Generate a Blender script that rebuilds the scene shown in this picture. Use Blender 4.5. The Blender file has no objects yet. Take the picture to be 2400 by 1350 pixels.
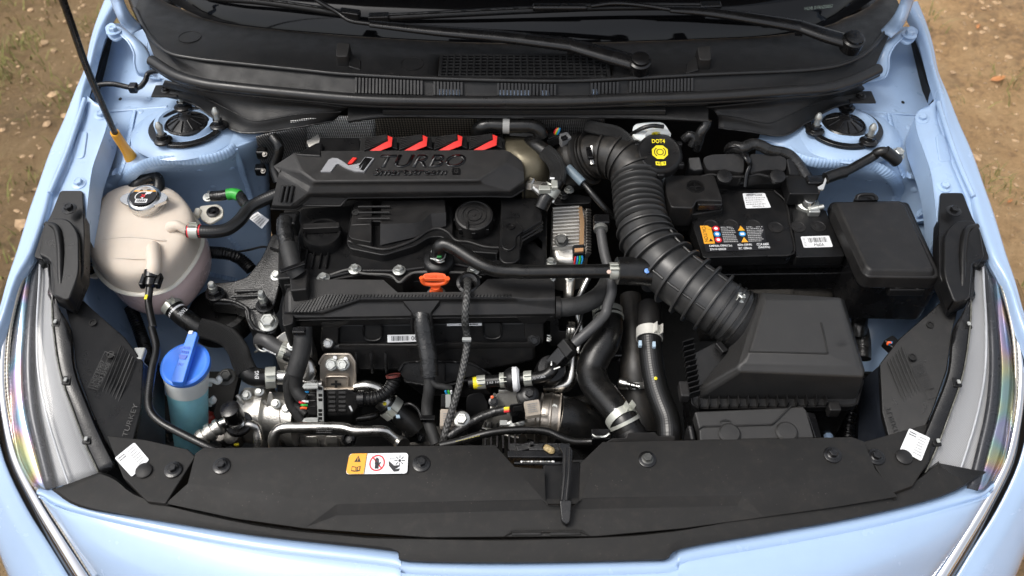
import bpy, bmesh, math, random
from mathutils import Vector, Matrix
from mathutils.bvhtree import BVHTree
R = math.radians
random.seed(7)
SC = bpy.context.scene
COL = SC.collection

# ------------------------------------------------------------------ camera
CAM_Z, PITCH, FPX = 1.99, R(50), 2065.0
cd = bpy.data.cameras.new('camera'); cam = bpy.data.objects.new('camera', cd); COL.objects.link(cam)
cd.sensor_width = 36; cd.lens = 36*FPX/2400; cd.clip_start = .02; cd.clip_end = 400
cam.location = (0, 0, CAM_Z); cam.rotation_euler = (math.pi/2-PITCH, 0, 0)
cd.dof.use_dof = True; cd.dof.focus_distance = 1.50; cd.dof.aperture_fstop = 4.5
SC.camera = cam

# ------------------------------------------------------------------ sky and sun
SUN_EL, SUN_AZ = 62, 258         # azimuth clockwise from +y: the hazy sun stands beside the car, a little to the front
w = bpy.data.worlds.new('World'); SC.world = w; w.use_nodes = True
nt = w.node_tree; nt.nodes.clear()
wo = nt.nodes.new('ShaderNodeOutputWorld'); bg = nt.nodes.new('ShaderNodeBackground')
sky = nt.nodes.new('ShaderNodeTexSky'); sky.sky_type = 'NISHITA'; sky.sun_disc = False
sky.sun_elevation = R(SUN_EL); sky.sun_rotation = R(SUN_AZ); sky.dust_density = 4; sky.air_density = 1.0
hs = nt.nodes.new('ShaderNodeHueSaturation'); hs.inputs['Saturation'].default_value = .30
nt.links.new(sky.outputs[0], hs.inputs['Color']); nt.links.new(hs.outputs[0], bg.inputs[0])
bg.inputs[1].default_value = .15
nt.links.new(bg.outputs[0], wo.inputs[0])
sl = bpy.data.lights.new('sun', 'SUN'); sl.energy = 1.05; sl.angle = R(22); sl.color = (1, .95, .88)
sun = bpy.data.objects.new('sun', sl); COL.objects.link(sun)
_d = Vector((math.sin(R(SUN_AZ))*math.cos(R(SUN_EL)), math.cos(R(SUN_AZ))*math.cos(R(SUN_EL)), math.sin(R(SUN_EL))))
sun.rotation_euler = _d.to_track_quat('Z', 'Y').to_euler(); sun.location = (-4, -1, 6)
vs = SC.view_settings
vs.view_transform = 'Standard'; vs.look = 'None'; vs.gamma = 1; vs.use_curve_mapping = False
vs.exposure = 0.68
SC.cycles.use_denoising = True
SC.cycles.max_bounces = 8; SC.cycles.transparent_max_bounces = 12

# ------------------------------------------------------------------ photograph measurements -> places
CAMP = Vector((0, 0, CAM_Z)); SP, CP = math.sin(PITCH), math.cos(PITCH)
def ray(px, py):
    u = (px-1200)/FPX; v = (675-py)/FPX
    return Vector((u, CP+v*SP, -SP+v*CP))
def W(px, py, z):
    d = ray(px, py)
    return CAMP + d*((z-CAM_Z)/d.z)
ZM = {'A1': (0, 0, 2.813), 'A2': (600, 0, 2.813), 'A3': (1200, 0, 2.813), 'A4': (1750, 0, 2.8125), 'A5': (0, 380, 2.872),
      'A6': (580, 280, 2.7), 'A7': (1180, 280, 2.7), 'A8': (1750, 280, 2.597), 'B1': (0, 750, 2.25), 'B2': (350, 680, 3.375),
      'B3': (700, 720, 3.75), 'B4': (1050, 720, 3.75), 'B5': (1500, 650, 3.14), 'B6': (1900, 750, 2.25), 'B7': (400, 1000, 2.667), 'B8': (1150, 1000, 2.667),
      'P': (0, 0, 1.0)}
def Q(k, *pts, z=None):
    """points measured on a close-up -> 3-D points; each (x, y[, z])"""
    ox, oy, s = ZM[k]
    return [W(ox+p[0]/s, oy+p[1]/s, p[2] if len(p) > 2 else z) for p in pts]
def sc_at(p):
    """metres per photo pixel at a point"""
    return (p-CAMP).dot(Vector((0, CP, -SP)))/FPX
def mpx(px, py): return (2398-px, py+8)
def MQ(pts): return [W(2398-p[0], p[1]+8, p[2]) for p in pts]
BV = {}
def hit(name, px, py):
    """where the line of sight meets a surface already built: point and normal"""
    loc, n, i, d = BV[name].ray_cast(CAMP, ray(px, py).normalized())
    if loc is None: return None, None
    if n.dot(CAMP-loc) < 0: n = -n
    return loc, n

# ------------------------------------------------------------------ materials
MATS = {}
def _new(name):
    m = bpy.data.materials.new(name); m.use_nodes = True
    nt = m.node_tree; nt.nodes.clear()
    o = nt.nodes.new('ShaderNodeOutputMaterial'); b = nt.nodes.new('ShaderNodeBsdfPrincipled')
    nt.links.new(b.outputs[0], o.inputs[0])
    return m, nt, b
def N(nt, t, **kw):
    n = nt.nodes.new(t)
    for k, v in kw.items():
        if k in n.inputs: n.inputs[k].default_value = v
        else: setattr(n, k, v)
    return n
def rgba(c): return (c[0], c[1], c[2], 1)
def mat(name, col, rough=.5, metal=0, grain=0, gscale=900, dust=0, dcol=(.085, .07, .055), coat=0, var=.12, spec=.5, wear=0, rvar=.1, sub=0, trans=0, blob=0, bscale=40, speck=0):
    if name in MATS: return MATS[name]
    m, nt, b = _new(name); L = nt.links.new
    b.inputs['Roughness'].default_value = rough; b.inputs['Metallic'].default_value = metal
    b.inputs['Specular IOR Level'].default_value = spec
    if coat: b.inputs['Coat Weight'].default_value = coat; b.inputs['Coat Roughness'].default_value = .05
    if sub:
        b.inputs['Subsurface Weight'].default_value = sub; b.inputs['Subsurface Radius'].default_value = (.03, .025, .02); b.inputs['Subsurface Scale'].default_value = .5
    if trans: b.inputs['Transmission Weight'].default_value = trans
    tc = N(nt, 'ShaderNodeTexCoord')
    n1 = N(nt, 'ShaderNodeTexNoise', Scale=14.0, Detail=6.0, Roughness=.65); L(tc.outputs['Object'], n1.inputs['Vector'])
    mr = N(nt, 'ShaderNodeMapRange'); mr.inputs[1].default_value = .3; mr.inputs[2].default_value = .7; mr.inputs[3].default_value = 1-var; mr.inputs[4].default_value = 1+var
    L(n1.outputs[0], mr.inputs[0])
    mul = N(nt, 'ShaderNodeMix', data_type='RGBA', blend_type='MULTIPLY'); mul.inputs[0].default_value = 1
    mul.inputs[6].default_value = rgba(col); L(mr.outputs[0], mul.inputs[7])
    out = mul.outputs[2]
    if dust:
        n2 = N(nt, 'ShaderNodeTexNoise', Scale=55.0, Detail=8.0, Roughness=.75); L(tc.outputs['Object'], n2.inputs['Vector'])
        r2 = N(nt, 'ShaderNodeMapRange'); r2.inputs[1].default_value = .50; r2.inputs[2].default_value = .78; r2.inputs[3].default_value = 0; r2.inputs[4].default_value = dust
        L(n2.outputs[0], r2.inputs[0])
        mx = N(nt, 'ShaderNodeMix', data_type='RGBA'); L(r2.outputs[0], mx.inputs[0]); L(out, mx.inputs[6]); mx.inputs[7].default_value = rgba(dcol)
        out = mx.outputs[2]
    if speck:
        v2 = N(nt, 'ShaderNodeTexVoronoi', Scale=160.0); L(tc.outputs['Object'], v2.inputs['Vector'])
        r3 = N(nt, 'ShaderNodeMapRange'); r3.inputs[1].default_value = .05; r3.inputs[2].default_value = .12; r3.inputs[3].default_value = speck; r3.inputs[4].default_value = 0
        L(v2.outputs['Distance'], r3.inputs[0])
        n5 = N(nt, 'ShaderNodeTexNoise', Scale=30.0, Detail=3.0); L(tc.outputs['Object'], n5.inputs['Vector'])
        r5 = N(nt, 'ShaderNodeMapRange'); r5.inputs[1].default_value = .5; r5.inputs[2].default_value = .62; L(n5.outputs[0], r5.inputs[0])
        mm = N(nt, 'ShaderNodeMath', operation='MULTIPLY'); L(r3.outputs[0], mm.inputs[0]); L(r5.outputs[0], mm.inputs[1])
        mx = N(nt, 'ShaderNodeMix', data_type='RGBA'); L(mm.outputs[0], mx.inputs[0]); L(out, mx.inputs[6]); mx.inputs[7].default_value = (.28, .24, .2, 1)
        out = mx.outputs[2]
    L(out, b.inputs['Base Color'])
    rr = N(nt, 'ShaderNodeMapRange'); rr.inputs[1].default_value = .3; rr.inputs[2].default_value = .7; rr.inputs[3].default_value = max(.02, rough-rvar); rr.inputs[4].default_value = min(1, rough+rvar)
    n3 = N(nt, 'ShaderNodeTexNoise', Scale=38.0, Detail=5.0); L(tc.outputs['Object'], n3.inputs['Vector']); L(n3.outputs[0], rr.inputs[0]); L(rr.outputs[0], b.inputs['Roughness'])
    last = None
    if blob:
        n6 = N(nt, 'ShaderNodeTexNoise', Scale=float(bscale), Detail=2.0); L(tc.outputs['Object'], n6.inputs['Vector'])
        b6 = N(nt, 'ShaderNodeBump', Strength=blob, Distance=.01); L(n6.outputs[0], b6.inputs['Height']); last = b6
    if grain:
        n4 = N(nt, 'ShaderNodeTexNoise', Scale=float(gscale), Detail=2.0); L(tc.outputs['Object'], n4.inputs['Vector'])
        bp = N(nt, 'ShaderNodeBump', Strength=grain, Distance=.001); L(n4.outputs[0], bp.inputs['Height'])
        if last: L(last.outputs[0], bp.inputs['Normal'])
        last = bp
    if last: L(last.outputs[0], b.inputs['Normal'])
    MATS[name] = m
    return m
def uv_mat(name, col, rough, kind, strength=.6, col2=None, freq=1.0, metal=0):
    """materials that follow a tube: braid / wrap / stripe, u = cm along, v = cm around"""
    if name in MATS: return MATS[name]
    m, nt, b = _new(name); L = nt.links.new
    b.inputs['Roughness'].default_value = rough; b.inputs['Metallic'].default_value = metal
    uv = N(nt, 'ShaderNodeUVMap'); sp = N(nt, 'ShaderNodeSeparateXYZ'); L(uv.outputs[0], sp.inputs[0])
    def M(op, a, c=None, v=None):
        n = N(nt, 'ShaderNodeMath', operation=op)
        if hasattr(a, 'links'): L(a, n.inputs[0])
        else: n.inputs[0].default_value = a
        if c is not None: L(c, n.inputs[1])
        if v is not None: n.inputs[1].default_value = v
        return n.outputs[0]
    u, v = sp.outputs[0], sp.outputs[1]
    if kind == 'braid':
        f = 14*freq
        a = M('SINE', M('MULTIPLY', M('ADD', u, v), v=f)); c = M('SINE', M('MULTIPLY', M('SUBTRACT', u, v), v=f))
        h = M('MULTIPLY', a, c)
    elif kind == 'knit':
        f = 15*freq
        a = M('SINE', M('MULTIPLY', v, v=f)); c = M('SINE', M('MULTIPLY', M('ADD', u, M('MULTIPLY', v, v=.3)), v=f*.8))
        h = M('MULTIPLY', a, c)
    elif kind == 'wrap':
        n = N(nt, 'ShaderNodeTexNoise', Scale=1.2, Detail=4.0); L(uv.outputs[0], n.inputs['Vector'])
        a = M('FRACT', M('ADD', M('MULTIPLY', u, v=.42*freq), M('ADD', M('MULTIPLY', v, v=.12), M('MULTIPLY', n.outputs[0], v=.5))))
        h = M('ADD', a, M('MULTIPLY', n.outputs[0], v=.6))
    else:
        h = M('SINE', M('MULTIPLY', u, v=12*freq))
    mx = N(nt, 'ShaderNodeMix', data_type='RGBA'); mx.inputs[6].default_value = rgba(col); mx.inputs[7].default_value = rgba(col2 or tuple(min(1, c*1.9) for c in col))
    r = N(nt, 'ShaderNodeMapRange'); r.inputs[1].default_value = -1 if kind != 'wrap' else 0; L(h, r.inputs[0]); L(r.outputs[0], mx.inputs[0]); L(mx.outputs[2], b.inputs['Base Color'])
    bp = N(nt, 'ShaderNodeBump', Strength=strength, Distance=.0012); L(h, bp.inputs['Height']); L(bp.outputs[0], b.inputs['Normal'])
    MATS[name] = m
    return m

PL = mat('black_plastic', (.007, .007, .0074), .35, grain=.25, gscale=1500, dust=.10, var=.2, rvar=.1, spec=.34, speck=.12)
PLM = mat('black_plastic_matt', (.0125, .012, .012), .43, grain=.25, gscale=1600, dust=.14, var=.15, rvar=.1, spec=.36, speck=.12)
PLT = mat('charcoal_trim', (.0165, .016, .0155), .56, grain=.35, gscale=1400, dust=.14, var=.08, rvar=.035, speck=.3, spec=.22)
PLG = mat('black_plastic_gloss', (.006, .006, .0065), .26, grain=.15, gscale=500, dust=.08, speck=.25)
PLD = mat('black_deep', (.005, .005, .005), .7, dust=.06)
COWL = mat('cowl_plastic', (.010, .010, .0104), .43, grain=.4, gscale=1100, dust=.12, rvar=.1, spec=.34)
RUB = mat('black_rubber', (.006, .006, .006), .31, dust=.15, grain=.2, gscale=700, rvar=.1)
RUBD = mat('dusty_rubber', (.016, .015, .014), .44, dust=.45, dcol=(.085, .068, .05), rvar=.12)
SEAL = mat('seal_rubber', (.012, .012, .0124), .36, dust=.1)
BLUE = mat('pale_blue_paint', (.345, .475, .675), .24, coat=.9, var=.03, rvar=.04, grain=.06, gscale=260, dust=.05, dcol=(.42, .50, .60))
BLUEF = mat('pale_blue_bay_paint', (.355, .485, .675), .34, coat=.25, var=.05, rvar=.08, grain=.1, gscale=240, dust=.14, dcol=(.36, .42, .50), blob=.12, bscale=16)
SEALER = uv_mat('blue_sealer', (.345, .49, .71), .5, 'stripe', .35, (.38, .525, .735), freq=.8)
STEEL = mat('bright_steel', (.62, .61, .58), .28, 1, dust=.2, dcol=(.3, .27, .22), var=.1)
ZINC = mat('zinc_bolt', (.56, .57, .54), .40, .85, dust=.25, dcol=(.2, .18, .15))
CLAMP = mat('clamp_metal', (.50, .51, .46), .45, .55, dust=.2)
ALU = mat('cast_alloy', (.70, .68, .63), .40, .9, grain=.6, gscale=420, dust=.2, dcol=(.16, .14, .11), var=.2)
ALUD = mat('dark_casting', (.27, .255, .235), .5, .8, grain=.7, gscale=300, dust=.3, dcol=(.05, .045, .04), var=.3)
PIPE = mat('alloy_pipe', (.66, .64, .60), .30, 1, dust=.15, dcol=(.3, .28, .24), var=.12, grain=.1, gscale=300)
IRON = mat('black_cast_iron', (.007, .007, .007), .34, grain=1.0, gscale=420, dust=.2, speck=.5, spec=.6)
OLIVE = mat('olive_shield', (.135, .118, .080), .45, .55, dust=.3, dcol=(.06, .05, .035), var=.2, blob=.2, bscale=30)
BRKT = mat('beige_bracket', (.52, .46, .39), .40, .75, dust=.15, var=.1)
TANK = mat('milky_tank', (.60, .525, .445), .56, sub=.4, spec=.25, var=.07, dust=.06, dcol=(.6, .47, .38), blob=.10, bscale=12)
TANKL = mat('tank_flange', (.70, .66, .57), .42, sub=.25, var=.05)
TANKLOW = mat('tank_pink_fluid', (.64, .49, .47), .32, sub=.3, var=.06, coat=.3)
BCAP = mat('washer_cap_blue', (.055, .215, .80), .42, var=.05, dust=.05, dcol=(.3, .4, .7))
BFLUID = mat('washer_fluid', (.30, .66, .76), .35, sub=.6, var=.15)
WHITEP = mat('translucent_white', (.72, .75, .74), .4, sub=.3, var=.04)
REDP = mat('red_plastic', (.80, .030, .022), .45, var=.04, grain=.2)
ORANGE = mat('orange_plastic', (.88, .12, .025), .42, sub=.1, var=.04)
YELLOW = mat('yellow_plastic', (.84, .40, .03), .45, var=.06, grain=.1)
GREEN = mat('green_tape', (.04, .38, .05), .4, var=.1)
WHITE = mat('white_label', (.78, .79, .80), .4, var=.03)
AMBER = mat('amber_label', (.80, .36, .03), .4, var=.03)
YPRINT = mat('yellow_print', (.80, .66, .02), .45, var=.03)
BLK = mat('black_print', (.010, .010, .012), .45, var=.0)
REDPR = mat('red_print', (.62, .02, .03), .45, var=.0)
BLUPR = mat('blue_print', (.02, .24, .55), .45, var=.0)
GREYPR = mat('grey_print', (.34, .34, .34), .5, var=.0)
DGREY = mat('moulded_mark', (.013, .013, .013), .6, var=.0)
GREYP = mat('grey_lever', (.33, .34, .33), .5, var=.06, dust=.1)
CHROME = mat('chrome', (.80, .80, .82), .08, 1, var=.02, rvar=.02)
COPPER = mat('copper_lug', (.55, .22, .09), .4, .9, var=.2)
BRAID = uv_mat('braided_sleeve', (.006, .006, .006), .36, 'braid', 1.0, (.040, .040, .040))
KNIT = uv_mat('knitted_sleeve', (.008, .008, .008), .42, 'knit', .45, (.07, .07, .068), freq=.6)
WRAP = uv_mat('taped_loom', (.007, .007, .007), .27, 'wrap', 1.0, (.018, .018, .018))
FABT = uv_mat('cloth_tape', (.011, .011, .011), .62, 'wrap', .6, (.019, .019, .019), freq=.6)
TEXH = uv_mat('textured_hose', (.008, .008, .008), .33, 'braid', .10, (.008, .008, .008), freq=.5)
RIB = uv_mat('carbon_ribs', (.012, .012, .012), .4, 'stripe', .9, (.050, .050, .050))
FOAM = mat('insulation_felt', (.030, .027, .023), .8, grain=1, gscale=300, dust=.2, blob=.4)
ECV = mat('engine_cover_plastic', (.0165, .016, .016), .46, grain=.3, gscale=1500, dust=.12, var=.15, rvar=.1, spec=.36, speck=.1)
WSCREEN = mat('windscreen_band', (.003, .003, .0035), .07, var=0, rvar=.02, spec=.4)

# ------------------------------------------------------------------ mesh helpers
def thing(name, label, cat, loc=(0, 0, 0), group=None):
    o = bpy.data.objects.new(name, None); COL.objects.link(o); o.location = loc; o.empty_display_size = .02
    o['label'] = label; o['category'] = cat
    if group: o['group'] = group
    return o
def _org(parent):
    v = Vector((0, 0, 0)); p = parent
    while p is not None:
        v += p.location; p = p.parent
    return v
def link(name, me, m, parent=None, bevel=0, seg=2, smooth=True, angle=35, label=None):
    o = bpy.data.objects.new(name, me); COL.objects.link(o)
    if m is not None and not me.materials: me.materials.append(m)
    if parent is not None:
        o.parent = parent
        off = _org(parent)
        if off.length > 0: me.transform(Matrix.Translation(-off))
    if smooth:
        for p in me.polygons: p.use_smooth = True
        try: me.set_sharp_from_angle(angle=R(angle))
        except Exception: pass
    if bevel:
        b = o.modifiers.new('bevel', 'BEVEL'); b.width = bevel; b.segments = seg; b.limit_method = 'ANGLE'; b.angle_limit = R(28)
        b.harden_normals = True; b.use_clamp_overlap = True
    if label: o['label'] = label
    return o
def tag(o, label, cat, group=None):
    o['label'] = label; o['category'] = cat
    if group: o['group'] = group
    return o
def pm(name, verts, faces, m, parent=None, **kw):
    me = bpy.data.meshes.new(name); me.from_pydata([tuple(v) for v in verts], [], faces)
    bm = bmesh.new(); bm.from_mesh(me); bmesh.ops.recalc_face_normals(bm, faces=bm.faces); bm.to_mesh(me); bm.free()
    return link(name, me, m, parent, **kw)
def fillet(pts, r, n=4):
    """round the corners of a closed 3-D polygon; r one radius or one for each corner"""
    out = []; k = len(pts)
    for i, p in enumerate(pts):
        a, c = pts[i-1], pts[(i+1) % k]
        ri = r[i] if isinstance(r, (list, tuple)) else r
        da, dc = (a-p), (c-p)
        if ri <= 0 or da.length < 1e-6 or dc.length < 1e-6: out.append(p); continue
        ra = min(ri, da.length*.45, dc.length*.45)
        A = p+da.normalized()*ra; C = p+dc.normalized()*ra
        for j in range(n+1):
            t = j/n
            out.append(A*(1-t)**2 + p*2*t*(1-t) + C*t*t)
    return out
def prism(name, top, zb, m, parent=None, bevel=.002, r=0, flare=0, seg=2, zrel=None, dirv=None, **kw):
    """solid whose upper outline is TOP (3-D points); sides fall to height zb (or by zrel) and may flare outwards"""
    top = [Vector(p) for p in top]
    if r: top = fillet(top, r)
    c = sum(top, Vector())/len(top); n = len(top)
    bot = []
    for p in top:
        q = Vector((p.x, p.y, zb if zrel is None else p.z-zrel))
        if dirv is not None: q = p+dirv
        if flare:
            d = Vector((p.x-c.x, p.y-c.y, 0))
            if d.length > 1e-6: q += d.normalized()*flare
        bot.append(q)
    faces = [list(range(n)), [n+i for i in range(n)][::-1]] + [[i, n+i, n+(i+1) % n, (i+1) % n] for i in range(n)]
    return pm(name, top+bot, faces, m, parent, bevel=bevel, seg=seg, **kw)
def cr(pts, n):
    """Catmull-Rom through pts, n steps per span"""
    P = [Vector(p) for p in pts]
    if len(P) < 3: return [P[0].lerp(P[-1], i/n) for i in range(n+1)]
    E = [P[0]*2-P[1]]+P+[P[-1]*2-P[-2]]
    out = []
    for i in range(1, len(E)-2):
        a, b, c, d = E[i-1:i+3]
        for j in range(n):
            t = j/n
            out.append(.5*((2*b)+(c-a)*t+(2*a-5*b+4*c-d)*t*t+(3*b-a-3*c+d)*t**3))
    out.append(P[-1]); return out
def resample(path, step):
    L = [0]
    for i in range(1, len(path)): L.append(L[-1]+(path[i]-path[i-1]).length)
    tot = L[-1]; n = max(2, int(round(tot/step))); out = []; j = 0
    for i in range(n+1):
        s = tot*i/n
        while j < len(L)-2 and L[j+1] < s: j += 1
        t = (s-L[j])/max(1e-9, L[j+1]-L[j]); out.append(path[j].lerp(path[j+1], min(1, t)))
    return out, tot
def frames(path):
    T = []
    for i in range(len(path)):
        a = path[max(0, i-1)]; b = path[min(len(path)-1, i+1)]; T.append((b-a).normalized())
    up = Vector((0, 0, 1)) if abs(T[0].z) < .9 else Vector((0, 1, 0))
    n = (up-T[0]*up.dot(T[0])).normalized(); F = []
    for t in T:
        n = (n-t*n.dot(t)).normalized(); F.append((t, n, t.cross(n)))
    return F
def tube(name, pts, r, m, parent=None, seg=16, step=None, prof=None, smoothpath=True, cap=True, flat=1.0, angle=60, **kw):
    """swept hose: r a number or a list (one for each point); prof(s) multiplies the radius at s metres"""
    pts = [Vector(p) for p in pts]
    path = cr(pts, 12) if smoothpath else pts
    rmean = r if not isinstance(r, (list, tuple)) else sum(r)/len(r)
    if step is None: step = max(.0025, rmean*.45)
    path, tot = resample(path, step)
    F = frames(path); n = len(path); verts = []; uvs = []
    for i, p in enumerate(path):
        s = tot*i/(n-1)
        if isinstance(r, (list, tuple)):
            t = s/tot*(len(r)-1); k = min(len(r)-2, int(t)); rr = r[k]*(1-(t-k))+r[k+1]*(t-k)
        else: rr = r
        if prof: rr *= prof(s)
        _, a, b = F[i]
        for j in range(seg):
            g = 2*math.pi*j/seg
            verts.append(p+a*math.cos(g)*rr*flat+b*math.sin(g)*rr)
    faces = []; fuv = []
    circ = 2*math.pi*rmean*100
    for i in range(n-1):
        for j in range(seg):
            k = (j+1) % seg
            faces.append((i*seg+j, i*seg+k, (i+1)*seg+k, (i+1)*seg+j))
            u0, u1 = tot*i/(n-1)*100, tot*(i+1)/(n-1)*100; v0, v1 = circ*j/seg, circ*(j+1)/seg
            fuv += [(u0, v0), (u0, v1), (u1, v1), (u1, v0)]
    if cap:
        faces.append(tuple(range(seg))[::-1]); fuv += [(0, 0)]*seg
        faces.append(tuple((n-1)*seg+j for j in range(seg))); fuv += [(0, 0)]*seg
    me = bpy.data.meshes.new(name); me.from_pydata([tuple(v) for v in verts], [], faces)
    ul = me.uv_layers.new(name='UVMap')
    for i, c in enumerate(fuv): ul.data[i].uv = c
    return link(name, me, m, parent, angle=angle, **kw)
def rings(pitch, depth, sharp=1.0):
    def f(s):
        c = .5+.5*math.cos(2*math.pi*s/pitch)
        return 1-depth*(1-c**sharp)
    return f
def basis(axis):
    t = Vector(axis).normalized(); up = Vector((0, 1, 0)) if abs(t.y) < .9 else Vector((1, 0, 0))
    a = (up-t*up.dot(t)).normalized(); return t, a, t.cross(a)
def lathe(name, c, axis, prof, m, parent=None, seg=32, sect=None, angle=40, **kw):
    """turned solid: prof = [(radius, height along axis)...]"""
    c = Vector(c); t, a, b = basis(axis); verts = []; faces = []
    k = len(prof)
    for j in range(seg):
        g = 2*math.pi*j/seg; d = a*math.cos(g)+b*math.sin(g)
        for r, h in prof: verts.append(c+d*r+t*h)
    for j in range(seg):
        q = (j+1) % seg
        for i in range(k-1): faces.append((j*k+i, q*k+i, q*k+i+1, j*k+i+1))
    faces.append(tuple(j*k for j in range(seg))[::-1]); faces.append(tuple(j*k+k-1 for j in range(seg)))
    return pm(name, verts, faces, m, parent, angle=angle, **kw)
def loft(name, rows, m, parent=None, nu=6, nv=6, thick=0, reg=False, smooth=True, angle=50, **kw):
    """sheet through rows of 3-D points (all rows the same length)"""
    R1 = [cr(r, nu) for r in rows]; k = len(R1[0])
    cols = [cr([r[i] for r in R1], nv) for i in range(k)]
    n = len(cols[0]); verts = [cols[i][j] for j in range(n) for i in range(k)]
    faces = [(j*k+i, j*k+i+1, (j+1)*k+i+1, (j+1)*k+i) for j in range(n-1) for i in range(k-1)]
    if reg: BV[reg if isinstance(reg, str) else name] = BVHTree.FromPolygons(verts, faces)
    me = bpy.data.meshes.new(name); me.from_pydata([tuple(v) for v in verts], [], faces)
    bm = bmesh.new(); bm.from_mesh(me); bmesh.ops.recalc_face_normals(bm, faces=bm.faces)
    s = sum((f.normal.dot(CAMP-f.calc_center_median()) for f in bm.faces))
    if s < 0: bmesh.ops.reverse_faces(bm, faces=bm.faces)
    ul = bm.loops.layers.uv.new('UVMap')
    for f in bm.faces:
        for l in f.loops: i = l.vert.index; l[ul].uv = (i % k, i//k)
    bm.to_mesh(me); bm.free()
    o = link(name, me, m, parent, smooth=smooth, angle=angle, **kw)
    if thick:
        s = o.modifiers.new('thick', 'SOLIDIFY'); s.thickness = thick; s.offset = -1
    return o
def box(name, c, size, m, parent=None, ax=None, bevel=.0015, **kw):
    """box of size (x, y, z) with its centre c; ax = three directions"""
    c = Vector(c); X, Y, Z = ax if ax else (Vector((1, 0, 0)), Vector((0, 1, 0)), Vector((0, 0, 1)))
    v = [c+X*(sx*size[0]/2)+Y*(sy*size[1]/2)+Z*(sz*size[2]/2) for sz in (-1, 1) for sy in (-1, 1) for sx in (-1, 1)]
    f = [(0, 2, 3, 1), (4, 5, 7, 6), (0, 1, 5, 4), (2, 6, 7, 3), (0, 4, 6, 2), (1, 3, 7, 5)]
    return pm(name, v, f, m, parent, bevel=bevel, **kw)
def axes(xdir, up=(0, 0, 1)):
    X = Vector(xdir).normalized(); U = Vector(up); Y = U.cross(X).normalized(); return X, Y, X.cross(Y).normalized()
UP = Vector((0, 0, 1))
def bolt(c, r, m, parent, axis=(0, 0, 1), h=None, flange=1.5, name='bolt', washer=None, stud=0, flm=None):
    """flanged hexagon bolt or nut, one mesh; stud = length of thread above it"""
    c = Vector(c); t, a, b = basis(axis); h = h or r*1.1; bm = bmesh.new()
    def ring(rad, z, n, ph=0): return [bm.verts.new(c+(a*math.cos(2*math.pi*i/n+ph)+b*math.sin(2*math.pi*i/n+ph))*rad+t*z) for i in range(n)]
    def side(A, B):
        n = len(A)
        for i in range(n): bm.faces.new((A[i], A[(i+1) % n], B[(i+1) % n], B[i]))
    A = ring(r*flange, 0, 20); B = ring(r*flange, r*.18, 20); C = ring(r*1.1, r*.35, 20)
    side(A, B); side(B, C); bm.faces.new(C); bm.faces.new(A[::-1])
    ph = random.random()
    D = ring(r, r*.3, 6, ph); E = ring(r, h, 6, ph); F = ring(r*.86, h+r*.12, 6, ph)
    side(D, E); side(E, F)
    G = ring(r*.6, h+r*.12, 6, ph); H = ring(r*.52, h+r*.02, 6, ph); side(F, G); side(G, H); bm.faces.new(H)
    if stud:
        s = r*.55
        A = ring(s, h, 12); B = ring(s, h+stud*.75, 12); C = ring(s*.62, h+stud*.82, 12); D = ring(s*.5, h+stud, 12)
        side(A, B); side(B, C); side(C, D); bm.faces.new(D)
    me = bpy.data.meshes.new(name); bm.to_mesh(me); bm.free()
    return link(name, me, m, parent, angle=30)
def clamp(p, d, r, parent=None, m=None, wdt=.010, ear=1, up=None, name='hose_clamp'):
    """spring band round a hose at p, running along d, with two raised ears"""
    m = m or CLAMP; t = Vector(d).normalized(); u = Vector(up) if up else UP
    a = (u-t*u.dot(t)).normalized(); b = t.cross(a); bm = bmesh.new(); n = 28
    p = Vector(p)
    def pt(g, rr, s): return p+(a*math.cos(g)+b*math.sin(g))*rr+t*s
    V = [[bm.verts.new(pt(2*math.pi*i/n, rr, s)) for i in range(n)] for rr, s in ((r*1.02, -wdt/2), (r*1.10, -wdt/2), (r*1.10, wdt/2), (r*1.02, wdt/2))]
    for k in range(4):
        for i in range(n): bm.faces.new((V[k][i], V[k][(i+1) % n], V[(k+1) % 4][(i+1) % n], V[(k+1) % 4][i]))
    for sgn in ((-1, 1) if ear else ()):
        c0 = p+a*r*1.1+b*sgn*r*.22; e = [c0+b*sgn*.001*q+t*s*wdt/2*.9+a*hh for q in (0, 1) for s in (-1, 1) for hh in (-.001, max(.005, r*.45))]
        vv = [bm.verts.new(x+b*(sgn*.0006)) for x in e]
        for f in ((0, 1, 3, 2), (4, 6, 7, 5), (0, 4, 5, 1), (2, 3, 7, 6), (1, 5, 7, 3), (0, 2, 6, 4)): bm.faces.new([vv[i] for i in f])
    bmesh.ops.recalc_face_normals(bm, faces=bm.faces)
    me = bpy.data.meshes.new(name); bm.to_mesh(me); bm.free()
    return link(name, me, m, parent, angle=35)
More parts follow.
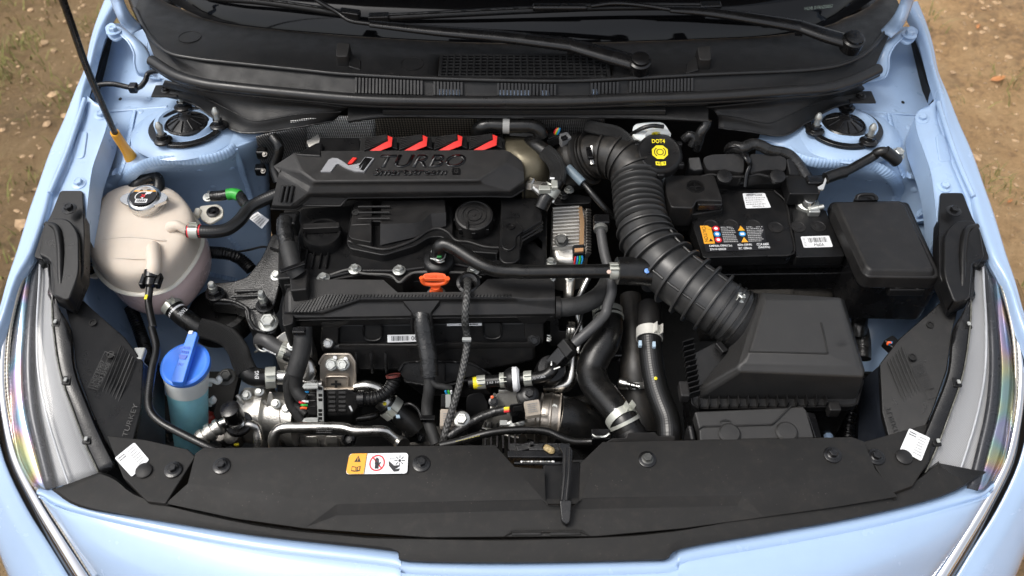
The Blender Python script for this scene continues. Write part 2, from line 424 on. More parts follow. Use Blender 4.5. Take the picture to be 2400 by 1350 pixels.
# ---- flat print: everything is laid in (u, v) on a quad of four 3-D corners (top-left, top-right, bottom-right, bottom-left)
def quadmap(c):
    n = (c[1]-c[0]).cross(c[3]-c[0]).normalized()
    if n.dot(CAMP-c[0]) < 0: n = -n
    def f(u, v, h=0): return c[0]*(1-u)*(1-v)+c[1]*u*(1-v)+c[2]*u*v+c[3]*(1-u)*v+n*h
    f.n = n; return f
def text_mesh(s, font_bold=0.0, spacing=1.0):
    cu = bpy.data.curves.new('t', 'FONT'); cu.body = s; cu.size = 1; cu.offset = font_bold; cu.resolution_u = 3; cu.space_character = spacing
    o = bpy.data.objects.new('t', cu); COL.objects.link(o)
    dg = bpy.context.evaluated_depsgraph_get(); me = bpy.data.meshes.new_from_object(o.evaluated_get(dg))
    bpy.data.objects.remove(o); bpy.data.curves.remove(cu); return me
def text(s, F, u0, v0, u1, v1, m, parent, h=.0006, depth=0, bold=0.0, shear=0, name='lettering', rot=0, spacing=1.0):
    me = text_mesh(s, bold, spacing)
    if len(me.vertices) == 0: return None
    xs = [v.co.x for v in me.vertices]; ys = [v.co.y for v in me.vertices]
    x0, x1, y0, y1 = min(xs), max(xs), min(ys), max(ys)
    if depth:
        bm = bmesh.new(); bm.from_mesh(me)
        r = bmesh.ops.extrude_face_region(bm, geom=bm.faces[:])
        for e in r['geom']:
            if isinstance(e, bmesh.types.BMVert): e.co.z = 1
        bmesh.ops.recalc_face_normals(bm, faces=bm.faces); bm.to_mesh(me); bm.free()
    for v in me.vertices:
        a = (v.co.x-x0)/(x1-x0); b = 1-(v.co.y-y0)/max(1e-6, y1-y0)
        if rot == 90: a, b = b, 1-a
        if rot == -90: a, b = 1-b, a
        if rot == 180: a, b = 1-a, 1-b
        u = u0+(u1-u0)*a+shear*(.5-b)*(u1-u0); vv = v0+(v1-v0)*b
        v.co = F(u, vv, h+(depth*v.co.z if depth else 0))
    return link(name, me, m, parent, smooth=False)
def shape(F, polys, m, parent, h=.0006, depth=0, name='print', n=1):
    """flat polygons in (u, v)"""
    verts = []; faces = []
    for p in polys:
        k = len(verts); verts += [F(u, v, h+depth) for u, v in p]; faces.append(list(range(k, k+len(p))))
        if depth:
            verts += [F(u, v, h) for u, v in p]; q = len(p)
            faces += [[k+i, k+(i+1) % q, k+q+(i+1) % q, k+q+i] for i in range(q)]
    me = bpy.data.meshes.new(name); me.from_pydata([tuple(v) for v in verts], [], faces)
    if not depth:
        bm = bmesh.new(); bm.from_mesh(me); bm.normal_update()
        for f in bm.faces:
            if f.normal.dot(F.n) < 0: f.normal_flip()
        bm.to_mesh(me); bm.free()
    else:
        bm = bmesh.new(); bm.from_mesh(me); bmesh.ops.recalc_face_normals(bm, faces=bm.faces); bm.to_mesh(me); bm.free()
    return link(name, me, m, parent, smooth=False)
def rect(a, b, c, d): return [(a, b), (c, b), (c, d), (a, d)]
def disc(u, v, ru, rv, n=24): return [(u+ru*math.cos(2*math.pi*i/n), v+rv*math.sin(2*math.pi*i/n)) for i in range(n)]
def ringp(u, v, ru, rv, t, n=28, a0=0, a1=360):
    out = []
    for i in range(n):
        g, k = R(a0+(a1-a0)*i/n), R(a0+(a1-a0)*(i+1)/n)
        out.append([(u+ru*math.cos(g), v+rv*math.sin(g)), (u+ru*math.cos(k), v+rv*math.sin(k)), (u+ru*(1-t)*math.cos(k), v+rv*(1-t)*math.sin(k)), (u+ru*(1-t)*math.cos(g), v+rv*(1-t)*math.sin(g))])
    return out
def sticker(name, c, m, parent, r=.06, h=.0005):
    F = quadmap(c); L = max((c[1]-c[0]).length, 1e-6); H = (c[3]-c[0]).length; rv = r*L/H
    P = []
    for cu, cv, a in ((1-r, rv, -90), (1-r, 1-rv, 0), (r, 1-rv, 90), (r, rv, 180)):
        for j in range(5): g = R(a+90*j/4); P.append((cu+r*math.cos(g), cv+rv*math.sin(g)))
    o = shape(F, [P], m, parent, h=.0002, depth=h, name=name)
    return o, F
def barcode(F, u0, v0, u1, v1, parent, n=26, h=.0011, m=None):
    rnd = random.Random(n); P = []; x = 0; ws = [rnd.choice((1, 1, 2, 3)) for _ in range(2*n)]; tot = sum(ws)
    for i, wd in enumerate(ws):
        if i % 2 == 0: a = u0+(u1-u0)*x/tot; b = u0+(u1-u0)*(x+wd)/tot; P.append(rect(a, v0, b, v1))
        x += wd
    return shape(F, P, m or BLK, parent, h=h, name='barcode')
def textlines(F, u0, v0, u1, v1, n, m, parent, h=.0009, fill=.5, seed=1):
    """rows of unreadably small print"""
    rnd = random.Random(seed); P = []
    for i in range(n):
        a = v0+(v1-v0)*(i+.2)/n; b = v0+(v1-v0)*(i+.2+fill)/n; x = u0; end = u1-(u1-u0)*rnd.random()*.25
        while x < end:
            wd = (u1-u0)*rnd.uniform(.03, .12); P.append(rect(x, a, min(end, x+wd), b)); x += wd+(u1-u0)*.025
    return shape(F, P, m, parent, h=h, name='small_print')
# ================================================================== ground
def ground():
    m, nt, b = _new('dry_soil'); L = nt.links.new
    tc = N(nt, 'ShaderNodeTexCoord')
    n1 = N(nt, 'ShaderNodeTexNoise', Scale=2.2, Detail=10.0, Roughness=.7); n2 = N(nt, 'ShaderNodeTexNoise', Scale=34.0, Detail=10.0, Roughness=.8)
    n3 = N(nt, 'ShaderNodeTexNoise', Scale=7.0, Detail=6.0, Roughness=.6)
    for n in (n1, n2, n3): L(tc.outputs['Object'], n.inputs['Vector'])
    r = N(nt, 'ShaderNodeValToRGB'); e = r.color_ramp.elements
    e[0].position = .38; e[0].color = (.20, .12, .06, 1); e[1].position = .66; e[1].color = (.88, .60, .31, 1)
    k = r.color_ramp.elements.new(.5); k.color = (.60, .365, .17, 1)
    mxf = N(nt, 'ShaderNodeMath', operation='ADD'); mh = N(nt, 'ShaderNodeMath', operation='MULTIPLY'); mh.inputs[1].default_value = .55
    mk = N(nt, 'ShaderNodeMath', operation='MULTIPLY'); mk.inputs[1].default_value = .47
    L(n1.outputs[0], mh.inputs[0]); L(n2.outputs[0], mk.inputs[0]); L(mh.outputs[0], mxf.inputs[0]); L(mk.outputs[0], mxf.inputs[1]); L(mxf.outputs[0], r.inputs[0])
    gr = N(nt, 'ShaderNodeMapRange'); gr.inputs[1].default_value = .52; gr.inputs[2].default_value = .70; gr.inputs[4].default_value = .65; L(n3.outputs[0], gr.inputs[0])
    mx = N(nt, 'ShaderNodeMix', data_type='RGBA'); L(gr.outputs[0], mx.inputs[0]); L(r.outputs[0], mx.inputs[6]); mx.inputs[7].default_value = (.62, .42, .22, 1)
    # soil darker and browner on one side of the car, paler on the other
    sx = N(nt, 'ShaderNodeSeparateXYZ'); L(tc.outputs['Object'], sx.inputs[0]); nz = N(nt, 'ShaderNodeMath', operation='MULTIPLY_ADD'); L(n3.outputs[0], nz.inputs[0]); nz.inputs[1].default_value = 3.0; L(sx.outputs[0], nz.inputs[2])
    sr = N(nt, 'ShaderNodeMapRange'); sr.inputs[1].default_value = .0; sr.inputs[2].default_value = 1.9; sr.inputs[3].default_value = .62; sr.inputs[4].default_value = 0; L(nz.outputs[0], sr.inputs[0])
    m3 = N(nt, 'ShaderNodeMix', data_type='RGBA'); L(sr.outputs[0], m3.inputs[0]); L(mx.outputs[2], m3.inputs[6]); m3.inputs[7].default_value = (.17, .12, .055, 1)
    L(m3.outputs[2], b.inputs['Base Color']); b.inputs['Roughness'].default_value = .95
    bp = N(nt, 'ShaderNodeBump', Strength=1.0, Distance=.05); L(n2.outputs[0], bp.inputs['Height']); L(bp.outputs[0], b.inputs['Normal'])
    from mathutils import noise
    def ax(lo, hi, st):
        a = [lo+st*i for i in range(int((hi-lo)/st)+1)]
        x = lo; s = st; pre = []
        while x > -120: s *= 1.5; x -= s; pre.append(x)
        x = a[-1]; s = st; post = []
        while x < 120: s *= 1.5; x += s; post.append(x)
        return pre[::-1]+a+post
    X, Y = ax(-3.2, 3.2, .04), ax(-.6, 5.2, .04)
    H = lambda x, y: .035*noise.noise((x*1.3, y*1.3, 0))+.018*noise.noise((x*5, y*5, 3))+.010*noise.noise((x*14, y*14, 5))-.03
    vs_ = [(x, y, H(x, y) if abs(x) < 4 and abs(y-2) < 4 else -.03) for y in Y for x in X]; k = len(X)
    fs = [(j*k+i, j*k+i+1, (j+1)*k+i+1, (j+1)*k+i) for j in range(len(Y)-1) for i in range(k-1)]
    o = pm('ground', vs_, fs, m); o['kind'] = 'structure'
    rnd = random.Random(3)
    # gravel
    V = []; Fc = []; base = bmesh.new(); bmesh.ops.create_icosphere(base, subdivisions=1, radius=1); bv = [v.co.copy() for v in base.verts]; bf = [[v.index for v in f.verts] for f in base.faces]; base.free()
    for i in range(5000):
        s = -1 if i % 2 else 1; x = s*rnd.uniform(.75, 2.3); y = rnd.uniform(.3, 3.6); r_ = min(.022, .0022+rnd.expovariate(1/.0036)); z = H(x, y)
        a = rnd.random()*6.28; q = Matrix.Rotation(a, 3, 'Z'); sx, sy, sz = rnd.uniform(.7, 1.4), rnd.uniform(.7, 1.2), rnd.uniform(.35, .7); o0 = len(V)
        V += [tuple(q @ Vector((c.x*r_*sx*rnd.uniform(.8, 1.2), c.y*r_*sy*rnd.uniform(.8, 1.2), c.z*r_*sz))+Vector((x, y, z+r_*.1))) for c in bv]; Fc += [[o0+j for j in f] for f in bf]
    st = pm('gravel', V, Fc, mat('pebble', (.40, .27, .155), .9, var=.5, dust=.6, dcol=(.22, .135, .07)), smooth=False); st['kind'] = 'stuff'; st['label'] = 'loose pale pebbles scattered over the dry soil'; st['category'] = 'gravel'
    # short grass, thicker on the driver-side track
    V = []; Fc = []
    spots = [(rnd.uniform(-2.3, -.95), rnd.uniform(.6, 3.4), 1) for _ in range(85)]+[(rnd.uniform(.95, 2.3), rnd.uniform(.6, 3.4), .5) for _ in range(26)]
    for cx, cy, dens in spots:
        for _ in range(int(rnd.uniform(25, 90)*dens)):
            x, y = cx+rnd.gauss(0, .07), cy+rnd.gauss(0, .07); z = H(x, y)-.004; h = rnd.uniform(.015, .06); a = rnd.random()*6.28; l = rnd.uniform(.3, 1.5)*h; wd = rnd.uniform(.0012, .0026)
            d = Vector((math.cos(a), math.sin(a), 0)); n = Vector((-d.y, d.x, 0)); p = Vector((x, y, z)); k = len(V)
            V += [tuple(p-n*wd), tuple(p+n*wd), tuple(p+d*l*.4+n*wd*.8+UP*h*.7), tuple(p+d*l*.4-n*wd*.8+UP*h*.7), tuple(p+d*l+UP*h)]
            Fc += [(k, k+1, k+2, k+3), (k+3, k+2, k+4)]
    g = pm('grass', V, Fc, mat('grass_blade', (.17, .175, .04), .8, var=.5, dust=.4, dcol=(.34, .27, .11)), smooth=False); g['kind'] = 'stuff'; g['label'] = 'sparse short yellow green grass in the dry soil'; g['category'] = 'grass'
    # fallen leaves on the paler side
    for (px, py, s, a) in ((2342, 176, .030, .2), (2298, 50, .016, 1.0), (2372, 462, .013, .5)):
        p = W(px, py, 0); p.z = H(p.x, p.y)+.012; d = Vector((math.cos(a), math.sin(a), .15)).normalized(); n = Vector((-d.y, d.x, .1))
        vv = [p-d*s, p-d*s*.3+n*s*.42-UP*.002, p+d*s*.5+n*s*.38-UP*.002, p+d*s*1.05, p+d*s*.5-n*s*.38-UP*.001, p-d*s*.3-n*s*.42-UP*.001, p+UP*.004]
        lf = pm('fallen_leaf', vv, [(0, 1, 6), (1, 2, 6), (2, 3, 6), (3, 4, 6), (4, 5, 6), (5, 0, 6)], mat('dead_leaf', (.48, .20, .07), .7, var=.2), smooth=False)
        tag(lf, {.030: 'largest curled orange dead leaf lying on the bare soil', .016: 'medium orange dead leaf lying on the bare soil', .013: 'smallest orange dead leaf lying on the bare soil'}[s], 'leaf')
ground()

# ================================================================== car body
car = thing('car', 'pale blue car seen over its open engine bay, bonnet propped up', 'car', (0, 1.1, 0))
def both(pts): return [W(*p) for p in pts], MQ(pts)
FEN = [((245, 0), (272, 0), 1.0), ((224, 57), (240, 57), .99), ((210, 107), (224, 103), .98), ((199, 164), (210, 160), .965), ((178, 213), (194, 213), .955), ((149, 284), (180, 284), .94),
       ((117, 355), (155, 355), .925), ((89, 437), (120, 437), .91), ((68, 495), (105, 495), .90), ((40, 589), (72, 589), .885), ((18, 658), (38, 650), .875), ((-6, 745), (8, 740), .86), ((-50, 850), (-34, 850), .83)]
def fender(mir):
    rows = []
    for o, i, z in FEN:
        f = (lambda px, py, zz: W(2398-px, py+8, zz)) if mir else W
        ox, oy = o; ix, iy = i
        pi = f(ix, iy, z); po = f(ox, oy, z-.012); s = 1 if mir else -1
        rows.append([pi+Vector((-s*.004, 0, -.02)), pi, pi.lerp(po, .5)+Vector((0, 0, .004)), po, po+Vector((s*.002, 0, -.05)), po+Vector((s*.004, 0, -.18)), po+Vector((-s*.02, 0, -.45))])
    loft('fender', rows, BLUE, car, nu=4, nv=3)
    # flange the fender bolts to
    E = [((262, 60), .975), ((262, 110), .965), ((236, 180), .95), ((222, 240), .945), ((250, 258), .935), ((250, 296), .93), ((232, 350), .92), ((216, 398), .91), ((207, 460), .90), ((198, 540), .885), ((190, 640), .87)]
    I = [((240, 57), .987), ((224, 103), .977), ((210, 160), .962), ((194, 213), .952), ((188, 262), .944), ((176, 290), .938), ((157, 352), .925), ((138, 400), .916), ((112, 455), .906), ((86, 550), .89), ((60, 630), .877)]
    rows = []
    for (i, zi), (e, ze) in list(zip(I, E))[3:10]:
        a = f(i[0], i[1], zi); b = f(e[0], e[1], ze)
        rows.append([a+Vector((0, 0, .0)), a.lerp(b, .12)-UP*.010, a.lerp(b, .3)-UP*.004, a.lerp(b, .95), b, b-UP*.03, b-UP*.055])
    nm = 'flange_r' if mir else 'flange_l'
    loft('fender_flange', rows, BLUEF, car, nu=4, nv=3, reg=nm)
    # dark slot by the hinge
    sl = [(231, 69), (243, 71), (262, 86), (249, 121), (228, 185), (212, 213), (206, 236), (192, 229), (196, 205), (211, 142)]
    prism('fender_slot', [f(x, y, .93-.00015*(y-70)) for x, y in sl], .86, PLD, car, bevel=0)
    # raised oval in the flange
    ov = []
    for (x, y) in ((186, 309), (207, 309), (198, 375), (167, 375)):
        p, n = hit(nm, *( (2398-x, y+8) if mir else (x, y))); ov.append((p or f(x, y, .93))+UP*.0035)
    prism('pressed_oval', ov, 0, BLUEF, car, r=.012, zrel=.006, bevel=.003, seg=3)
    for bx, by in ((237, 270), (185, 430)):
        p, n = hit(nm, *((2398-bx, by+8) if mir else (bx, by)))
        if p: bolt(p, .0075, BLUEF, car, n, flange=1.7)
fender(False); fender(True)

APR = [[(250, 55, .935), (300, 55, .94), (345, 62, .95), (385, 80, .955), (425, 110, .955), (470, 130, .95), (510, 140, .945)],
       [(240, 120, .91), (300, 130, .92), (350, 140, .93), (400, 170, .93), (440, 190, .92), (480, 200, .92), (520, 210, .92)],
       [(206, 236, .88), (270, 228, .895), (340, 225, .90), (400, 228, .90), (470, 238, .90), (530, 255, .895), (600, 285, .89)],
       [(236, 285, .885), (285, 282, .885), (340, 290, .895), (437, 292, .90), (530, 292, .90), (580, 305, .895), (622, 318, .885)],
       [(222, 350, .865), (275, 345, .87), (320, 350, .888), (437, 350, .897), (520, 345, .897), (565, 335, .89), (622, 321, .88)],
       [(214, 398, .845), (255, 400, .845), (305, 402, .875), (420, 380, .89), (500, 372, .89), (560, 352, .885), (624, 325, .87)],
       [(205, 460, .82), (245, 450, .815), (310, 440, .80), (420, 430, .79), (500, 425, .79), (560, 415, .79), (630, 390, .77)],
       [(200, 540, .80), (240, 540, .75), (330, 530, .72), (430, 520, .705), (500, 520, .70), (560, 520, .69), (634, 500, .67)],
       [(196, 640, .775), (235, 650, .71), (330, 640, .655), (430, 640, .63), (500, 640, .62), (560, 640, .61), (640, 640, .58)],
       [(200, 710, .75), (250, 730, .68), (330, 760, .61), (430, 770, .575), (500, 770, .56), (570, 770, .54), (650, 770, .5)],
       [(260, 800, .69), (310, 820, .62), (370, 850, .56), (440, 880, .52), (510, 900, .5), (580, 900, .48), (650, 900, .46)],
       [(340, 900, .58), (390, 950, .52), (430, 990, .49), (480, 1010, .47), (540, 1020, .45), (600, 1020, .43), (660, 1020, .42)]]
def apron(mir):
    rows = [[(W(2398-x, y+8, z) if mir else W(x, y, z)) for x, y, z in r] for r in APR]
    k = 'apron_r' if mir else 'apron_l'
    loft('inner_wing', rows, BLUEF, car, nu=5, nv=5, reg=k, thick=.002)
    def hp(x, y):
        p, n = hit(k, *((2398-x, y+8) if mir else (x, y))); return (p+n*.001) if p else W(*((2398-x, y+8) if mir else (x, y)), .85)
    for pts, r in ((((300, 470), (290, 440), (312, 405), (350, 383), (400, 376), (450, 376), (500, 370), (535, 358), (552, 345)), .0115),
                   (((280, 405), (290, 385), (298, 350), (305, 310), (314, 262)), .0075),
                   (((272, 402), (245, 410), (238, 430), (236, 455), (230, 480), (245, 492)), .010),
                   (((548, 348), (560, 380), (572, 420), (584, 460), (590, 500)), .007),
                   (((205, 505), (240, 510), (262, 512)), .011), (((455, 630), (500, 645), (545, 655), (590, 664)), .007), (((500, 520), (540, 560), (575, 600), (600, 640)), .006)):
        tube('sealer_bead', [hp(*q) for q in pts], r, SEALER, car, seg=12, flat=.4)
    # strut mount
    c, n = hit(k, *((1981, 300) if mir else (437, 292))); ax = Vector((0, .12, 1)).normalized(); c = c+UP*.002
    lathe('strut_tower_top', c, ax, [(.105, -.012), (.092, -.003), (.080, .001), (.062, .001), (.057, .010), (.049, .012), (.043, .005), (.030, .002)], BLUEF, car, seg=48)
    t, a, b = basis(ax); s = -1 if mir else 1
    studs = ((-12, 62), (58, -38), (-53, -42)) if False else None
    sp = [(432, 262), (516, 305), (386, 340)] if not mir else [(1980, 263), (1907, 318), (2032, 343)]
    ang = []
    P3 = []
    for x, y in sp:
        d = ray(x, y); q = CAMP+d*((c-CAMP).dot(ax)/d.dot(ax)); P3.append(q); v = q-c; ang.append(math.atan2(v.dot(b), v.dot(a)))
    A_, B_, C_ = [Vector(((q-c).dot(a), (q-c).dot(b), 0)) for q in P3]; D_ = 2*(A_.x*(B_.y-C_.y)+B_.x*(C_.y-A_.y)+C_.x*(A_.y-B_.y))
    ux = (A_.length_squared*(B_.y-C_.y)+B_.length_squared*(C_.y-A_.y)+C_.length_squared*(A_.y-B_.y))/D_; uy = (A_.length_squared*(C_.x-B_.x)+B_.length_squared*(A_.x-C_.x)+C_.length_squared*(B_.x-A_.x))/D_
    c = c+a*ux+b*uy; rr = (P3[0]-c).length; ang = [math.atan2((q-c).dot(b), (q-c).dot(a)) for q in P3]
    ang = sorted(ang)
    for i in range(3):       # three curved segments of the black reinforcing ring
        a0, a1 = ang[i]+.16, (ang[(i+1) % 3] if i < 2 else ang[0]+2*math.pi)-.16; V = []; Fc = []; n_ = 18
        for j in range(n_+1):
            g = a0+(a1-a0)*j/n_; d = a*math.cos(g)+b*math.sin(g)
            V += [c+d*(rr-.005)+ax*.002, c+d*(rr-.005)+ax*.009, c+d*(rr+.008)+ax*.009, c+d*(rr+.008)+ax*.001]
        for j in range(n_):
            for q in range(4): Fc.append((j*4+q, j*4+(q+1) % 4, (j+1)*4+(q+1) % 4, (j+1)*4+q))
        Fc += [(0, 1, 2, 3), (n_*4+3, n_*4+2, n_*4+1, n_*4)]
        pm('strut_ring', V, Fc, PLG, car, bevel=.002)
    lathe('strut_cap', c+ax*.002, ax, [(.041, .004), (.041, .009), (.038, .012), (.034, .0105), (.012, .022), (.008, .0235), (.0, .0235)], PLG, car, seg=36)
    for j in range(10):
        g = 2*math.pi*j/10; d = a*math.cos(g)+b*math.sin(g)
        tube('cap_rib', [c+d*.034+ax*.0145, c+d*.013+ax*.0245], .0012, PLG, car, seg=6, step=.01)
    for q in P3:
        lathe('strut_washer', q+ax*.008, ax, [(.017, 0), (.017, .004), (.013, .007), (.0, .007)], PLG, car, seg=24)
        bolt(q+ax*.012, .010, PLG, car, ax, h=.011, flange=1.25)
        lathe('strut_stud', q+ax*.022, ax, [(.0058, 0), (.0058, .014), (.0068, .015), (.0068, .020), (.003, .027), (0, .028)], ZINC, car, seg=16)
    # hinge bracket strip and bolt
    g = (lambda x, y, z: W(2398-x, y+8, z)) if mir else W
    st = [(262, 62, .99), (285, 83, .985), (302, 100, .978), (314, 125, .965), (315, 150, .95), (323, 172, .935), (342, 180, .925), (375, 186, .92)]
    tp = [g(*p) for p in st]; rows = [[p+Vector(((.0 if mir else -.0), 0, 0)), p+Vector(((-.012 if mir else .012), .002, .0)), p+Vector(((-.028 if mir else .028), .004, -.012))] for p in tp]
    loft('hinge_bracket', rows, BLUEF, car, nu=3, nv=4, thick=.003)
    tube('bracket_edge', tp, .0022, BLUE, car, seg=8)
    arm = [[(258, 0, 1.06), (275, 0, 1.065), (290, 0, 1.06)], [(274, 40, 1.035), (288, 38, 1.04), (305, 30, 1.035)], [(290, 64, 1.012), (305, 60, 1.015), (322, 50, 1.008)], [(310, 80, 1.0), (324, 72, 1.0), (338, 66, .99)]]
    arm = [[(258-8, -25, 1.085), (270, -25, 1.09), (285, -25, 1.085)]]+arm
    loft('hinge_arm', [[g(*p) for p in r] for r in arm], BLUE, car, nu=4, nv=4, thick=.006)
    pl = [(243, 62, .985), (262, 50, .99), (283, 66, .99), (292, 82, .985), (270, 95, .98), (254, 86, .98)]
    prism('hinge_plate', [g(*p) for p in pl], 0, BLUEF, car, r=.008, zrel=.006, bevel=.002)
    bolt(g(267, 75, .9885), .009, BLUEF, car, (0, .1, 1), flange=1.6)
    tri = [(330, 115, .955), (345, 96, .962), (345, 125, .955), (330, 150, .945)]
    prism('hinge_web', [g(*p) for p in tri], 0, BLUEF, car, zrel=.004, r=.004, bevel=.001)
apron(False); apron(True)
# wing rail that runs forward under the headlight
for mir in (False, True):
    f = (lambda x, y, z: W(2398-x, y+8, z)) if mir else W
    loft('inner_rail', [[f(200, 740, .70), f(225, 745, .70), f(250, 760, .685), f(270, 790, .66)], [f(270, 810, .665), f(300, 815, .665), f(325, 835, .65), f(345, 870, .625)], [f(330, 880, .63), f(370, 890, .63), f(400, 920, .615), f(420, 960, .60)]], BLUEF, car, nu=4, nv=4, thick=.003)
# dark undertray and firewall below and behind everything
box('undertray', (0, 1.06, .30), (1.36, .86, .02), PLD, car)
box('firewall', (0, 1.40, .62), (1.10, .02, .62), PLD, car)
box('crossmember', (0, .70, .50), (1.25, .03, .40), PLD, car)
def perf(name, col, scale, metal):
    m, nt, b = _new(name); L = nt.links.new; tc = N(nt, 'ShaderNodeTexCoord'); mp = N(nt, 'ShaderNodeMapping'); mp.inputs['Rotation'].default_value = (R(90), 0, R(0)); mp.inputs['Scale'].default_value = (scale,)*3
    sp = N(nt, 'ShaderNodeSeparateXYZ'); L(tc.outputs['Object'], sp.inputs[0])
    def M(op, a, c=None, v=None):
        n = N(nt, 'ShaderNodeMath', operation=op); L(a, n.inputs[0])
        if c is not None: L(c, n.inputs[1])
        if v is not None: n.inputs[1].default_value = v
        return n.outputs[0]
    zz = M('ADD', sp.outputs[2], M('MULTIPLY', sp.outputs[1], v=.6))
    h = M('MULTIPLY', M('SINE', M('MULTIPLY', M('ADD', sp.outputs[0], zz), v=scale)), M('SINE', M('MULTIPLY', M('SUBTRACT', sp.outputs[0], zz), v=scale)))
    r = N(nt, 'ShaderNodeMapRange'); r.inputs[1].default_value = -.05; r.inputs[2].default_value = .3; L(h, r.inputs[0])
    mx = N(nt, 'ShaderNodeMix', data_type='RGBA'); L(r.outputs[0], mx.inputs[0]); mx.inputs[6].default_value = rgba([c*.06 for c in col]); mx.inputs[7].default_value = rgba(col); L(mx.outputs[2], b.inputs['Base Color'])
    b.inputs['Metallic'].default_value = metal; b.inputs['Roughness'].default_value = .4
    bp = N(nt, 'ShaderNodeBump', Strength=.6, Distance=.002); L(h, bp.inputs['Height']); L(bp.outputs[0], b.inputs['Normal']); return m
SHS, SHB = perf('embossed_foil', (.92, .91, .88), 780, .25), perf('embossed_brown', (.22, .19, .15), 620, .25)
hs_ = thing('heat_shield', 'dimpled silver and brown heat shield behind the engine cover', 'heat shield', (0, 1.33, .85))
loft('shield_silver', [Q('A2', (230, 800), (400, 780), (600, 770), (790, 770), z=.93), Q('A2', (200, 900), (400, 890), (600, 890), (790, 900), z=.87), Q('A2', (180, 1020), (400, 1000), (600, 1000), (800, 1000), z=.82)], SHS, hs_, thick=.002)
loft('shield_brown', [Q('A2', (780, 760), (1000, 765), (1250, 765), (1460, 770), z=.935), Q('A2', (790, 850), (1000, 840), (1250, 850), (1450, 850), z=.895), Q('A2', (800, 960), (1000, 950), (1250, 960), (1450, 950), z=.85)], SHB, hs_, thick=.002)
loft('shield_side', [Q('A2', (1450, 770), (1700, 775), (1969, 780), (2300, 780), z=.935), Q('A2', (1450, 850), (1700, 850), (1969, 850), (2300, 850), z=.895), Q('A2', (1450, 960), (1700, 960), (1969, 960), (2300, 960), z=.85)], perf('embossed_dark', (.30, .29, .28), 800, .3), hs_, thick=.002)
loft('shield_wing', [Q('A2', (0, 905), (100, 880), (200, 860), (330, 830), z=.91), Q('A2', (20, 1000), (100, 980), (200, 960), (330, 940), z=.85), Q('A2', (30, 1080), (100, 1080), (200, 1060), (330, 1050), z=.80)], perf('embossed_dim', (.45, .44, .43), 800, .3), hs_, thick=.002)

# ================================================================== windscreen, cowl, wipers
def px_at(curve, x):
    for (x0, y0), (x1, y1) in zip(curve, curve[1:]):
        if x0 <= x <= x1: return y0+(y1-y0)*(x-x0)/(x1-x0)
    return curve[0][1] if x < curve[0][0] else curve[-1][1]
GL = [(345, -30), (377, 4), (462, 36), (555, 57), (700, 71), (867, 85), (1100, 97), (1360, 98), (1660, 89), (1820, 80), (1928, 60), (2020, 30), (2062, 0), (2080, -25)]
RD = [(316, 21), (341, 64), (359, 100), (409, 128), (498, 142), (700, 163), (813, 174), (1044, 185), (1300, 190), (1449, 185), (1662, 174), (1892, 164), (1981, 149), (2024, 128), (2052, 103), (2091, 53), (2113, 21)]
SE = [(355, 142), (395, 170), (470, 195), (560, 207), (700, 221), (849, 233), (1000, 237), (1300, 238), (1449, 233), (1662, 226), (1900, 210), (1946, 205), (1999, 190), (2059, 162)]
def arc(curve, n):
    """n points evenly spaced along a measured line"""
    P = [Vector((x, y, 0)) for x, y in curve]; out, _ = resample(cr(P, 6), 1); m = len(out)-1
    return [out[round(i*m/(n-1))] for i in range(n)]
ws = loft('windscreen', [[W(p.x, p.y, .985+(.0)) for p in arc(GL, 13)], [W(p.x, p.y, .985)+Vector((0, .45, .195)) for p in arc(GL, 13)], [W(p.x, p.y, .985)+Vector((0, .75, .33)) for p in arc(GL, 13)]], WSCREEN, car, nu=3, nv=5, thick=.004, reg='glass')
cowl = thing('windscreen_cowl', 'black plastic windscreen cowl with air grille and rubber seal', 'cowl panel', (0, 1.35, .93))
NC = 61
g_, r_ = arc(GL, NC), arc(RD, NC)
gp = [W(p.x, p.y, .984)+Vector((0, .012, -.006)) for p in g_]; rp = [W(p.x, p.y, .995) for p in r_]
# panel, open where the air grille sits
nv = 24; V = []; Fc = []
for j in range(nv+1):
    t = j/nv
    for a, b in zip(gp, rp): V.append(a.lerp(b, t)+UP*(.006*math.sin(math.pi*t)))
def proj(p):
    d = p-CAMP; zc = d.dot(Vector((0, CP, -SP))); return 1200+FPX*d.x/zc, 675-FPX*d.dot(Vector((0, SP, CP)))/zc
for j in range(nv):
    for i in range(NC-1):
        f = (j*NC+i, j*NC+i+1, (j+1)*NC+i+1, (j+1)*NC+i); c = sum((V[k] for k in f), Vector())/4; x, y = proj(c)
        if 1040 < x < 1425 and 131 < y < 178: continue
        Fc.append(f)
BV['cowl'] = BVHTree.FromPolygons(V, Fc)
co = pm('panel', V, Fc, COWL, cowl); co.modifiers.new('t', 'SOLIDIFY').thickness = .003
tube('ridge', [W(p.x, p.y, .997) for p in arc(RD, 30)], .0042, SEAL, cowl, seg=10, step=.012)
# wall from ridge to seal
s_ = arc(SE, NC)
loft('front_wall', [[p-UP*.002 for p in rp[::4]], [W(p.x, p.y+3, .972)+Vector((0, .018, 0)) for p in s_[::4]], [W(p.x, p.y+6, .965) for p in s_[::4]]], COWL, cowl, nu=3, nv=3, reg='cwall')
tube('rubber_seal', [W(p.x, p.y, .983) for p in arc(SE, 26)], .0105, SEAL, cowl, seg=16, step=.010)
tube('seal_lip', [W(p.x, p.y+13, .973) for p in arc(SE, 26)], .004, SEAL, cowl, seg=8, step=.012)
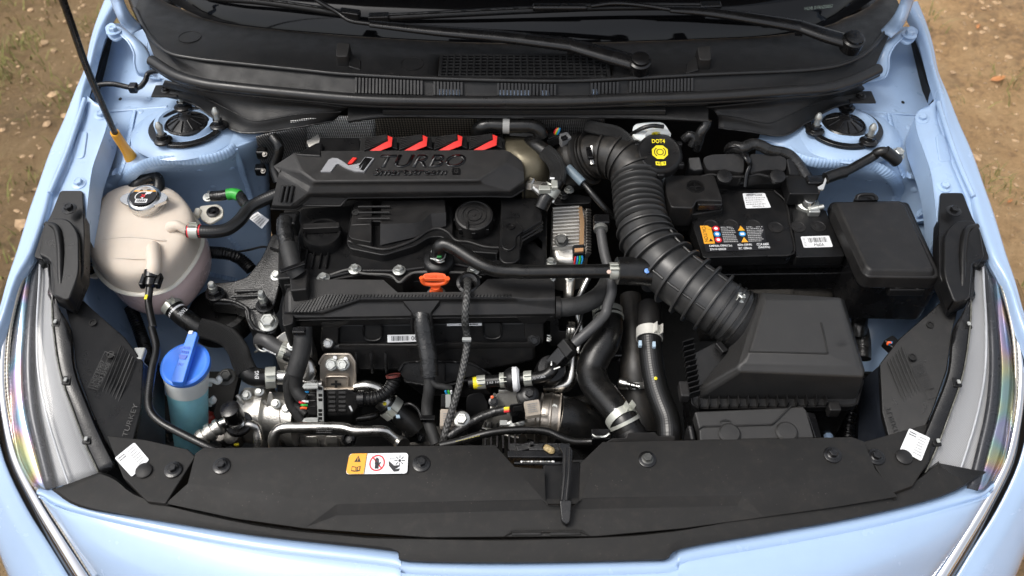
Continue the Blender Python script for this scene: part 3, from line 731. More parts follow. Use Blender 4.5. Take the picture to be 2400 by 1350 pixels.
# air grille: crossing bars over a dark well
F = quadmap(Q('P', (1033, 129, .997), (1428, 133, .997), (1420, 183, .997), (1033, 181, .997)))
box('grille_well', F(.5, .5, -.04), (.52, .17, .01), PLD, cowl)
box('well_web', F(.33, .5, -.03), (.006, .05, .012), BLUEF, cowl)
bar = mat('grille_bar', (.010, .010, .0105), .45)
for i in range(26):
    u = i/25; a, b = F(u, 0, .0), F(u, 1, .0); box('grille_bar', (a+b)/2, (.0036 if 0 < i < 25 else .006, (a-b).length, .009), bar, cowl, ax=axes(Vector((1, 0, 0)), (0, 0, 1)), bevel=.0006)
for i in range(8):
    v = i/7; a, b = F(0, v, .0), F(1, v, .0); box('grille_bar', (a+b)/2, ((a-b).length, .0026 if 0 < i < 7 else .006, .007), bar, cowl, bevel=.0005)
# slots in the wall under the ridge
def slots(x0, x1, n, back):
    for i in range(n+1):
        x = x0+(x1-x0)*i/n; p = W(x, px_at(RD, x)+7, .990); q = W(x+(x-1200)*.012, px_at(SE, x)-14, .974)
        d = (q-p); box('vent_slat', (p+q)/2+Vector((0, -.004, .003)), (.0042, d.length, .004), bar, cowl, ax=axes(Vector((1, 0, 0)), Vector((1, 0, 0)).cross(d)), bevel=.0005)
    a, b = (x0+.5, x1-.5); pts = [W(a, px_at(RD, a)+9, .986), W(b, px_at(RD, b)+9, .986), W(b+(b-1200)*.012, px_at(SE, b)-15, .974), W(a+(a-1200)*.012, px_at(SE, a)-15, .974)]
    prism('vent_recess', [p+Vector((0, -.002, .0015)) for p in pts], 0, PLD, cowl, zrel=.002, bevel=0)
    if back:
        for u0, u1 in back:
            pp = quadmap(pts); c4 = [pp(u0, .55), pp(u1, .55), pp(u1, 1), pp(u0, 1)]
            prism('painted_web', [p+Vector((0, -.003, .0022)) for p in c4], 0, BLUEF, cowl, zrel=.002, bevel=0)
slots(838, 990, 19, None); slots(1020, 1083, 8, ((.1, .95),)); slots(1168, 1300, 16, ((.02, .55), (.75, .9))); slots(1385, 1445, 7, ((0, .2),)); slots(1475, 1618, 18, None)
for x, y in ((806, 140), (1648, 148)):      # washer jets
    p, n = hit('cowl', x, y+12); X = 1 if x < 1200 else -1
    prism('washer_jet', [p+Vector((a*X, b, c)) for a, b, c in ((-.012, -.002, .020), (.010, -.002, .020), (.013, .026, .030), (-.012, .026, .032))], 0, PLM, cowl, zrel=.034, r=.005, bevel=.002, flare=.003)
    prism('washer_jet_fairing', [p+Vector((a*X, b, c)) for a, b, c in ((.010, -.01, .004), (.034, -.018, .002), (.030, .012, .002), (.012, .02, .014))], 0, COWL, cowl, zrel=.02, bevel=.002)
for x, y, r in ((445, 87, 26), (966, 150, 28)):   # moulded roundels
    p, n = hit('cowl', x, y); lathe('roundel', p+n*.0004, n, [(.0215, -.001), (.0215, .0009), (.0205, .0009), (.0202, .0001), (0, .0001)], COWL, cowl, seg=40)
# flange below the seal and the two outer shrouds
fl_t = [(815, 250), (900, 252), (1050, 255), (1200, 256), (1350, 255), (1500, 252), (1660, 246)]; fl_b = [(815, 284), (905, 273), (1050, 274), (1200, 276), (1350, 276), (1500, 276), (1660, 284)]
loft('lower_flange', [[W(x, y-10, .968) for x, y in fl_t], [W(x, y, .955) for x, y in fl_t], [W(x, y-4, .95) for x, y in fl_b], [W(x, y, .945) for x, y in fl_b], [W(x, y, .945)+Vector((0, .01, -.012)) for x, y in fl_b]], COWL, cowl, nu=4, nv=3)
tube('flange_edge', [W(x, y, .946) for x, y in fl_b], .0016, SEAL, cowl, seg=6)
for x in (933, 1025, 1085, 1232, 1295, 1325, 1383, 1436, 1528):
    p = W(x, 263, .953); lathe('flange_clip', p, (0, -.5, 1), [(.006, 0), (.006, .002), (.003, .003), (0, .003)], PLG, cowl, seg=10)
def shroud(rows, name):
    loft(name, rows, COWL, cowl, nu=4, nv=4, thick=.003)
    tube('shroud_edge', rows[-1], .0018, SEAL, cowl, seg=6); tube('shroud_crease', rows[2], .0012, COWL, cowl, seg=6)
shroud([Q('P', (385, 190, .972), (470, 208, .968), (560, 220, .965), (650, 232, .963), (740, 243, .96), (815, 252, .958)),
        Q('P', (382, 203, .955), (460, 222, .955), (540, 238, .95), (620, 250, .945), (720, 252, .948), (808, 258, .95)),
        Q('P', (400, 212, .945), (470, 226, .945), (545, 262, .935), (600, 283, .93), (700, 268, .938), (800, 262, .944)),
        Q('P', (385, 226, .935), (462, 240, .93), (530, 275, .92), (590, 300, .918), (690, 285, .925), (790, 276, .93)),
        Q('P', (371, 222, .93), (450, 243, .92), (520, 290, .912), (575, 312, .91), (680, 301, .915), (780, 284, .92))], 'shroud')
shroud([Q('P', (2020, 200, .972), (1935, 218, .968), (1845, 230, .965), (1765, 240, .963), (1700, 248, .96), (1655, 252, .958)),
        Q('P', (2026, 210, .955), (1935, 228, .955), (1850, 245, .95), (1785, 255, .945), (1725, 256, .948), (1672, 258, .95)),
        Q('P', (2005, 222, .945), (1930, 236, .945), (1850, 270, .935), (1800, 288, .93), (1730, 275, .938), (1680, 268, .944)),
        Q('P', (2015, 236, .935), (1940, 248, .93), (1872, 285, .92), (1820, 305, .918), (1740, 292, .925), (1684, 284, .93)),
        Q('P', (2030, 232, .93), (1955, 252, .92), (1890, 288, .912), (1835, 318, .91), (1750, 308, .915), (1684, 300, .92))], 'shroud')
for x, y, z in ((390, 214, .938), (2017, 228, .938)):
    c = W(x, y, z); box('shroud_tab', c, (.05, .035, .004), COWL, cowl, bevel=.0015); bolt(c+UP*.002, .006, PLG, cowl, flange=1.6)
def wiper(label, piv, arm, rod, head_r, blade, caps):
    o = thing('wiper', label, 'wiper', W(piv[0], piv[1], .98), 'windscreen wipers')
    pc = W(*piv)
    ws_ = [W(*p[:3]) for p in arm]; rad = [p[3] for p in arm]
    tube('arm_head', ws_[:3], rad[:3], PLG, o, seg=14, step=.006, flat=.55)
    tube('arm', ws_[2:], rad[2:], PLG, o, seg=14, step=.01, flat=.6)
    lathe('pivot_cap', pc+UP*.004, (0, -.25, 1), [(head_r*1.25, -.022), (head_r*1.25, .001), (head_r*1.02, .003), (head_r, .002), (head_r*.96, .008), (head_r*.5, .0105), (0, .011)], PLG, o, seg=28)
    lathe('knuckle', ws_[2]-UP*.006, (1, -.2, 0), [(.012, -.006), (.013, -.006), (.013, .006), (0, .006)], PLG, o, seg=16)
    tube('arm_rod', [W(*p) for p in rod], .0042, PLG, o, seg=8)
    B = [W(*p) for p in blade]; tube('blade', B, .0085, PL, o, seg=12, flat=.8); tube('blade_spine', [b+Vector((0, -.004, .0075)) for b in B], .0016, SEAL, o, seg=6)
    for p, d in caps: box('blade_cap', W(*p), (.040, .018, .014), PLG, o, ax=axes(B[-1]-B[0]), bevel=.003)
    return o
wiper('wiper whose arm runs down to the pivot beside the air grille', (1500, 147, 1.022), [(1497, 150, 1.015, .020), (1420, 128, 1.022, .020), (1340, 106, 1.03, .0165), (1180, 86, 1.036, .0155), (1020, 72, 1.04, .013), (868, 56, 1.045, .0085)],
      [(868, 56, 1.045), (820, 48, 1.047), (790, 28, 1.055), (745, 2, 1.07), (730, -15, 1.08)], .0165, [(350, -28, 1.05), (500, -6, 1.045), (600, 2, 1.042), (720, 18, 1.040), (830, 36, 1.036)], (((820, 32, 1.040), 0),))
wiper('wiper whose arm runs to the pivot in the far corner by the wing', (2000, 97, 1.035), [(1998, 100, 1.028, .020), (1935, 82, 1.032, .019), (1876, 62, 1.036, .0165), (1770, 44, 1.042, .015), (1660, 28, 1.048, .013), (1570, 22, 1.052, .0085)],
      [(1570, 22, 1.052), (1500, 12, 1.056), (1440, 8, 1.058), (1385, 14, 1.056)], .0165, [(880, 42, 1.030), (1050, 33, 1.038), (1250, 23, 1.044), (1450, 16, 1.046), (1670, 16, 1.046)], (((888, 41, 1.034), 0), ((1665, 15, 1.050), 0)))
ad = [o for o in bpy.data.objects if o.name.startswith('wiper')][-1]
box('blade_adapter', W(1312, 17, 1.056), (.105, .016, .012), PLG, ad, bevel=.005)
# stamped number behind the glass
p0 = [hit('glass', *q)[0] for q in ((1883, 13), (1953, 6), (1953, 22), (1883, 29))]
text('>NLHBU51FANZ000057', quadmap(p0), .02, .28, .98, .75, mat('etched_number', (.30, .36, .30), .5), ws, h=.001)

# ================================================================== bonnet, raised
hb = [(-.80, 1.62, 1.085), (-.5, 1.66, 1.11), (0, 1.68, 1.12), (.5, 1.66, 1.11), (.80, 1.62, 1.085)]
an = R(66); dv = Vector((0, -math.cos(an), math.sin(an))); nn = Vector((0, -math.sin(an), -math.cos(an)))
rows = []
for t, bul, wd in ((0, 0, 1), (.25, .02, 1.0), (.5, .03, .99), (.75, .03, .95), (1, 0, .86)):
    rows.append([Vector((x*wd, y, z))+dv*(1.0*t*(1-.10*(abs(x)/.8)**2))-nn*bul*(1-(x/.8)**2) for x, y, z in hb])
loft('bonnet', rows, BLUE, car, nu=5, nv=5, thick=.012)
rows = [[p+nn*.02 for p in cr(r, 2)[1:-1]] for r in rows]; rows = [[a.lerp(rows[2][i], .12) for i, a in enumerate(r)] for r in rows]
loft('bonnet_frame', rows, BLUEF, car, nu=3, nv=5, thick=.01)
c0_, c1_ = rows[0], rows[-1]
loft('bonnet_dark_sheet', [[a.lerp(b, t)*1.0+nn*.022+Vector((-(a.x)*.03, 0, 0)) for a, b in zip(c0_, c1_)] for t in (.03, .5, .95)], FOAM, car, nu=3, nv=4, thick=.012)  # unseen dark sheet, added so the windscreen reflects something dark
for mir in (False, True):
    f = (lambda x, y, z: W(2398-x, y+8, z)) if mir else W
    loft('pillar_base', [[f(285, -60, .95), f(340, -60, .96), f(400, -50, .97)], [f(300, 0, .945), f(350, 0, .955), f(420, 10, .96)], [f(322, 50, .94), f(365, 50, .95), f(440, 40, .95)]], PLG, car, nu=3, nv=3, thick=.004)
    for sx, sy, dk in ((256, 437, 0), (214, 452, 1), (300, 255, 0), (330, 262, 0), (350, 232, 0), (282, 232, 1), (470, 400, 0), (545, 395, 0), (360, 415, 0), (255, 350, 1), (500, 440, 0), (268, 290, 0)):
        p, n = hit('apron_r' if mir else 'apron_l', *((2398-sx, sy+8) if mir else (sx, sy)))
        if p: lathe('pressed_dimple', p, n, [(.006, -.001), (.006, .0006), (.0045, .0014), (0, .0016)] if not dk else [(.0035, -.001), (.0035, .0006), (0, .0006)], PLD if dk else BLUEF, car, seg=14)
    for pts in (((232, 262), (300, 257), (392, 250)), ((215, 330), (250, 332), (283, 330)), ((218, 372), (245, 373), (268, 372))):
        q = [hit('apron_r' if mir else 'apron_l', *((2398-x, y+8) if mir else (x, y)))[0] for x, y in pts]
        if all(q): tube('pressed_swage', q, .0042, BLUEF, car, seg=10, flat=.5)
    q = [f(x, y, z) for x, y, z in ((199, 232, .950), (184, 280, .943), (162, 345, .930), (142, 395, .920), (117, 452, .909))]
    tube('fender_swage', q, .0045, BLUE, car, seg=10)
# ================================================================== headlights, bumper, front panel
SILV = mat('lamp_ribbed', (.62, .61, .60), .35, .55, var=.05)
def striped():
    m, nt, b = _new('ribbed_lens_body'); L = nt.links.new; tc = N(nt, 'ShaderNodeTexCoord'); sp = N(nt, 'ShaderNodeSeparateXYZ'); L(tc.outputs['Object'], sp.inputs[0])
    def M(op, a, c=None, v=None):
        n = N(nt, 'ShaderNodeMath', operation=op); L(a, n.inputs[0])
        if c is not None: L(c, n.inputs[1])
        if v is not None: n.inputs[1].default_value = v
        return n.outputs[0]
    ab = M('ABSOLUTE', sp.outputs[0])
    h = M('SINE', M('MULTIPLY', M('ADD', M('MULTIPLY', sp.outputs[1], v=1.0), M('MULTIPLY', ab, v=.75)), v=2600))
    r = N(nt, 'ShaderNodeMapRange'); r.inputs[1].default_value = -1; L(h, r.inputs[0])
    mx = N(nt, 'ShaderNodeMix', data_type='RGBA'); L(r.outputs[0], mx.inputs[0]); mx.inputs[6].default_value = (.26, .26, .27, 1); mx.inputs[7].default_value = (.50, .495, .49, 1); L(mx.outputs[2], b.inputs['Base Color'])
    b.inputs['Roughness'].default_value = .45; b.inputs['Metallic'].default_value = 0
    bp = N(nt, 'ShaderNodeBump', Strength=.08, Distance=.001); L(h, bp.inputs['Height']); L(bp.outputs[0], b.inputs['Normal']); return m
STRIPE = striped()
def rainbow_paint():
    m, nt, b = _new('painted_rainbow_bezel'); b.inputs['Base Color'].default_value = (.42, .42, .44, 1); b.inputs['Metallic'].default_value = .75; b.inputs['Roughness'].default_value = .22
    tc = N(nt, 'ShaderNodeTexCoord'); n = N(nt, 'ShaderNodeTexNoise', Scale=9.0, Detail=1.0); nt.links.new(tc.outputs['Object'], n.inputs['Vector'])
    r = N(nt, 'ShaderNodeMapRange'); r.inputs[1].default_value = .3; r.inputs[2].default_value = .7; r.inputs[3].default_value = 250; r.inputs[4].default_value = 800; nt.links.new(n.outputs[0], r.inputs[0])
    cr_ = N(nt, 'ShaderNodeValToRGB'); E_ = cr_.color_ramp.elements; E_[0].position = .30; E_[0].color = (.45, .45, .50, 1); E_[1].position = .72; E_[1].color = (.60, .62, .66, 1)  # rainbow sheen of the lens painted into the base colour by noise
    for p_, c_ in ((.38, (.30, .48, .60)), (.43, (.55, .42, .62)), (.47, (.72, .50, .42)), (.52, (.70, .66, .34)), (.57, (.40, .60, .52)), (.63, (.48, .46, .66))): e_ = E_.new(p_); e_.color = rgba(c_)
    nt.links.new(n.outputs[0], cr_.inputs[0]); nt.links.new(cr_.outputs[0], b.inputs['Base Color']); return m
RAINBOW = rainbow_paint()
def clear():
    m = bpy.data.materials.new('clear_lens'); m.use_nodes = True; nt = m.node_tree; nt.nodes.clear(); o = nt.nodes.new('ShaderNodeOutputMaterial')
    t = N(nt, 'ShaderNodeBsdfTransparent'); g = N(nt, 'ShaderNodeBsdfGlossy'); g.inputs['Roughness'].default_value = .10; f = N(nt, 'ShaderNodeFresnel'); f.inputs[0].default_value = 1.4; mx = N(nt, 'ShaderNodeMixShader')
    t.inputs[0].default_value = (.95, .96, .97, 1)
    nt.links.new(f.outputs[0], mx.inputs[0]); nt.links.new(t.outputs[0], mx.inputs[1]); nt.links.new(g.outputs[0], mx.inputs[2]); nt.links.new(mx.outputs[0], o.inputs[0]); return m
CLEAR = clear()
LIN = [(108, 598, .872), (120, 660, .865), (124, 760, .85), (140, 870, .825), (170, 960, .80), (200, 1040, .775), (234, 1114, .752)]
LB1 = [(84, 606, .868), (72, 660, .862), (60, 760, .846), (53, 860, .82), (60, 960, .795), (84, 1061, .768), (107, 1148, .745)]
LB0 = [(62, 618, .866), (45, 670, .858), (24, 760, .838), (13, 860, .81), (20, 960, .785), (36, 1065, .755), (76, 1140, .735)]
LCH = [(52, 640, .86), (30, 700, .852), (12, 780, .832), (5, 870, .803), (12, 965, .773), (38, 1075, .74), (92, 1180, .70), (150, 1275, .665), (205, 1362, .63)]
HIN = [(118, 690, .865), (135, 720, .858), (168, 775, .845), (177, 865, .825), (212, 960, .80), (243, 1030, .778), (276, 1094, .758)]
def lamp(mir):
    f = (lambda p, dz=0: W(2398-p[0], p[1]+5, p[2]+dz)) if mir else (lambda p, dz=0: W(p[0], p[1], p[2]+dz))
    h = bpy.data.objects.new('headlight', None); COL.objects.link(h); h.parent = car; h.empty_display_size = .02
    loft('ribbed_reflector', [[f(p, -.010) for p in LIN], [f(a, -.016).lerp(f(b, -.016), .5) for a, b in zip(LIN, LB1)], [f(p, -.012) for p in LB1]], STRIPE, h, nu=4, nv=4, thick=.004)
    tube('light_guide', [f(a, -.007).lerp(f(b, -.007), .58) for a, b in zip(LIN, LB1)], .0020, mat('light_guide', (.50, .51, .53), .2, coat=.5), h, seg=8)
    # dark lens reflection, painted as a strip over the outer half of the ribbed body
    loft('painted_reflection', [[f(a, -.009).lerp(f(b, -.009), .62+.03*i) for i, (a, b) in enumerate(zip(LIN, LB1))], [f(p, -.006) for p in LB1]], mat('dark_reflection', (.05, .05, .055), .25, .3), h, nu=4, nv=2, thick=.003)
    loft('painted_rainbow_bezel', [[f(p, -.008) for p in LB1], [f(a, -.003).lerp(f(b, -.003), .5) for a, b in zip(LB1, LB0)], [f(p, -.010) for p in LB0]], RAINBOW, h, nu=5, nv=3, thick=.004)
    loft('clear_lens', [[f(p, -.001) for p in LIN], [f(a, .006).lerp(f(b, .006), .5) for a, b in zip(LIN, LB1)], [f(p, .003) for p in LB1], [f(p, -.004) for p in LB0]], CLEAR, h, nu=4, nv=3)
    tube('chrome_strip', [f(p) for p in LCH], [.004, .005, .006, .006, .0065, .0075, .009, .010, .011], CHROME, h, seg=12, flat=.8)
    tube('serrated_strip', [f((p[0]+9+i*1.2, p[1]-2, p[2]+.002)) for i, p in enumerate(LCH)], .0035, mat('serrated', (.45, .42, .36), .35, .7, var=.1), h, seg=8, prof=rings(.004, .3))
    sx = 1 if mir else -1
    loft('outer_glass', [[f(p, -.004)+Vector((sx*.003, 0, 0)) for p in LCH], [f(p, -.020)+Vector((sx*.016, -.004, 0)) for p in LCH], [f(p, -.05)+Vector((sx*.026, -.010, 0)) for p in LCH]], mat('dark_glass', (.016, .013, .010), .06, coat=.5), h, nu=4, nv=3, thick=.003)
    # black housing
    loft('housing_rim', [[f(p, -.002) for p in LIN], [f(a, .001).lerp(f(b, .001), .12) for a, b in zip(LIN, HIN)], [f(a, -.001).lerp(f(b, -.001), .85) for a, b in zip(LIN, HIN)], [f(p, -.012) for p in HIN]], PLG, h, nu=4, nv=3, thick=.004)
    tube('housing_edge', [f(p, .001) for p in LIN], .0014, mat('lens_edge', (.10, .10, .085), .3), h, seg=6)
    for x, y, z in ((131, 754, .852), (155, 890, .822), (203, 1028, .781)):
        c = f((x, y, z)); F4 = fillet([c+Vector(q) for q in ((-.006, .008, .001), (.006, .008, .001), (.007, -.008, -.001), (-.006, -.008, -.001))], .002)
        prism('clip_frame', F4, 0, PL, h, zrel=.004, bevel=.001); box('clip_pin', c+Vector((.001, -.002, .0035)), (.005, .007, .003), GREYP, h, bevel=.001)
    # closing panel with moulded lettering
    CPN = [(150, 712, .835), (196, 704, .835), (214, 722, .832), (292, 790, .815), (336, 848, .80), (330, 960, .778), (312, 1032, .763), (276, 1080, .76), (243, 1028, .776), (212, 958, .798), (178, 862, .823), (168, 775, .842)]
    prism('closing_panel', [f(p, -.012) for p in CPN], 0, PLD if False else PL, h, zrel=.012, bevel=.002)
    low = [(336, 850, .79), (382, 890, .72), (384, 1040, .70), (312, 1034, .755), (330, 960, .775)]
    prism('air_guide', [f(p, -.014) for p in low], 0, mat('guide_dark', (.012, .015, .022), .5), h, zrel=.01, bevel=.001)
    for i in range(6):   # moulded ridges
        x0, y0, x1, y1 = 285+i*6.5, 808+i*7, 222+i*5.2, 965+i*10
        tube('moulded_ridge', [f((x0, y0, .812-i*.002), -.0085), f((x1, y1, .787-i*.003), -.0085)], .0012, DGREY, h, seg=6, step=.05)
    for x, y, z in ((218, 757, .826), (260, 832, .812)):
        lathe('adjuster_hole', f((x, y, z), -.0115), (0, -.15, 1), [(.0065, 0), (.0065, .0022), (.0045, .0022), (.004, .0004), (0, .0004)], PLD, h, seg=18)
    # lettering runs along the panel
    q = [(208, 905, .808), (238, 842, .816), (262, 852, .814), (232, 912, .804)]
    if mir: c4 = [f(q[1], -.010), f(q[0], -.010), f(q[3], -.010), f(q[2], -.010)]
    else: c4 = [f(p, -.010) for p in q]
    G = quadmap(c4)
    if mir: c4 = [c4[3], c4[2], c4[1], c4[0]]; c4 = [f(q[2], -.010), f(q[3], -.010), f(q[0], -.010), f(q[1], -.010)]; G = quadmap(c4)
    text('LHD 35907', G, .03, .05, .97, .42, DGREY, h, h=.0012); text('RHD 35908', G, .03, .56, .97, .93, DGREY, h, h=.0012)
    shape(G, [rect(-.05, -.02, 1.3, .02), rect(-.05, .47, 1.3, .5), rect(-.05, .98, 1.3, 1.0), rect(-.05, 0, -.03, 1), rect(1.28, 0, 1.3, 1), rect(.42, 0, .43, 1)], DGREY, h, h=.0012, name='moulded_box')
    q = [(285, 1022, .770), (312, 945, .785), (326, 948, .784), (299, 1026, .769)]
    c4 = [f(p, -.012) for p in q] if not mir else [f(q[2], -.012), f(q[3], -.012), f(q[0], -.012), f(q[1], -.012)]
    text('TURKEY', quadmap(c4), 0, .1, 1, .9, DGREY, h, h=.0012)
    # trim between fender flange and headlight
    TR = [(141, 446, .905), (194, 446, .905), (198, 545, .895), (196, 640, .88), (164, 712, .865), (120, 690, .868), (116, 612, .875), (78, 602, .88), (100, 535, .893), (118, 505, .898)]
    prism('fender_end_trim', [f(p, .002) for p in TR], 0, PL, h, zrel=.03, bevel=.003, r=.006)
    T2 = [(100, 530, .902), (118, 510, .902), (160, 511, .902), (185, 545, .898), (186, 640, .886), (160, 706, .872), (124, 690, .876), (118, 608, .882), (90, 596, .888)]
    prism('trim_step', [f(p, .006) for p in T2], 0, PL, h, zrel=.03, bevel=.004, r=[.006, .01, .02, .03, .02, .01, .006, .012, .006], seg=3)
    tube('trim_bulge', [f((108, 525, .903)), f((132, 535, .905)), f((141, 580, .898)), f((142, 640, .886)), (f((143, 695, .872)))], [.005, .006, .006, .005, .003], PL, h, seg=12)
    bolt(f((163, 490, .913)), .0075, PLG, h, flange=1.7)
    # front corner piece beside the closing panel
    return h
hl = lamp(False); hr = lamp(True)
for sx_ in (-1, 1): box('lamp_tray', (sx_*.655, .80, .56), (.25, .36, .02), PLD, car)

# bumper: painted skin in front of the black trim
FE = [(86, 1152, .736), (130, 1162, .742), (190, 1196, .752), (330, 1224, .757), (600, 1270, .76), (880, 1303, .76), (935, 1313, .76), (962, 1325, .758), (1200, 1332, .758), (1500, 1325, .758), (1575, 1318, .758), (1605, 1296, .76), (1800, 1262, .76), (2030, 1220, .757), (2230, 1175, .75), (2290, 1148, .742), (2332, 1132, .736)]
BE = [(0, 86, 1152, .736), (.06, 94, 1164, .728), (.25, 122, 1207, .708), (.55, 168, 1277, .675), (.8, 222, 1362, .637), (1, 275, 1440, .60)]
def bump_row(t, dy, dz, dn=0):
    for (t0, *q0), (t1, *q1) in zip(BE, BE[1:]):
        if t0 <= t <= t1: q = [u+(v_-u)*(t-t0)/(t1-t0) for u, v_ in zip(q0, q1)]
    eL, eR = W(*q), W(2418-q[0], q[1]-18, q[2]); out = []
    for x, y, z in FE:
        p = W(x, y, z); k_ = abs(p.x)/abs(W(*FE[0 if p.x < 0 else -1]).x); wt = min(1, k_)**7; e_ = eL if p.x < 0 else eR
        m_ = Vector((p.x*(abs(e_.x)/abs(W(*FE[0]).x)), p.y+dy, p.z+dz)); out.append(m_.lerp(e_, wt)+UP*dn*(1-wt))
    return out
low_ = bump_row(1, -.12, -.08)
loft('bumper', [[p+Vector((0, .03, -.012)) for p in bump_row(0, 0, 0)], bump_row(0, .003, -.006), bump_row(.05, -.009, -.010), bump_row(.055, -.0105, -.0095), bump_row(.07, -.0125, -.0015), bump_row(.09, -.0145, 0), bump_row(.2, -.03, -.003), bump_row(.5, -.065, -.018), bump_row(.8, -.095, -.045), low_, [p+Vector((0, -.03, -.2)) for p in low_], [p+Vector((0, .02, -.45)) for p in low_]], BLUE, car, nu=4, nv=4, thick=.003)
for mir in (False, True):
    f = (lambda x, y, z: W(2398-x, y+5, z)) if mir else W
    s = 1 if mir else -1
    # corner skin outside the light strip
    base = [f(*p) for p in ((-30, 850, .79), (-16, 960, .765), (12, 1080, .725), (64, 1190, .68), (120, 1280, .64), (178, 1375, .60))]
    loft('bumper_corner', [base, [p+Vector((s*(.022+.003*i), -.010, -.015)) for i, p in enumerate(base)], [p+Vector((s*(.04+.009*i), -.02-.006*i, -.06-.01*i)) for i, p in enumerate(base)], [p+Vector((s*(.04+.009*i), -.02-.008*i, -.2-.012*i)) for i, p in enumerate(base)], [p+Vector((s*(-.03-.02*i), -.0-.01*i, -.5)) for i, p in enumerate(base)]], BLUE, car, nu=4, nv=4, thick=.003)

cov = thing('front_panel_cover', 'wide charcoal plastic cover over the front crossmember, carrying the warning sticker', 'panel cover', (0, .62, .70))
# curved front strip under the moulded cover
st_o = [(128, 1146, .752), (190, 1184, .760), (330, 1212, .764), (600, 1255, .766), (900, 1288, .767), (935, 1298, .767), (960, 1314, .765), (1200, 1318, .765), (1500, 1312, .765), (1562, 1308, .765), (1600, 1284, .767), (1800, 1248, .767), (2000, 1212, .765), (2200, 1163, .76), (2308, 1106, .752)]
st_i = [(230, 1108, .766), (270, 1125, .770), (345, 1172, .772), (600, 1232, .774), (830, 1258, .775), (900, 1262, .775), (1000, 1264, .775), (1200, 1266, .775), (1450, 1258, .775), (1560, 1248, .775), (1640, 1236, .775), (1800, 1206, .775), (2000, 1164, .772), (2130, 1135, .770), (2200, 1085, .764)]
loft('front_strip', [[W(x, y, z-.02) for x, y, z in st_o], [W(x, y, z) for x, y, z in st_o], [W(a[0], a[1], a[2]).lerp(W(*b), .9) for a, b in zip(st_o, st_i)], [W(x, y, z-.002) for x, y, z in st_i], [W(x, y-6, z-.016) for x, y, z in st_i]], PLT, cov, nu=4, nv=3, angle=30, thick=.002)
# end wings of the cover
for mir in (False, True):
    f = (lambda x, y, z: W(2398-x, y-8 if y < 1150 else y-12, z)) if mir else W
    prism('cover_wing', [W(*p) for p in (((250, 1020, .778), (340, 1030, .780), (440, 1052, .782), (458, 1070, .783), (388, 1180, .782), (345, 1175, .780), (288, 1118, .779)) if not mir else ((2016, 1037, .782), (2184, 990, .778), (2192, 1003, .778), (2176, 1082, .778), (2140, 1138, .779), (2090, 1156, .781), (2030, 1060, .783)))], 0, PLT, cov, zrel=.02, bevel=.002)
    prism('wing_corner', [f(*p) for p in ((228, 1110, .766), (276, 1116, .776), (348, 1178, .780), (600, 1236, .780), (590, 1246, .772), (335, 1206, .768), (195, 1180, .762), (135, 1146, .757))], 0, PLT, cov, zrel=.012, bevel=.0015) if False else None
# the moulded cover itself, faceted
C = {}
def v(k, x, y, z): C[k] = W(x, y, z)
v('a', 476, 1050, .800); v('b', 1160, 1043, .800); v('c', 1206, 1094, .798); v('d', 1276, 1099, .798); v('e', 1279, 1172, .795); v('f', 1284, 1181, .795); v('g', 1350, 1181, .795); v('h', 1357, 1172, .795)
v('i', 1360, 1086, .798); v('j', 1412, 1036, .800); v('k', 1996, 1024, .800); v('l', 2024, 1034, .800)
v('m', 2052, 1100, .792); v('n', 2104, 1164, .778); v('o', 440, 1133, .792); v('p', 388, 1180, .778)
v('q', 790, 1181, .792); v('r', 1740, 1160, .792)       # crease where the front face starts to fall
v('s', 712, 1238, .778); v('t', 790, 1208, .781); v('u', 1728, 1186, .781); v('w', 1790, 1212, .778)
v('x', 1000, 1259, .777); v('y', 1400, 1256, .777); v('z', 1600, 1238, .777); v('A', 1279, 1196, .782); v('B', 1357, 1194, .782)
v('s1', 550, 1215, .778); v('w1', 1960, 1188, .778); v('C', 458, 1062, .797); v('D', 1279, 1173, .795)
v('q1', 1270, 1171, .7935); v('r1', 1365, 1168, .7935)
names = list(C); idx = {k: i for i, k in enumerate(names)}
fc = ['a C o q q1 f e d c b', 'k j i h g r1 r m l', 'f q1 r1 g', 'q t A q1', 'q1 A B r1', 'r1 B u r', 'o p s1 s q', 'q s t', 'r m n w1 w', 'r w u', 't s x A', 'A x y B', 'B y z w u']
faces = [[idx[k] for k in s.split()] for s in fc]
main = pm('cover', [C[k] for k in names], faces, PLT, cov, angle=18)
_b = bmesh.new(); _b.from_mesh(main.data)
for _f in _b.faces:
    if _f.normal.z < 0: _f.normal_flip()
_b.to_mesh(main.data); _b.free()
_s = main.modifiers.new('t', 'SOLIDIFY'); _s.thickness = .004; _s.offset = -1
mb = main.modifiers.new('b', 'BEVEL'); mb.width = .0025; mb.segments = 2; mb.limit_method = 'ANGLE'; mb.angle_limit = R(9)
BV['cover'] = BVHTree.FromPolygons([C[k] for k in names], faces)
# skirt along the rear and the ends
ed = ['p', 'o', 'C', 'a', 'b', 'c', 'd', 'e']; ed2 = ['h', 'i', 'j', 'k', 'l', 'm', 'n']
for E in (ed, ed2):
    P = [C[k]-UP*.001 for k in E]; n = len(P); pm('cover_skirt', P+[p-UP*.03 for p in P], [(i, i+1, n+i+1, n+i) for i in range(n-1)], PLT, cov, smooth=False).modifiers.new('t', 'SOLIDIFY').thickness = .003
box('latch_well', W(1318, 1140, .772), (.060, .075, .02), PL, cov, bevel=.004)
for a, b in ((1200, 1268), (1290, 1360)):
    prism('grille_slot', [W(a, 1247, .7805), W(b, 1246, .7805), W(b, 1253, .7795), W(a, 1254, .7795)], 0, PLD, cov, zrel=.004, bevel=.0005)
prism('slot_brow', [W(1178, 1259, .779), W(1200, 1242, .7815), W(1362, 1241, .7815), W(1382, 1255, .779), W(1362, 1247, .7815), W(1200, 1248, .7815)], 0, PLT, cov, zrel=.004, bevel=.0008)
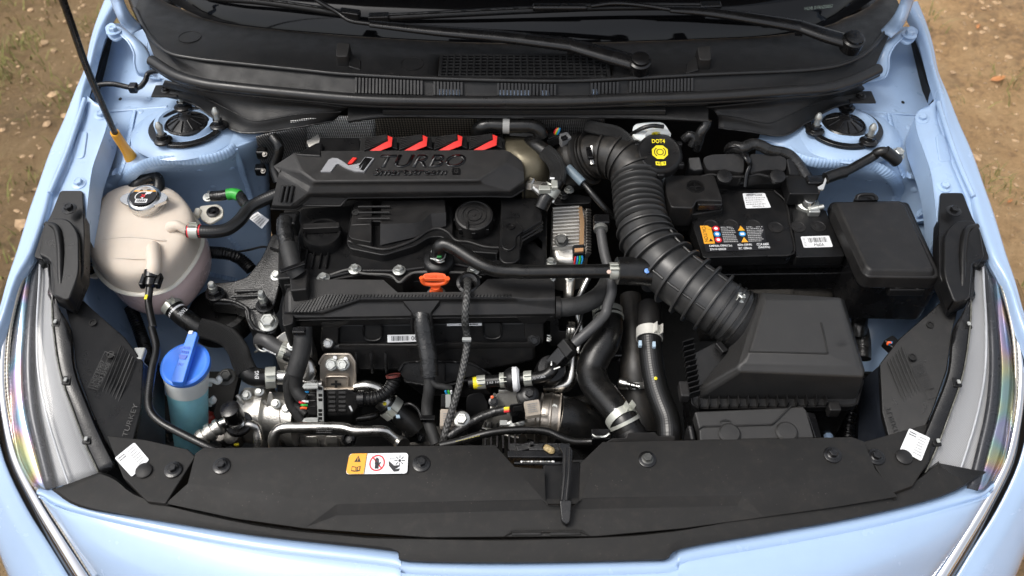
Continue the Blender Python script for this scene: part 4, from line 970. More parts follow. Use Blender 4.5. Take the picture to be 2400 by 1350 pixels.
for x, y, z, M in ((520, 1092, .801, PLG), (988, 1087, .801, PLG), (1517, 1077, .801, ZINC), (1951, 1066, .801, PLG), (406, 1101, .784, PLG), (2053, 1071, .784, PLG)):
    p, n = hit('cover', x, y); p = p if p else W(x, y, z)
    lathe('washer', p-UP*.001, (0, -.03, 1), [(.0135, 0), (.0135, .0025), (.011, .0035), (0, .0035)], PLG, cov, seg=26); bolt(p+UP*.002, .0068, mat('dull_bolt', (.10, .10, .095), .45, .6) if M == ZINC else PLG, cov, (0, -.03, 1), flange=1.35)
for x, y in ((338, 1104), (2118, 1072)):
    lathe('push_clip', W(x, y, .781), (0, -.03, 1), [(.0125, 0), (.0125, .003), (.010, .0045), (0, .005)], PLM, cov, seg=26)
# warning sticker
c4 = [(hit('cover', *q)[0] or W(*q, .798))+UP*.0028 for q in ((820, 1066), (957, 1064), (955, 1112), (811, 1114))]
so, G = sticker('warning_sticker', c4, WHITE, cov, r=.05)
so['label'] = 'amber and white fan warning sticker with a crossed out hand'
shape(G, [[(.05, .0), (.31, .0), (.29, 1.), (.05, 1.), (.012, .93), (.0, .8), (.0, .2), (.012, .07)]], AMBER, so, h=.0011)
shape(G, [rect(.298, 0, .306, 1)], BLK, so, h=.0013)
shape(G, [[(.16, .10), (.215, .42), (.105, .42)], [(.08, .62), (.155, .66), (.155, .90), (.08, .86)], [(.165, .66), (.225, .62), (.225, .86), (.165, .90)]], BLK, so, h=.0014)
shape(G, [rect(.155, .2, .165, .33), rect(.155, .355, .165, .385), [(.09, .67), (.147, .70), (.147, .85), (.09, .82)], rect(.185, .68, .21, .82)], AMBER, so, h=.0017)
shape(G, ringp(.49, .48, .13, .40, .17)+[[(.392, .20), (.405, .15), (.59, .76), (.576, .80)]], REDPR, so, h=.0014)
shape(G, [rect(.46, .45, .52, .76)]+[rect(.452+.017*i, .2+abs(i-1.4)*.05, .464+.017*i, .55) for i in range(4)]+[[(.525, .5), (.545, .42), (.552, .47), (.52, .65)]], BLK, so, h=.0017)
sp_ = []
for a in range(0, 360, 45):
    g = R(a); c_, s_ = math.cos(g), math.sin(g); sp_.append([(.865+.035*c_-.006*s_, .38+.11*s_+.02*c_), (.865+.09*c_-.006*s_, .38+.27*s_+.02*c_), (.865+.09*c_+.006*s_, .38+.27*s_-.02*c_), (.865+.035*c_+.006*s_, .38+.11*s_-.02*c_)])
shape(G, sp_+[disc(.865, .38, .022, .07, 14), [(.68, .38), (.73, .5), (.78, .62), (.86, .60), (.87, .66), (.80, .80), (.88, .76), (.86, .90), (.78, .92), (.69, .62)], rect(.70, .27, .80, .285), rect(.70, .27, .705, .36)], BLK, so, h=.0014)
# plain white part labels (their codes are left blank)
for q, nm in ((((315, 1037), (350, 1078), (309, 1118), (269, 1074)), 0), (((2131, 1004), (2180, 1027), (2159, 1081), (2109, 1054)), 1)):
    c4 = [W(x, y, .7815) for x, y in q]; so, G = sticker('part_label', c4 if nm else [c4[3], c4[0], c4[1], c4[2]], WHITE, cov, r=.08)
    textlines(G, .55, .1, .93, .9, 7, GREYPR, so, seed=4+nm); textlines(G, .08, .08, .45, .28, 2, BLK, so, seed=9+nm)
# latch and release lever
la = thing('bonnet_latch', 'greasy bonnet latch with black release lever over the front cover', 'latch', W(1265, 1075, .74))
box('latch_plate', W(1265, 1082, .765), (.10, .012, .05), PLG, la); box('latch_plate', W(1265, 1060, .772), (.095, .03, .006), IRON, la)
for i, (x, y) in enumerate(((1232, 1048), (1262, 1050), (1290, 1053))): box('latch_claw', W(x, y, .786), (.03, .012, .008), IRON, la, ax=axes((1, .3-.3*i, 0)), bevel=.002)
tube('latch_spring', [W(1222+i*1.0+0, 1085+(3 if i % 2 else -3), .784+(.004 if i % 4 < 2 else -.004)) for i in range(0, 78, 2)], .0016, STEEL, la, seg=6)
tube('spring_rod', [W(1205, 1086, .782), W(1320, 1086, .782)], .0035, PLG, la)
for x, y in ((1282, 1050), (1292, 1056), (1287, 1053)): lathe('grease', W(x, y, .793), (0, 0, 1), [(.006, 0), (.005, .003), (.002, .005), (0, .005)], mat('grease_tan', (.35, .26, .12), .4, blob=.5, bscale=300), la, seg=9)
lv = [W(1312, 1036, .806), W(1328, 1042, .813), W(1335, 1075, .816), W(1329, 1120, .812), W(1324, 1165, .806), W(1323, 1195, .800), W(1327, 1225, .793)]
prism('lever', [W(*p) for p in ((1308, 1044, .806), (1316, 1036, .810), (1334, 1040, .813), (1342, 1056, .814), (1338, 1110, .813), (1331, 1178, .805), (1313, 1178, .805), (1318, 1110, .813), (1319, 1062, .814))], 0, PLG, la, zrel=.006, bevel=.0015)
for dx_ in (-5, 5): tube('lever_rib', [W(1330+dx_, 1050, .8145), W(1328+dx_, 1110, .8135), W(1322+dx_, 1172, .8060)], .0018, PLM, la, seg=8)
prism('lever_tab', [W(*p) for p in ((1312, 1172, .806), (1340, 1172, .806), (1336, 1222, .795), (1328, 1229, .793), (1316, 1220, .795))], 0, PLG, la, zrel=.010, r=.004, bevel=.0015)
# prop rod
pr = thing('prop_rod', 'black bonnet prop rod ending in a yellow rubber grip', 'prop rod', hit('apron_l', 306, 372)[0])
b0 = hit('apron_l', 307, 368)[0]
g1 = W(270, 313, .965); top = b0+(g1-b0)*5.2; 
far = W(147, 0, 1.30)
tube('rod', [b0+(g1-b0)*.8, g1, g1.lerp(far, .5)+Vector((-.004, 0, .006)), far, far+(far-g1)*.55], .0055, PLG, pr, seg=12)
tube('grip', [b0-UP*.004, b0.lerp(g1, .22), b0.lerp(g1, .5), g1, g1.lerp(far, .01)], [.0125, .0095, .0085, .0085, .0080], YELLOW, pr, seg=18, step=.004)
# small breather line across the wing
bl = tube('washer_hose', [W(205, 232, .90), W(210, 215, .93), W(228, 200, .935), W(265, 197, .935), W(300, 204, .93), W(325, 205, .93), W(340, 190, .935), (W(348, 172, .942)), W(370, 166, .955)], .0052, RUB); tag(bl, 'thin black hose clipped across the wing beside the cowl', 'hose')
tag(box('hose_clip', W(313, 206, .932), (.016, .018, .016), PLG, None, bevel=.003), 'small black clip holding the thin wing hose', 'clip')
# ================================================================== engine
def dome(name, outline, height, m, parent, power=2.6, rings_=9, sub=4, centre=None, **kw):
    """smooth dome rising from a closed outline"""
    O = []
    k = len(outline); ext = outline+outline[:3]
    for i in range(k):
        a, b, c, d = outline[i-1], outline[i], outline[(i+1) % k], outline[(i+2) % k]
        for j in range(sub):
            t = j/sub; O.append(.5*((2*b)+(c-a)*t+(2*a-5*b+4*c-d)*t*t+(3*b-a-3*c+d)*t**3))
    n = len(O); c = centre or sum(O, Vector())/n; V = []; Fc = []
    for q in range(rings_):
        g = (q/rings_)*math.pi/2; s = math.cos(g)**(2/power); h = height*math.sin(g)**(2/power)
        V += [c+(p-c)*s+UP*h for p in O]
    V.append(c+UP*height)
    for q in range(rings_-1):
        for i in range(n): Fc.append((q*n+i, q*n+(i+1) % n, (q+1)*n+(i+1) % n, (q+1)*n+i))
    for i in range(n): Fc.append(((rings_-1)*n+i, (rings_-1)*n+(i+1) % n, rings_*n))
    BV[name] = BVHTree.FromPolygons(V, Fc)
    return pm(name, V, Fc, m, parent, angle=70, **kw), O
eng = thing('engine', 'black plastic cam cover and block of the transverse engine', 'engine', W(1000, 620, .60))
# block and base of the cam cover
prism('engine_block', Q('A6', (230, 520), (1880, 480), (1900, 1000), (230, 1050), z=.775), .42, PLD, eng)
prism('cam_cover', Q('A6', (330, 560), (640, 540), (1900, 520), (1890, 930), (1500, 955), (1300, 915), (960, 960), (680, 960), (480, 1010), (300, 1010), z=.800), .70, PL, eng, bevel=.006, r=.012, seg=3)
prism('cover_flange', Q('A6', (310, 985), (470, 975), (520, 960), (640, 935), (720, 935), (900, 950), (1000, 945), (1080, 920), (1380, 925), (1490, 940), (1540, 965), (1500, 985), (1400, 975), (1050, 975), (980, 1035), (900, 1000), (740, 980), (560, 1010), (430, 1030), (310, 1020), z=.795), .76, PLM, eng, bevel=.002)
for x, y in ((680, 938), (960, 944), (480, 993), (1430, 945)): bolt(Q('A6', (x, y+12, .802))[0], .0075, ZINC, eng, flange=1.55)
tube('gasket_edge', Q('A6', (520, 985, .80), (640, 950, .803), (740, 975, .803), (900, 985, .80), (960, 1030, .80), (1020, 985, .80), (1100, 965, .80), (1380, 970, .80), (1480, 1000, .80)), .0022, mat('gasket_grey', (.10, .098, .092), .6, dust=.5), eng, seg=6)
for i in range(5): box('cover_rib', Q('A6', (330+i*45, 880, .801))[0], (.003, .05, .012), PL, eng)
# breather chamber
prism('breather_base', Q('A6', (625, 770), (660, 540), (700, 505), (1250, 500), (1300, 560), (1300, 740), (1560, 800), (1590, 810), (1590, 850), (1320, 830), (1230, 740), (1150, 745), (1060, 800), (860, 860), (640, 815), z=.818), .76, PL, eng, bevel=.003, r=.008)
prism('breather_box', Q('A6', (640, 735), (675, 535), (700, 512), (788, 510), (785, 778), (660, 755), z=.834), .80, PLM, eng, bevel=.003, r=.004)
pm('breather_slope', Q('A6', (660, 665, .8345), (775, 660, .8345), (775, 775, .822), (655, 750, .822), (640, 740, .80), (790, 785, .80)), [(0, 1, 2, 3), (3, 2, 5, 4)], PLM, eng)
prism('breather_cover', Q('A6', (850, 515), (1250, 505), (1256, 590), (1160, 598), (1110, 645), (1040, 660), (840, 665), z=.842), .80, PLM, eng, bevel=.003, r=.004)
pm('breather_front', Q('A6', (840, 662, .8425), (1040, 658, .8425), (1110, 643, .8425), (1160, 597, .8425), (1256, 588, .8425), (1256, 675, .822), (1170, 690, .822), (1060, 745, .822), (840, 795, .822)), [(0, 1, 7, 8), (1, 2, 6, 7), (2, 3, 6), (3, 4, 5, 6)], PLM, eng, bevel=.002)
tube('breather_lip', Q('A6', (640, 770, .82), (740, 800, .82), (860, 822, .82), (960, 800, .82), (1060, 760, .82), (1140, 705, .82), (1210, 690, .82), (1270, 715, .82), (1320, 765, .82), (1400, 775, .82), (1500, 805, .82), (1590, 812, .82)), .003, PLM, eng, seg=8)
for y in (553, 590, 628): tube('breather_rib', Q('A6', (700, y, .846), (900, y-2, .848)), .002, PLM, eng, seg=6, step=.05)
prism('breather_bridge', Q('A6', (780, 605), (850, 605), (850, 645), (780, 645), z=.83), .80, PL, eng)
lathe('breather_plug', Q('A6', (684, 588, .836))[0], (0, -.1, 1), [(.007, 0), (.007, .001), (.004, .001), (.003, -.003), (0, -.003)], PLD, eng, seg=18)
# filler cap
oc = Q('A6', (475, 735, .815))[0]
cp = lathe('oil_filler_cap', oc-UP*.012, (0, 0, 1), [(.036, -.01), (.036, .018), (.0345, .022), (.030, .022), (.028, .017), (0, .017)], PL, eng, seg=44)
cp['label'] = 'round black oil filler cap with a grip bar'
prism('grip_bar', [oc+Vector(p) for p in ((-.034, .012, .020), (.032, .016, .020), (.034, .002, .020), (-.034, -.002, .020))], 0, PLM, cp, zrel=.014, r=.004, bevel=.002)
rc = Q('A6', (1435, 625, .822))[0]; ax = Vector((0, -.14, 1)).normalized()
lathe('pressure_cap', rc, ax, [(.0355, -.025), (.0355, .006), (.0345, .010), (.031, .0115), (.030, .010), (.024, .010), (.023, .012), (.021, .012), (.020, .010), (.015, .010), (.014, .0125), (.012, .0125), (.011, .010), (.004, .010), (.003, .012), (0, .012)], PLM, eng, seg=48)
for g in range(0, 360, 45): box('cap_clip', rc+Vector((.0345*math.cos(R(g)), .0345*math.sin(R(g)), -.008)), (.008, .008, .014), PL, eng)
box('cap_tab', Q('A6', (1392, 668, .833))[0], (.004, .022, .003), PLM, eng)
# coil / actuator box with rounded lobe
prism('valve_housing', Q('A6', (1605, 500), (1855, 492), (1866, 640), (1730, 720), (1725, 880), (1690, 910), (1620, 910), (1592, 880), z=.838), .74, PL, eng, bevel=.003, r=[.004, .01, .004, .004, .01, .012, .012, .01])
prism('valve_housing_step', Q('A6', (1612, 630), (1690, 620), (1750, 700), (1700, 740), (1700, 800), (1660, 830), (1620, 820), (1604, 790), z=.842), .80, PL, eng, bevel=.002, r=.006)
for dy in (0, 22, 44): tube('housing_ridge', Q('A6', (1868, 650+dy, .832), (1735, 728+dy, .832), (1725, 800+dy*.6, .832)), .0022, PL, eng, seg=6, smoothpath=False)
lathe('housing_hole', Q('A6', (1665, 678, .8432))[0], (0, 0, 1), [(.008, -.001), (.008, .0012), (.006, .0012), (.005, -.006), (0, -.006)], PLG, eng, seg=20)
prism('housing_shadow_box', Q('A6', (1700, 720), (1880, 640), (1890, 900), (1740, 920), z=.80), .70, PL, eng, bevel=.006)
# dipstick
dp = thing('dipstick', 'orange oil dipstick loop handle in its steel tube', 'dipstick', Q('A6', (1195, 1080, .76))[0])
c = Q('A6', (1195, 1090, .790))[0]
lathe('tube_collar', c-UP*.03, (0, -.15, 1), [(.014, 0), (.014, .022), (.017, .024), (.017, .028), (.013, .030), (.011, .03), (.010, .022), (0, .022)], STEEL, dp, seg=26)
lathe('stem', c-UP*.012, (0, -.1, 1), [(.008, 0), (.009, .010), (.012, .014), (.008, .020), (.009, .032), (0, .032)], ORANGE, dp, seg=20)
top = Q('A6', (1100, 1000, .835), (1120, 975, .840), (1190, 968, .842), (1250, 975, .840), (1266, 1005, .835), (1250, 1030, .822), (1190, 1042, .818), (1120, 1035, .822))
prism('handle', [p for p in top[:5]]+Q('A6', (1240, 1010, .834), (1125, 1010, .834)), 0, ORANGE, dp, zrel=.006, r=.005, bevel=.002, seg=3)
tube('handle_loop', top[4:]+top[:1], .0042, ORANGE, dp, seg=10)
F = quadmap(Q('A6', (1118, 980, .8435), (1250, 980, .8435), (1250, 1004, .836), (1118, 1004, .836))); text('ENGINE OIL', F, .05, .15, .95, .85, mat('orange_moulded', (.70, .07, .012), .4), dp, h=.0005)
# front loom cover
lc = thing('loom_cover', 'long grey plastic cover with carbon pattern along the front of the engine', 'loom cover', W(980, 720, .70))
K = {}
def k(n, x, y, z): K[n] = Q('A6', (x, y, z))[0]
k('a', 262, 1090, .802); k('b', 330, 1010, .806); k('c', 860, 1015, .806); k('d', 950, 1095, .803); k('e', 1430, 1090, .803); k('f', 1520, 1010, .806); k('g', 1890, 1000, .806); k('g2', 1945, 1030, .804)
k('h', 265, 1225, .792); k('i', 470, 1222, .790); k('j', 720, 1135, .800); k('l', 1700, 1128, .800); k('m', 1760, 1140, .796); k('m2', 1945, 1135, .796)
k('n', 228, 1225, .786); k('o', 490, 1238, .782); k('p', 700, 1162, .788); k('q', 1060, 1160, .788); k('r', 1700, 1158, .788); k('s', 1945, 1190, .784)
k('t', 225, 1262, .772); k('u', 1945, 1238, .772); k('v', 222, 1310, .742); k('w', 1945, 1275, .744); k('x', 235, 1110, .794)
nm = list(K); ix = {a: i for i, a in enumerate(nm)}
fcs = ['a b c d j i h', 'd e j', 'e l j', 'e f g g2 m l', 'm g2 m2', 'h i o n', 'i j p o', 'j l r q p', 'l m m2 s r', 'n o p q r s u t', 't u w v', 'a h n x', 'x n t', 'x t v']
mm = pm('cover', [K[a] for a in nm], [[ix[a] for a in s.split()] for s in fcs], PLM, lc, angle=16)
md = mm.modifiers.new('b', 'BEVEL'); md.width = .003; md.segments = 2; md.limit_method = 'ANGLE'; md.angle_limit = R(10)
BV['loom'] = BVHTree.FromPolygons([K[a] for a in nm], [[ix[a] for a in s.split()] for s in fcs])
def onloom(pts, dh): return [((hit('loom', ZM['A6'][0]+x/2.7, ZM['A6'][1]+y/2.7)[0] or Q('A6', (x, y, .80))[0])+UP*dh) for x, y in pts]
for i in range(64):   # raised diagonal ribs of the patterned inlay
    x0 = 300+i*21.6; yt = 1108 if x0 > 480 else 1108+(480-x0)*.35; yb = 1128+max(0, (720-x0))*.33
    a = onloom([(x0+ (yb-yt)*.25, yt)], .0012)[0]; b = onloom([(x0-(yb-yt)*.25, min(yb, 1222))], .0012)[0]
    box('pattern_rib', (a+b)/2, ((a-b).length, .0042, .0018), PL, lc, ax=axes(a-b, (0, -.1, 1)), bevel=.0005)
prism('cover_end', Q('A6', (265, 960), (335, 925), (385, 945), (375, 1075), (270, 1085), z=.826), .78, PLM, lc, bevel=.003)
prism('corner_boss', Q('A6', (218, 1180), (250, 1060), (300, 1060), (290, 1290), (222, 1310), z=.782), .72, PLM, lc, bevel=.004, r=.006)
# forked outlet in the middle
prism('loom_outlet', Q('A6', (985, 1148, .797), (1218, 1145, .797), (1165, 1215, .787), (1160, 1235, .777), (1040, 1235, .777), (1040, 1215, .787)), 0, PLM, lc, zrel=.02, bevel=.002)
for x in (1040, 1160): prism('outlet_cheek', Q('A6', (x-9, 1215, .795), (x+9, 1215, .795), (x+9, 1300, .765), (x-9, 1300, .765)), 0, PLM, lc, zrel=.03, bevel=.002)
# feet with bolts
for X0, X1, xb, yb in ((200, 355, 262, 310), (1650, 1655, 0, 0)):
    if xb: P4 = Q('B3', (200, 150, .748), (350, 150, .748), (345, 340, .700), (325, 358, .696), (205, 355, .696), (190, 330, .700)); bc = Q('B3', (262, 312, .706))[0]; wing = Q('B3', (200, 135, .772), (445, 110, .772), (350, 165, .752), (200, 165, .752))
    else: P4 = Q('B4', (665, 110, .748), (840, 110, .748), (840, 310, .700), (825, 325, .696), (690, 325, .696), (675, 300, .700)); bc = Q('B4', (757, 285, .705))[0]; wing = Q('B4', (600, 80, .772), (900, 75, .772), (840, 130, .752), (665, 130, .752))
    prism('cover_foot', P4, 0, PLM, lc, dirv=Vector((0, .012, -.008)), bevel=.002); prism('foot_wing', wing, 0, PLM, lc, zrel=.006, bevel=.0015)
    d = Vector((0, -.72, .7)); lathe('foot_washer', bc, d, [(.0125, -.002), (.0125, .003), (.0105, .005), (0, .005)], PL, lc, seg=24); bolt(bc+d*.004, .007, STEEL if xb else PLG, lc, d, flange=1.3)
tube('loom_rail', [*onloom([(240, 1275)], .002), *onloom([(1000, 1262)], .002), *onloom([(1930, 1250)], .002)], .0022, PLM, lc, seg=6)
# intake manifold below it
im = thing('intake_manifold', 'ribbed black plastic intake manifold below the loom cover', 'intake manifold', W(1000, 850, .60))
prism('upper_shell', Q('B3', (345, 150, .735), (2080, 130, .735), (2080, 340, .695), (345, 330, .695)), 0, PL, im, dirv=Vector((0, .05, -.02)), bevel=.005)
prism('shell_body', Q('B3', (190, 330, .705), (2080, 320, .705), (2080, 480, .672), (1900, 520, .665), (1650, 560, .655), (1200, 560, .655), (880, 570, .655), (500, 570, .655), (420, 500, .665), (190, 400, .69)), 0, PL, im, dirv=Vector((0, .07, -.03)), bevel=.01, seg=3)
prism('shell_bead', Q('B3', (350, 328, .707), (1200, 335, .707), (1280, 318, .708), (2080, 310, .708), (2080, 345, .702), (1310, 350, .702), (1220, 400, .692), (1150, 400, .692), (1150, 355, .70), (350, 352, .70)), 0, PLM, im, zrel=.006, bevel=.0015)
for x in (505, 640, 765): tube('shell_rib', Q('B3', (x, 400, .697), (x, 480, .682), (x+10, 575, .660)), .003, PL, im, seg=6)
for x0, x1, y0, y1 in ((575, 730, 160, 285), (1625, 1780, 140, 270)):
    q = Q('B3', (x0, y0, .737), (x1, y0, .737), (x1, y1-40, .715), (x1-35, y1, .708), (x0+35, y1, .708), (x0, y1-40, .715)); prism('shell_recess', [p+Vector((0, -.001, .001)) for p in fillet(q, .006)], 0, PLD, im, zrel=.004, bevel=0)
    tube('recess_lip', [p+Vector((0, -.002, .002)) for p in cr(q[1:]+q[:1], 4)], .0022, PL, im, seg=6)
dm = Q('B3', (890, 520, .668), (960, 480, .672), (1500, 480, .672), (1690, 590, .655), (1500, 610, .652), (1240, 690, .640), (940, 650, .645), (890, 580, .655)); prism('runner', dm, 0, PL, im, dirv=Vector((0, .03, -.02)), bevel=.005, r=.008)
tube('runner_edge', Q('B3', (880, 560, .664), (920, 500, .672), (980, 482, .675), (1280, 480, .676), (1500, 490, .675), (1600, 540, .668), (1690, 595, .658)), .0025, PL, im, seg=6)
for x in (1285, 1420): tube('runner_rib', Q('B3', (x, 485, .676), (x, 640, .648)), .002, PL, im, seg=6)
prism('lower_runner', Q('B3', (900, 640, .64), (1560, 620, .64), (1700, 780, .61), (1500, 800, .60), (1080, 780, .60)), 0, PL, im, dirv=Vector((0, .04, -.03)), bevel=.006)
tube('runner_bottom', Q('B3', (930, 655, .645), (1240, 690, .64), (1500, 640, .645)), .003, PL, im, seg=6)
so, G = sticker('barcode_label', [p+Vector((0, -.0035, .0035)) for p in Q('B3', (783, 240, .7165), (1075, 235, .7165), (1075, 297, .7045), (785, 305, .7045))], WHITE, im, r=.02)
barcode(G, .12, .14, .66, .80, so, n=22); text('000', G, .72, .18, .99, .78, BLK, so, h=.0012)
so, G = sticker('barcode_label', [p+Vector((0, -.0035, .0035)) for p in Q('B3', (1305, 140, .736), (1610, 135, .736), (1610, 158, .731), (1305, 160, .731))], WHITE, im, r=.01); barcode(G, .35, .1, .9, .7, so, n=20)
# top engine cover
def kp(n, x, y):
    # a point of the flat lettered top, one plane that leans towards the front
    d = ray(580+x/2.7, 280+y/2.7); p0, p1 = W(940, 355, .914), W(940, 424, .903); pn = (p1-p0).cross(Vector((1, 0, 0))); K[n] = CAMP+d*((p0-CAMP).dot(pn)/d.dot(pn))
ec = thing('engine_cover', 'black engine cover with four red fins and raised TURBO lettering', 'engine cover', W(940, 420, .80))
K = {}
kp('a0', 288, 212); kp('a1', 470, 200); kp('a2', 1622, 192); kp('a3', 1660, 205); k('b1', 1735, 262, .904); k('b2', 1747, 310, .902)
k('b0', 213, 312, .897); k('b01', 196, 350, .892); kp('c0', 425, 393); kp('c1', 1462, 386); k('d0', 410, 418, .893); k('d1', 1480, 408, .893)
kp('c00', 342, 330); kp('c11', 1640, 275)
k('e0', 385, 472, .880); k('e1', 1662, 458, .878); k('e2', 1752, 392, .884); k('e3', 1750, 350, .894)
k('f0', 392, 490, .868); k('f1', 1668, 474, .867); k('f2', 1755, 420, .872); k('g0', 152, 552, .848); k('g1', 275, 556, .848); k('h0', 148, 566, .838); k('h1', 312, 570, .838); k('h2', 352, 545, .848); k('h3', 590, 547, .850); k('h4', 632, 496, .858); k('h5', 1500, 486, .860); k('h6', 1675, 490, .856); k('h7', 1760, 436, .862); k('g2', 330, 545, .855)
nm = list(K); ix = {a: i for i, a in enumerate(nm)}
fcs = ['a0 a1 a2 a3 c11 c1 c0 c00', 'a3 b1 b2 e3 c11', 'a0 c00 b0', 'c00 c0 d0 b0', 'c0 c1 d1 d0', 'c1 c11 e3 d1', 'b0 d0 e0 b01', 'd0 d1 e1 e0', 'd1 e3 e2 e1', 'b01 e0 g1 g0', 'e0 e1 f1 f0', 'e1 e2 f2 f1', 'e0 f0 g2 g1', 'g0 g1 h1 h0', 'g1 g2 h2 h1', 'g2 f0 h4 h3 h2', 'f0 f1 h6 h5 h4', 'f1 f2 h7 h6']
ep = pm('shell', [K[a] for a in nm], [[ix[a] for a in s.split()] for s in fcs], ECV, ec, angle=14)
md = ep.modifiers.new('b', 'BEVEL'); md.width = .0032; md.segments = 3; md.limit_method = 'ANGLE'; md.angle_limit = R(7)
BV['ecover'] = BVHTree.FromPolygons([K[a] for a in nm], [[ix[a] for a in s.split()] for s in fcs])
rim = [K[a] for a in ('b01', 'b0', 'a0', 'a1', 'a2', 'a3', 'b1', 'b2', 'e3', 'e2', 'f2', 'h7')]; n = len(rim); pm('shell_rim', rim+[p-UP*.035 for p in rim], [(i, i+1, n+i+1, n+i) for i in range(n-1)], PL, ec, smooth=False)
tube('shell_lip', [K[a] for a in ('h0', 'h1', 'h2', 'h3', 'h4', 'h5', 'h6', 'h7')], .002, PLM, ec, seg=8, smoothpath=False, step=.004)
prism('rear_shelf', Q('A2', (420, 905), (680, 905), (690, 1000), (1640, 990), (1650, 1010), (400, 1020), z=.905), .86, PL, ec)
prism('rear_shoulder', Q('A2', (250, 1020), (400, 935), (440, 940), (430, 1030), z=.915), .87, PL, ec, bevel=.004)
prism('fin_bed', Q('A2', (690, 905), (1620, 890), (1640, 920), (1640, 1000), (680, 1010), z=.906), .87, PLD, ec)
for i in range(4):      # red fins with a grooved black top
    dx = i*230.5; dy = -i*2.5
    fn = lambda *pp: Q('A2', *[(x+dx, y+dy, z) for x, y, z in pp])
    q = fn((720, 908, .925), (868, 893, .930), (870, 928, .925), (712, 990, .918))
    tp = prism('fin_top', q, 0, PL, ec, zrel=.02, bevel=.001)
    Fq = quadmap([p+UP*.0004 for p in q])
    for j in range(6): a, b = Fq(.02, .1+j*.155, .0008), Fq(.97, .04+j*.155, .0008); box('fin_groove', (a+b)/2, ((a-b).length, .0026, .0022), PLD if j % 1 else PLM, ec, ax=axes(a-b), bevel=.0004)
    pm('fin_face', fn((868, 893, .9305), (899, 906, .926), (894, 966, .918), (812, 998, .913), (710, 997, .9125), (870, 931, .9245), (880, 965, .900), (812, 1002, .90)), [(0, 1, 5), (1, 2, 5), (5, 2, 3, 4), (2, 6, 3), (3, 6, 7)], REDP, ec, bevel=.0008)
    prism('fin_wall', fn((900, 908, .922), (925, 908, .918), (935, 985, .912), (895, 968, .914)), 0, PL, ec, zrel=.02, bevel=.001)
for i in range(3): 
    a = [(hit('ecover', 580+x/2.7, 280+y/2.7)[0])+UP*.002 for x, y in ((230+i*30, 425), (208+i*30, 528))]; tube('cover_slat', a, .0035, PL, ec, seg=8, step=.02)
def onec(k_, x, y): ox, oy, s = ZM[k_]; return hit('ecover', ox+x/s, oy+y/s)[0]
F = quadmap([onec('A2', *q) for q in ((800, 1024), (1398, 1020), (1388, 1104), (786, 1108))])
GLB = mat('gloss_black_letters', (.004, .004, .0045), .25)
text('TURBO', F, .02, .0, .98, 1, GLB, ec, h=-.001, depth=.0030, bold=.012, shear=.05, spacing=1.02)
F = quadmap([onec('A2', *q) for q in ((784, 1116), (1262, 1112), (1258, 1156), (778, 1160))])
text('Smartstream', F, 0, 0, 1, 1, GLB, ec, h=-.0006, depth=.0034, bold=.003, shear=.03)
F = quadmap([onec('A2', *q) for q in ((1293, 1114), (1345, 1113), (1345, 1153), (1293, 1154))])
bx, _ = sticker('lettering_plate', [F(0, 0), F(1, 0), F(1, 1), F(0, 1)], GLB, ec, r=.15, h=.0028); text('G', F, .25, .15, .75, .85, PLM, bx, h=.0032, bold=.02)
# chrome badge: a pair of swept bars joined by a wave, red flash at the top
F = quadmap([onec('A2', *q) for q in ((430, 1040), (780, 1040), (780, 1142), (430, 1142))])
def onb(pts): return [((x-430)/350, (y-1040)/102) for x, y in pts]
bd = shape(F, [onb(p) for p in ([(427, 1138), (480, 1060), (505, 1047), (550, 1060), (500, 1130), (492, 1138)], [(505, 1047), (540, 1050), (580, 1075), (610, 1098), (600, 1110), (570, 1098), (545, 1086), (528, 1090), (550, 1060)], [(610, 1098), (665, 1088), (690, 1080), (720, 1042), (745, 1045), (690, 1138), (655, 1136), (620, 1124), (600, 1110)], [(548, 1086), (570, 1098), (600, 1110), (620, 1124), (605, 1118), (570, 1100)])], mat('satin_chrome', (.66, .67, .70), .22, .6, var=.03), ec, h=-.001, depth=.0040, name='badge')
shape(F, [onb([(735, 1043), (780, 1050), (714, 1140), (688, 1138)])], MATS['satin_chrome'], bd, h=-.001, depth=.0045, name='badge_edge')
shape(F, [onb([(728, 1048), (770, 1053), (710, 1134), (690, 1128)])], GLB, bd, h=.0005, depth=.0036, name='badge_inlay')
shape(F, [onb([(606, 1086), (640, 1046), (666, 1048), (632, 1086)])], REDP, bd, h=-.001, depth=.0045, name='badge_flash')
shape(F, [onb([(680, 1100), (722, 1046), (733, 1048), (684, 1120)])], GLB, bd, h=.0, depth=.0042, name='badge_inlay')
# ================================================================== left side of the bay
def PX(k, r): return r/ZM[k][2]
ct = thing('coolant_tank', 'milky pinkish coolant expansion tank with metal pressure cap', 'coolant tank', W(340, 640, .69))
OUT = Q('A5', (634, 600, .785), (690, 440, .79), (765, 330, .79), (900, 268, .785), (1070, 255, .785), (1220, 300, .785), (1310, 390, .788), (1352, 480, .79), (1345, 580, .79), (1268, 720, .788), (1140, 845, .785), (955, 885, .785), (785, 850, .785), (665, 735, .785))
dome('tank_top', OUT, .060, TANK, ct, power=6.5, rings_=16)
n = len(OUT); cc = sum(OUT, Vector())/n
low = [cc+(p-cc)*1.01 for p in OUT]
ring = cr(low+low[:1], 4); tube('tank_seam', ring, .0055, TANKL, ct, seg=8, step=.005, flat=.6)
rows = []
for s, dz in ((1.0, 0), (1.0, -.02), (.985, -.045), (.93, -.07), (.75, -.088)): rows.append([cc+(p-cc)*s+Vector((.006 if dz else 0, 0, dz)) for p in ring])
loft('tank_bottom', rows, TANKLOW, ct, nu=1, nv=3)
for x, y in ((645, 610), (1245, 610), (1330, 330)): box('seam_lug', Q('A5', (x, y+15, .795))[0], (.012, .020, .014), TANKL, ct, bevel=.004)
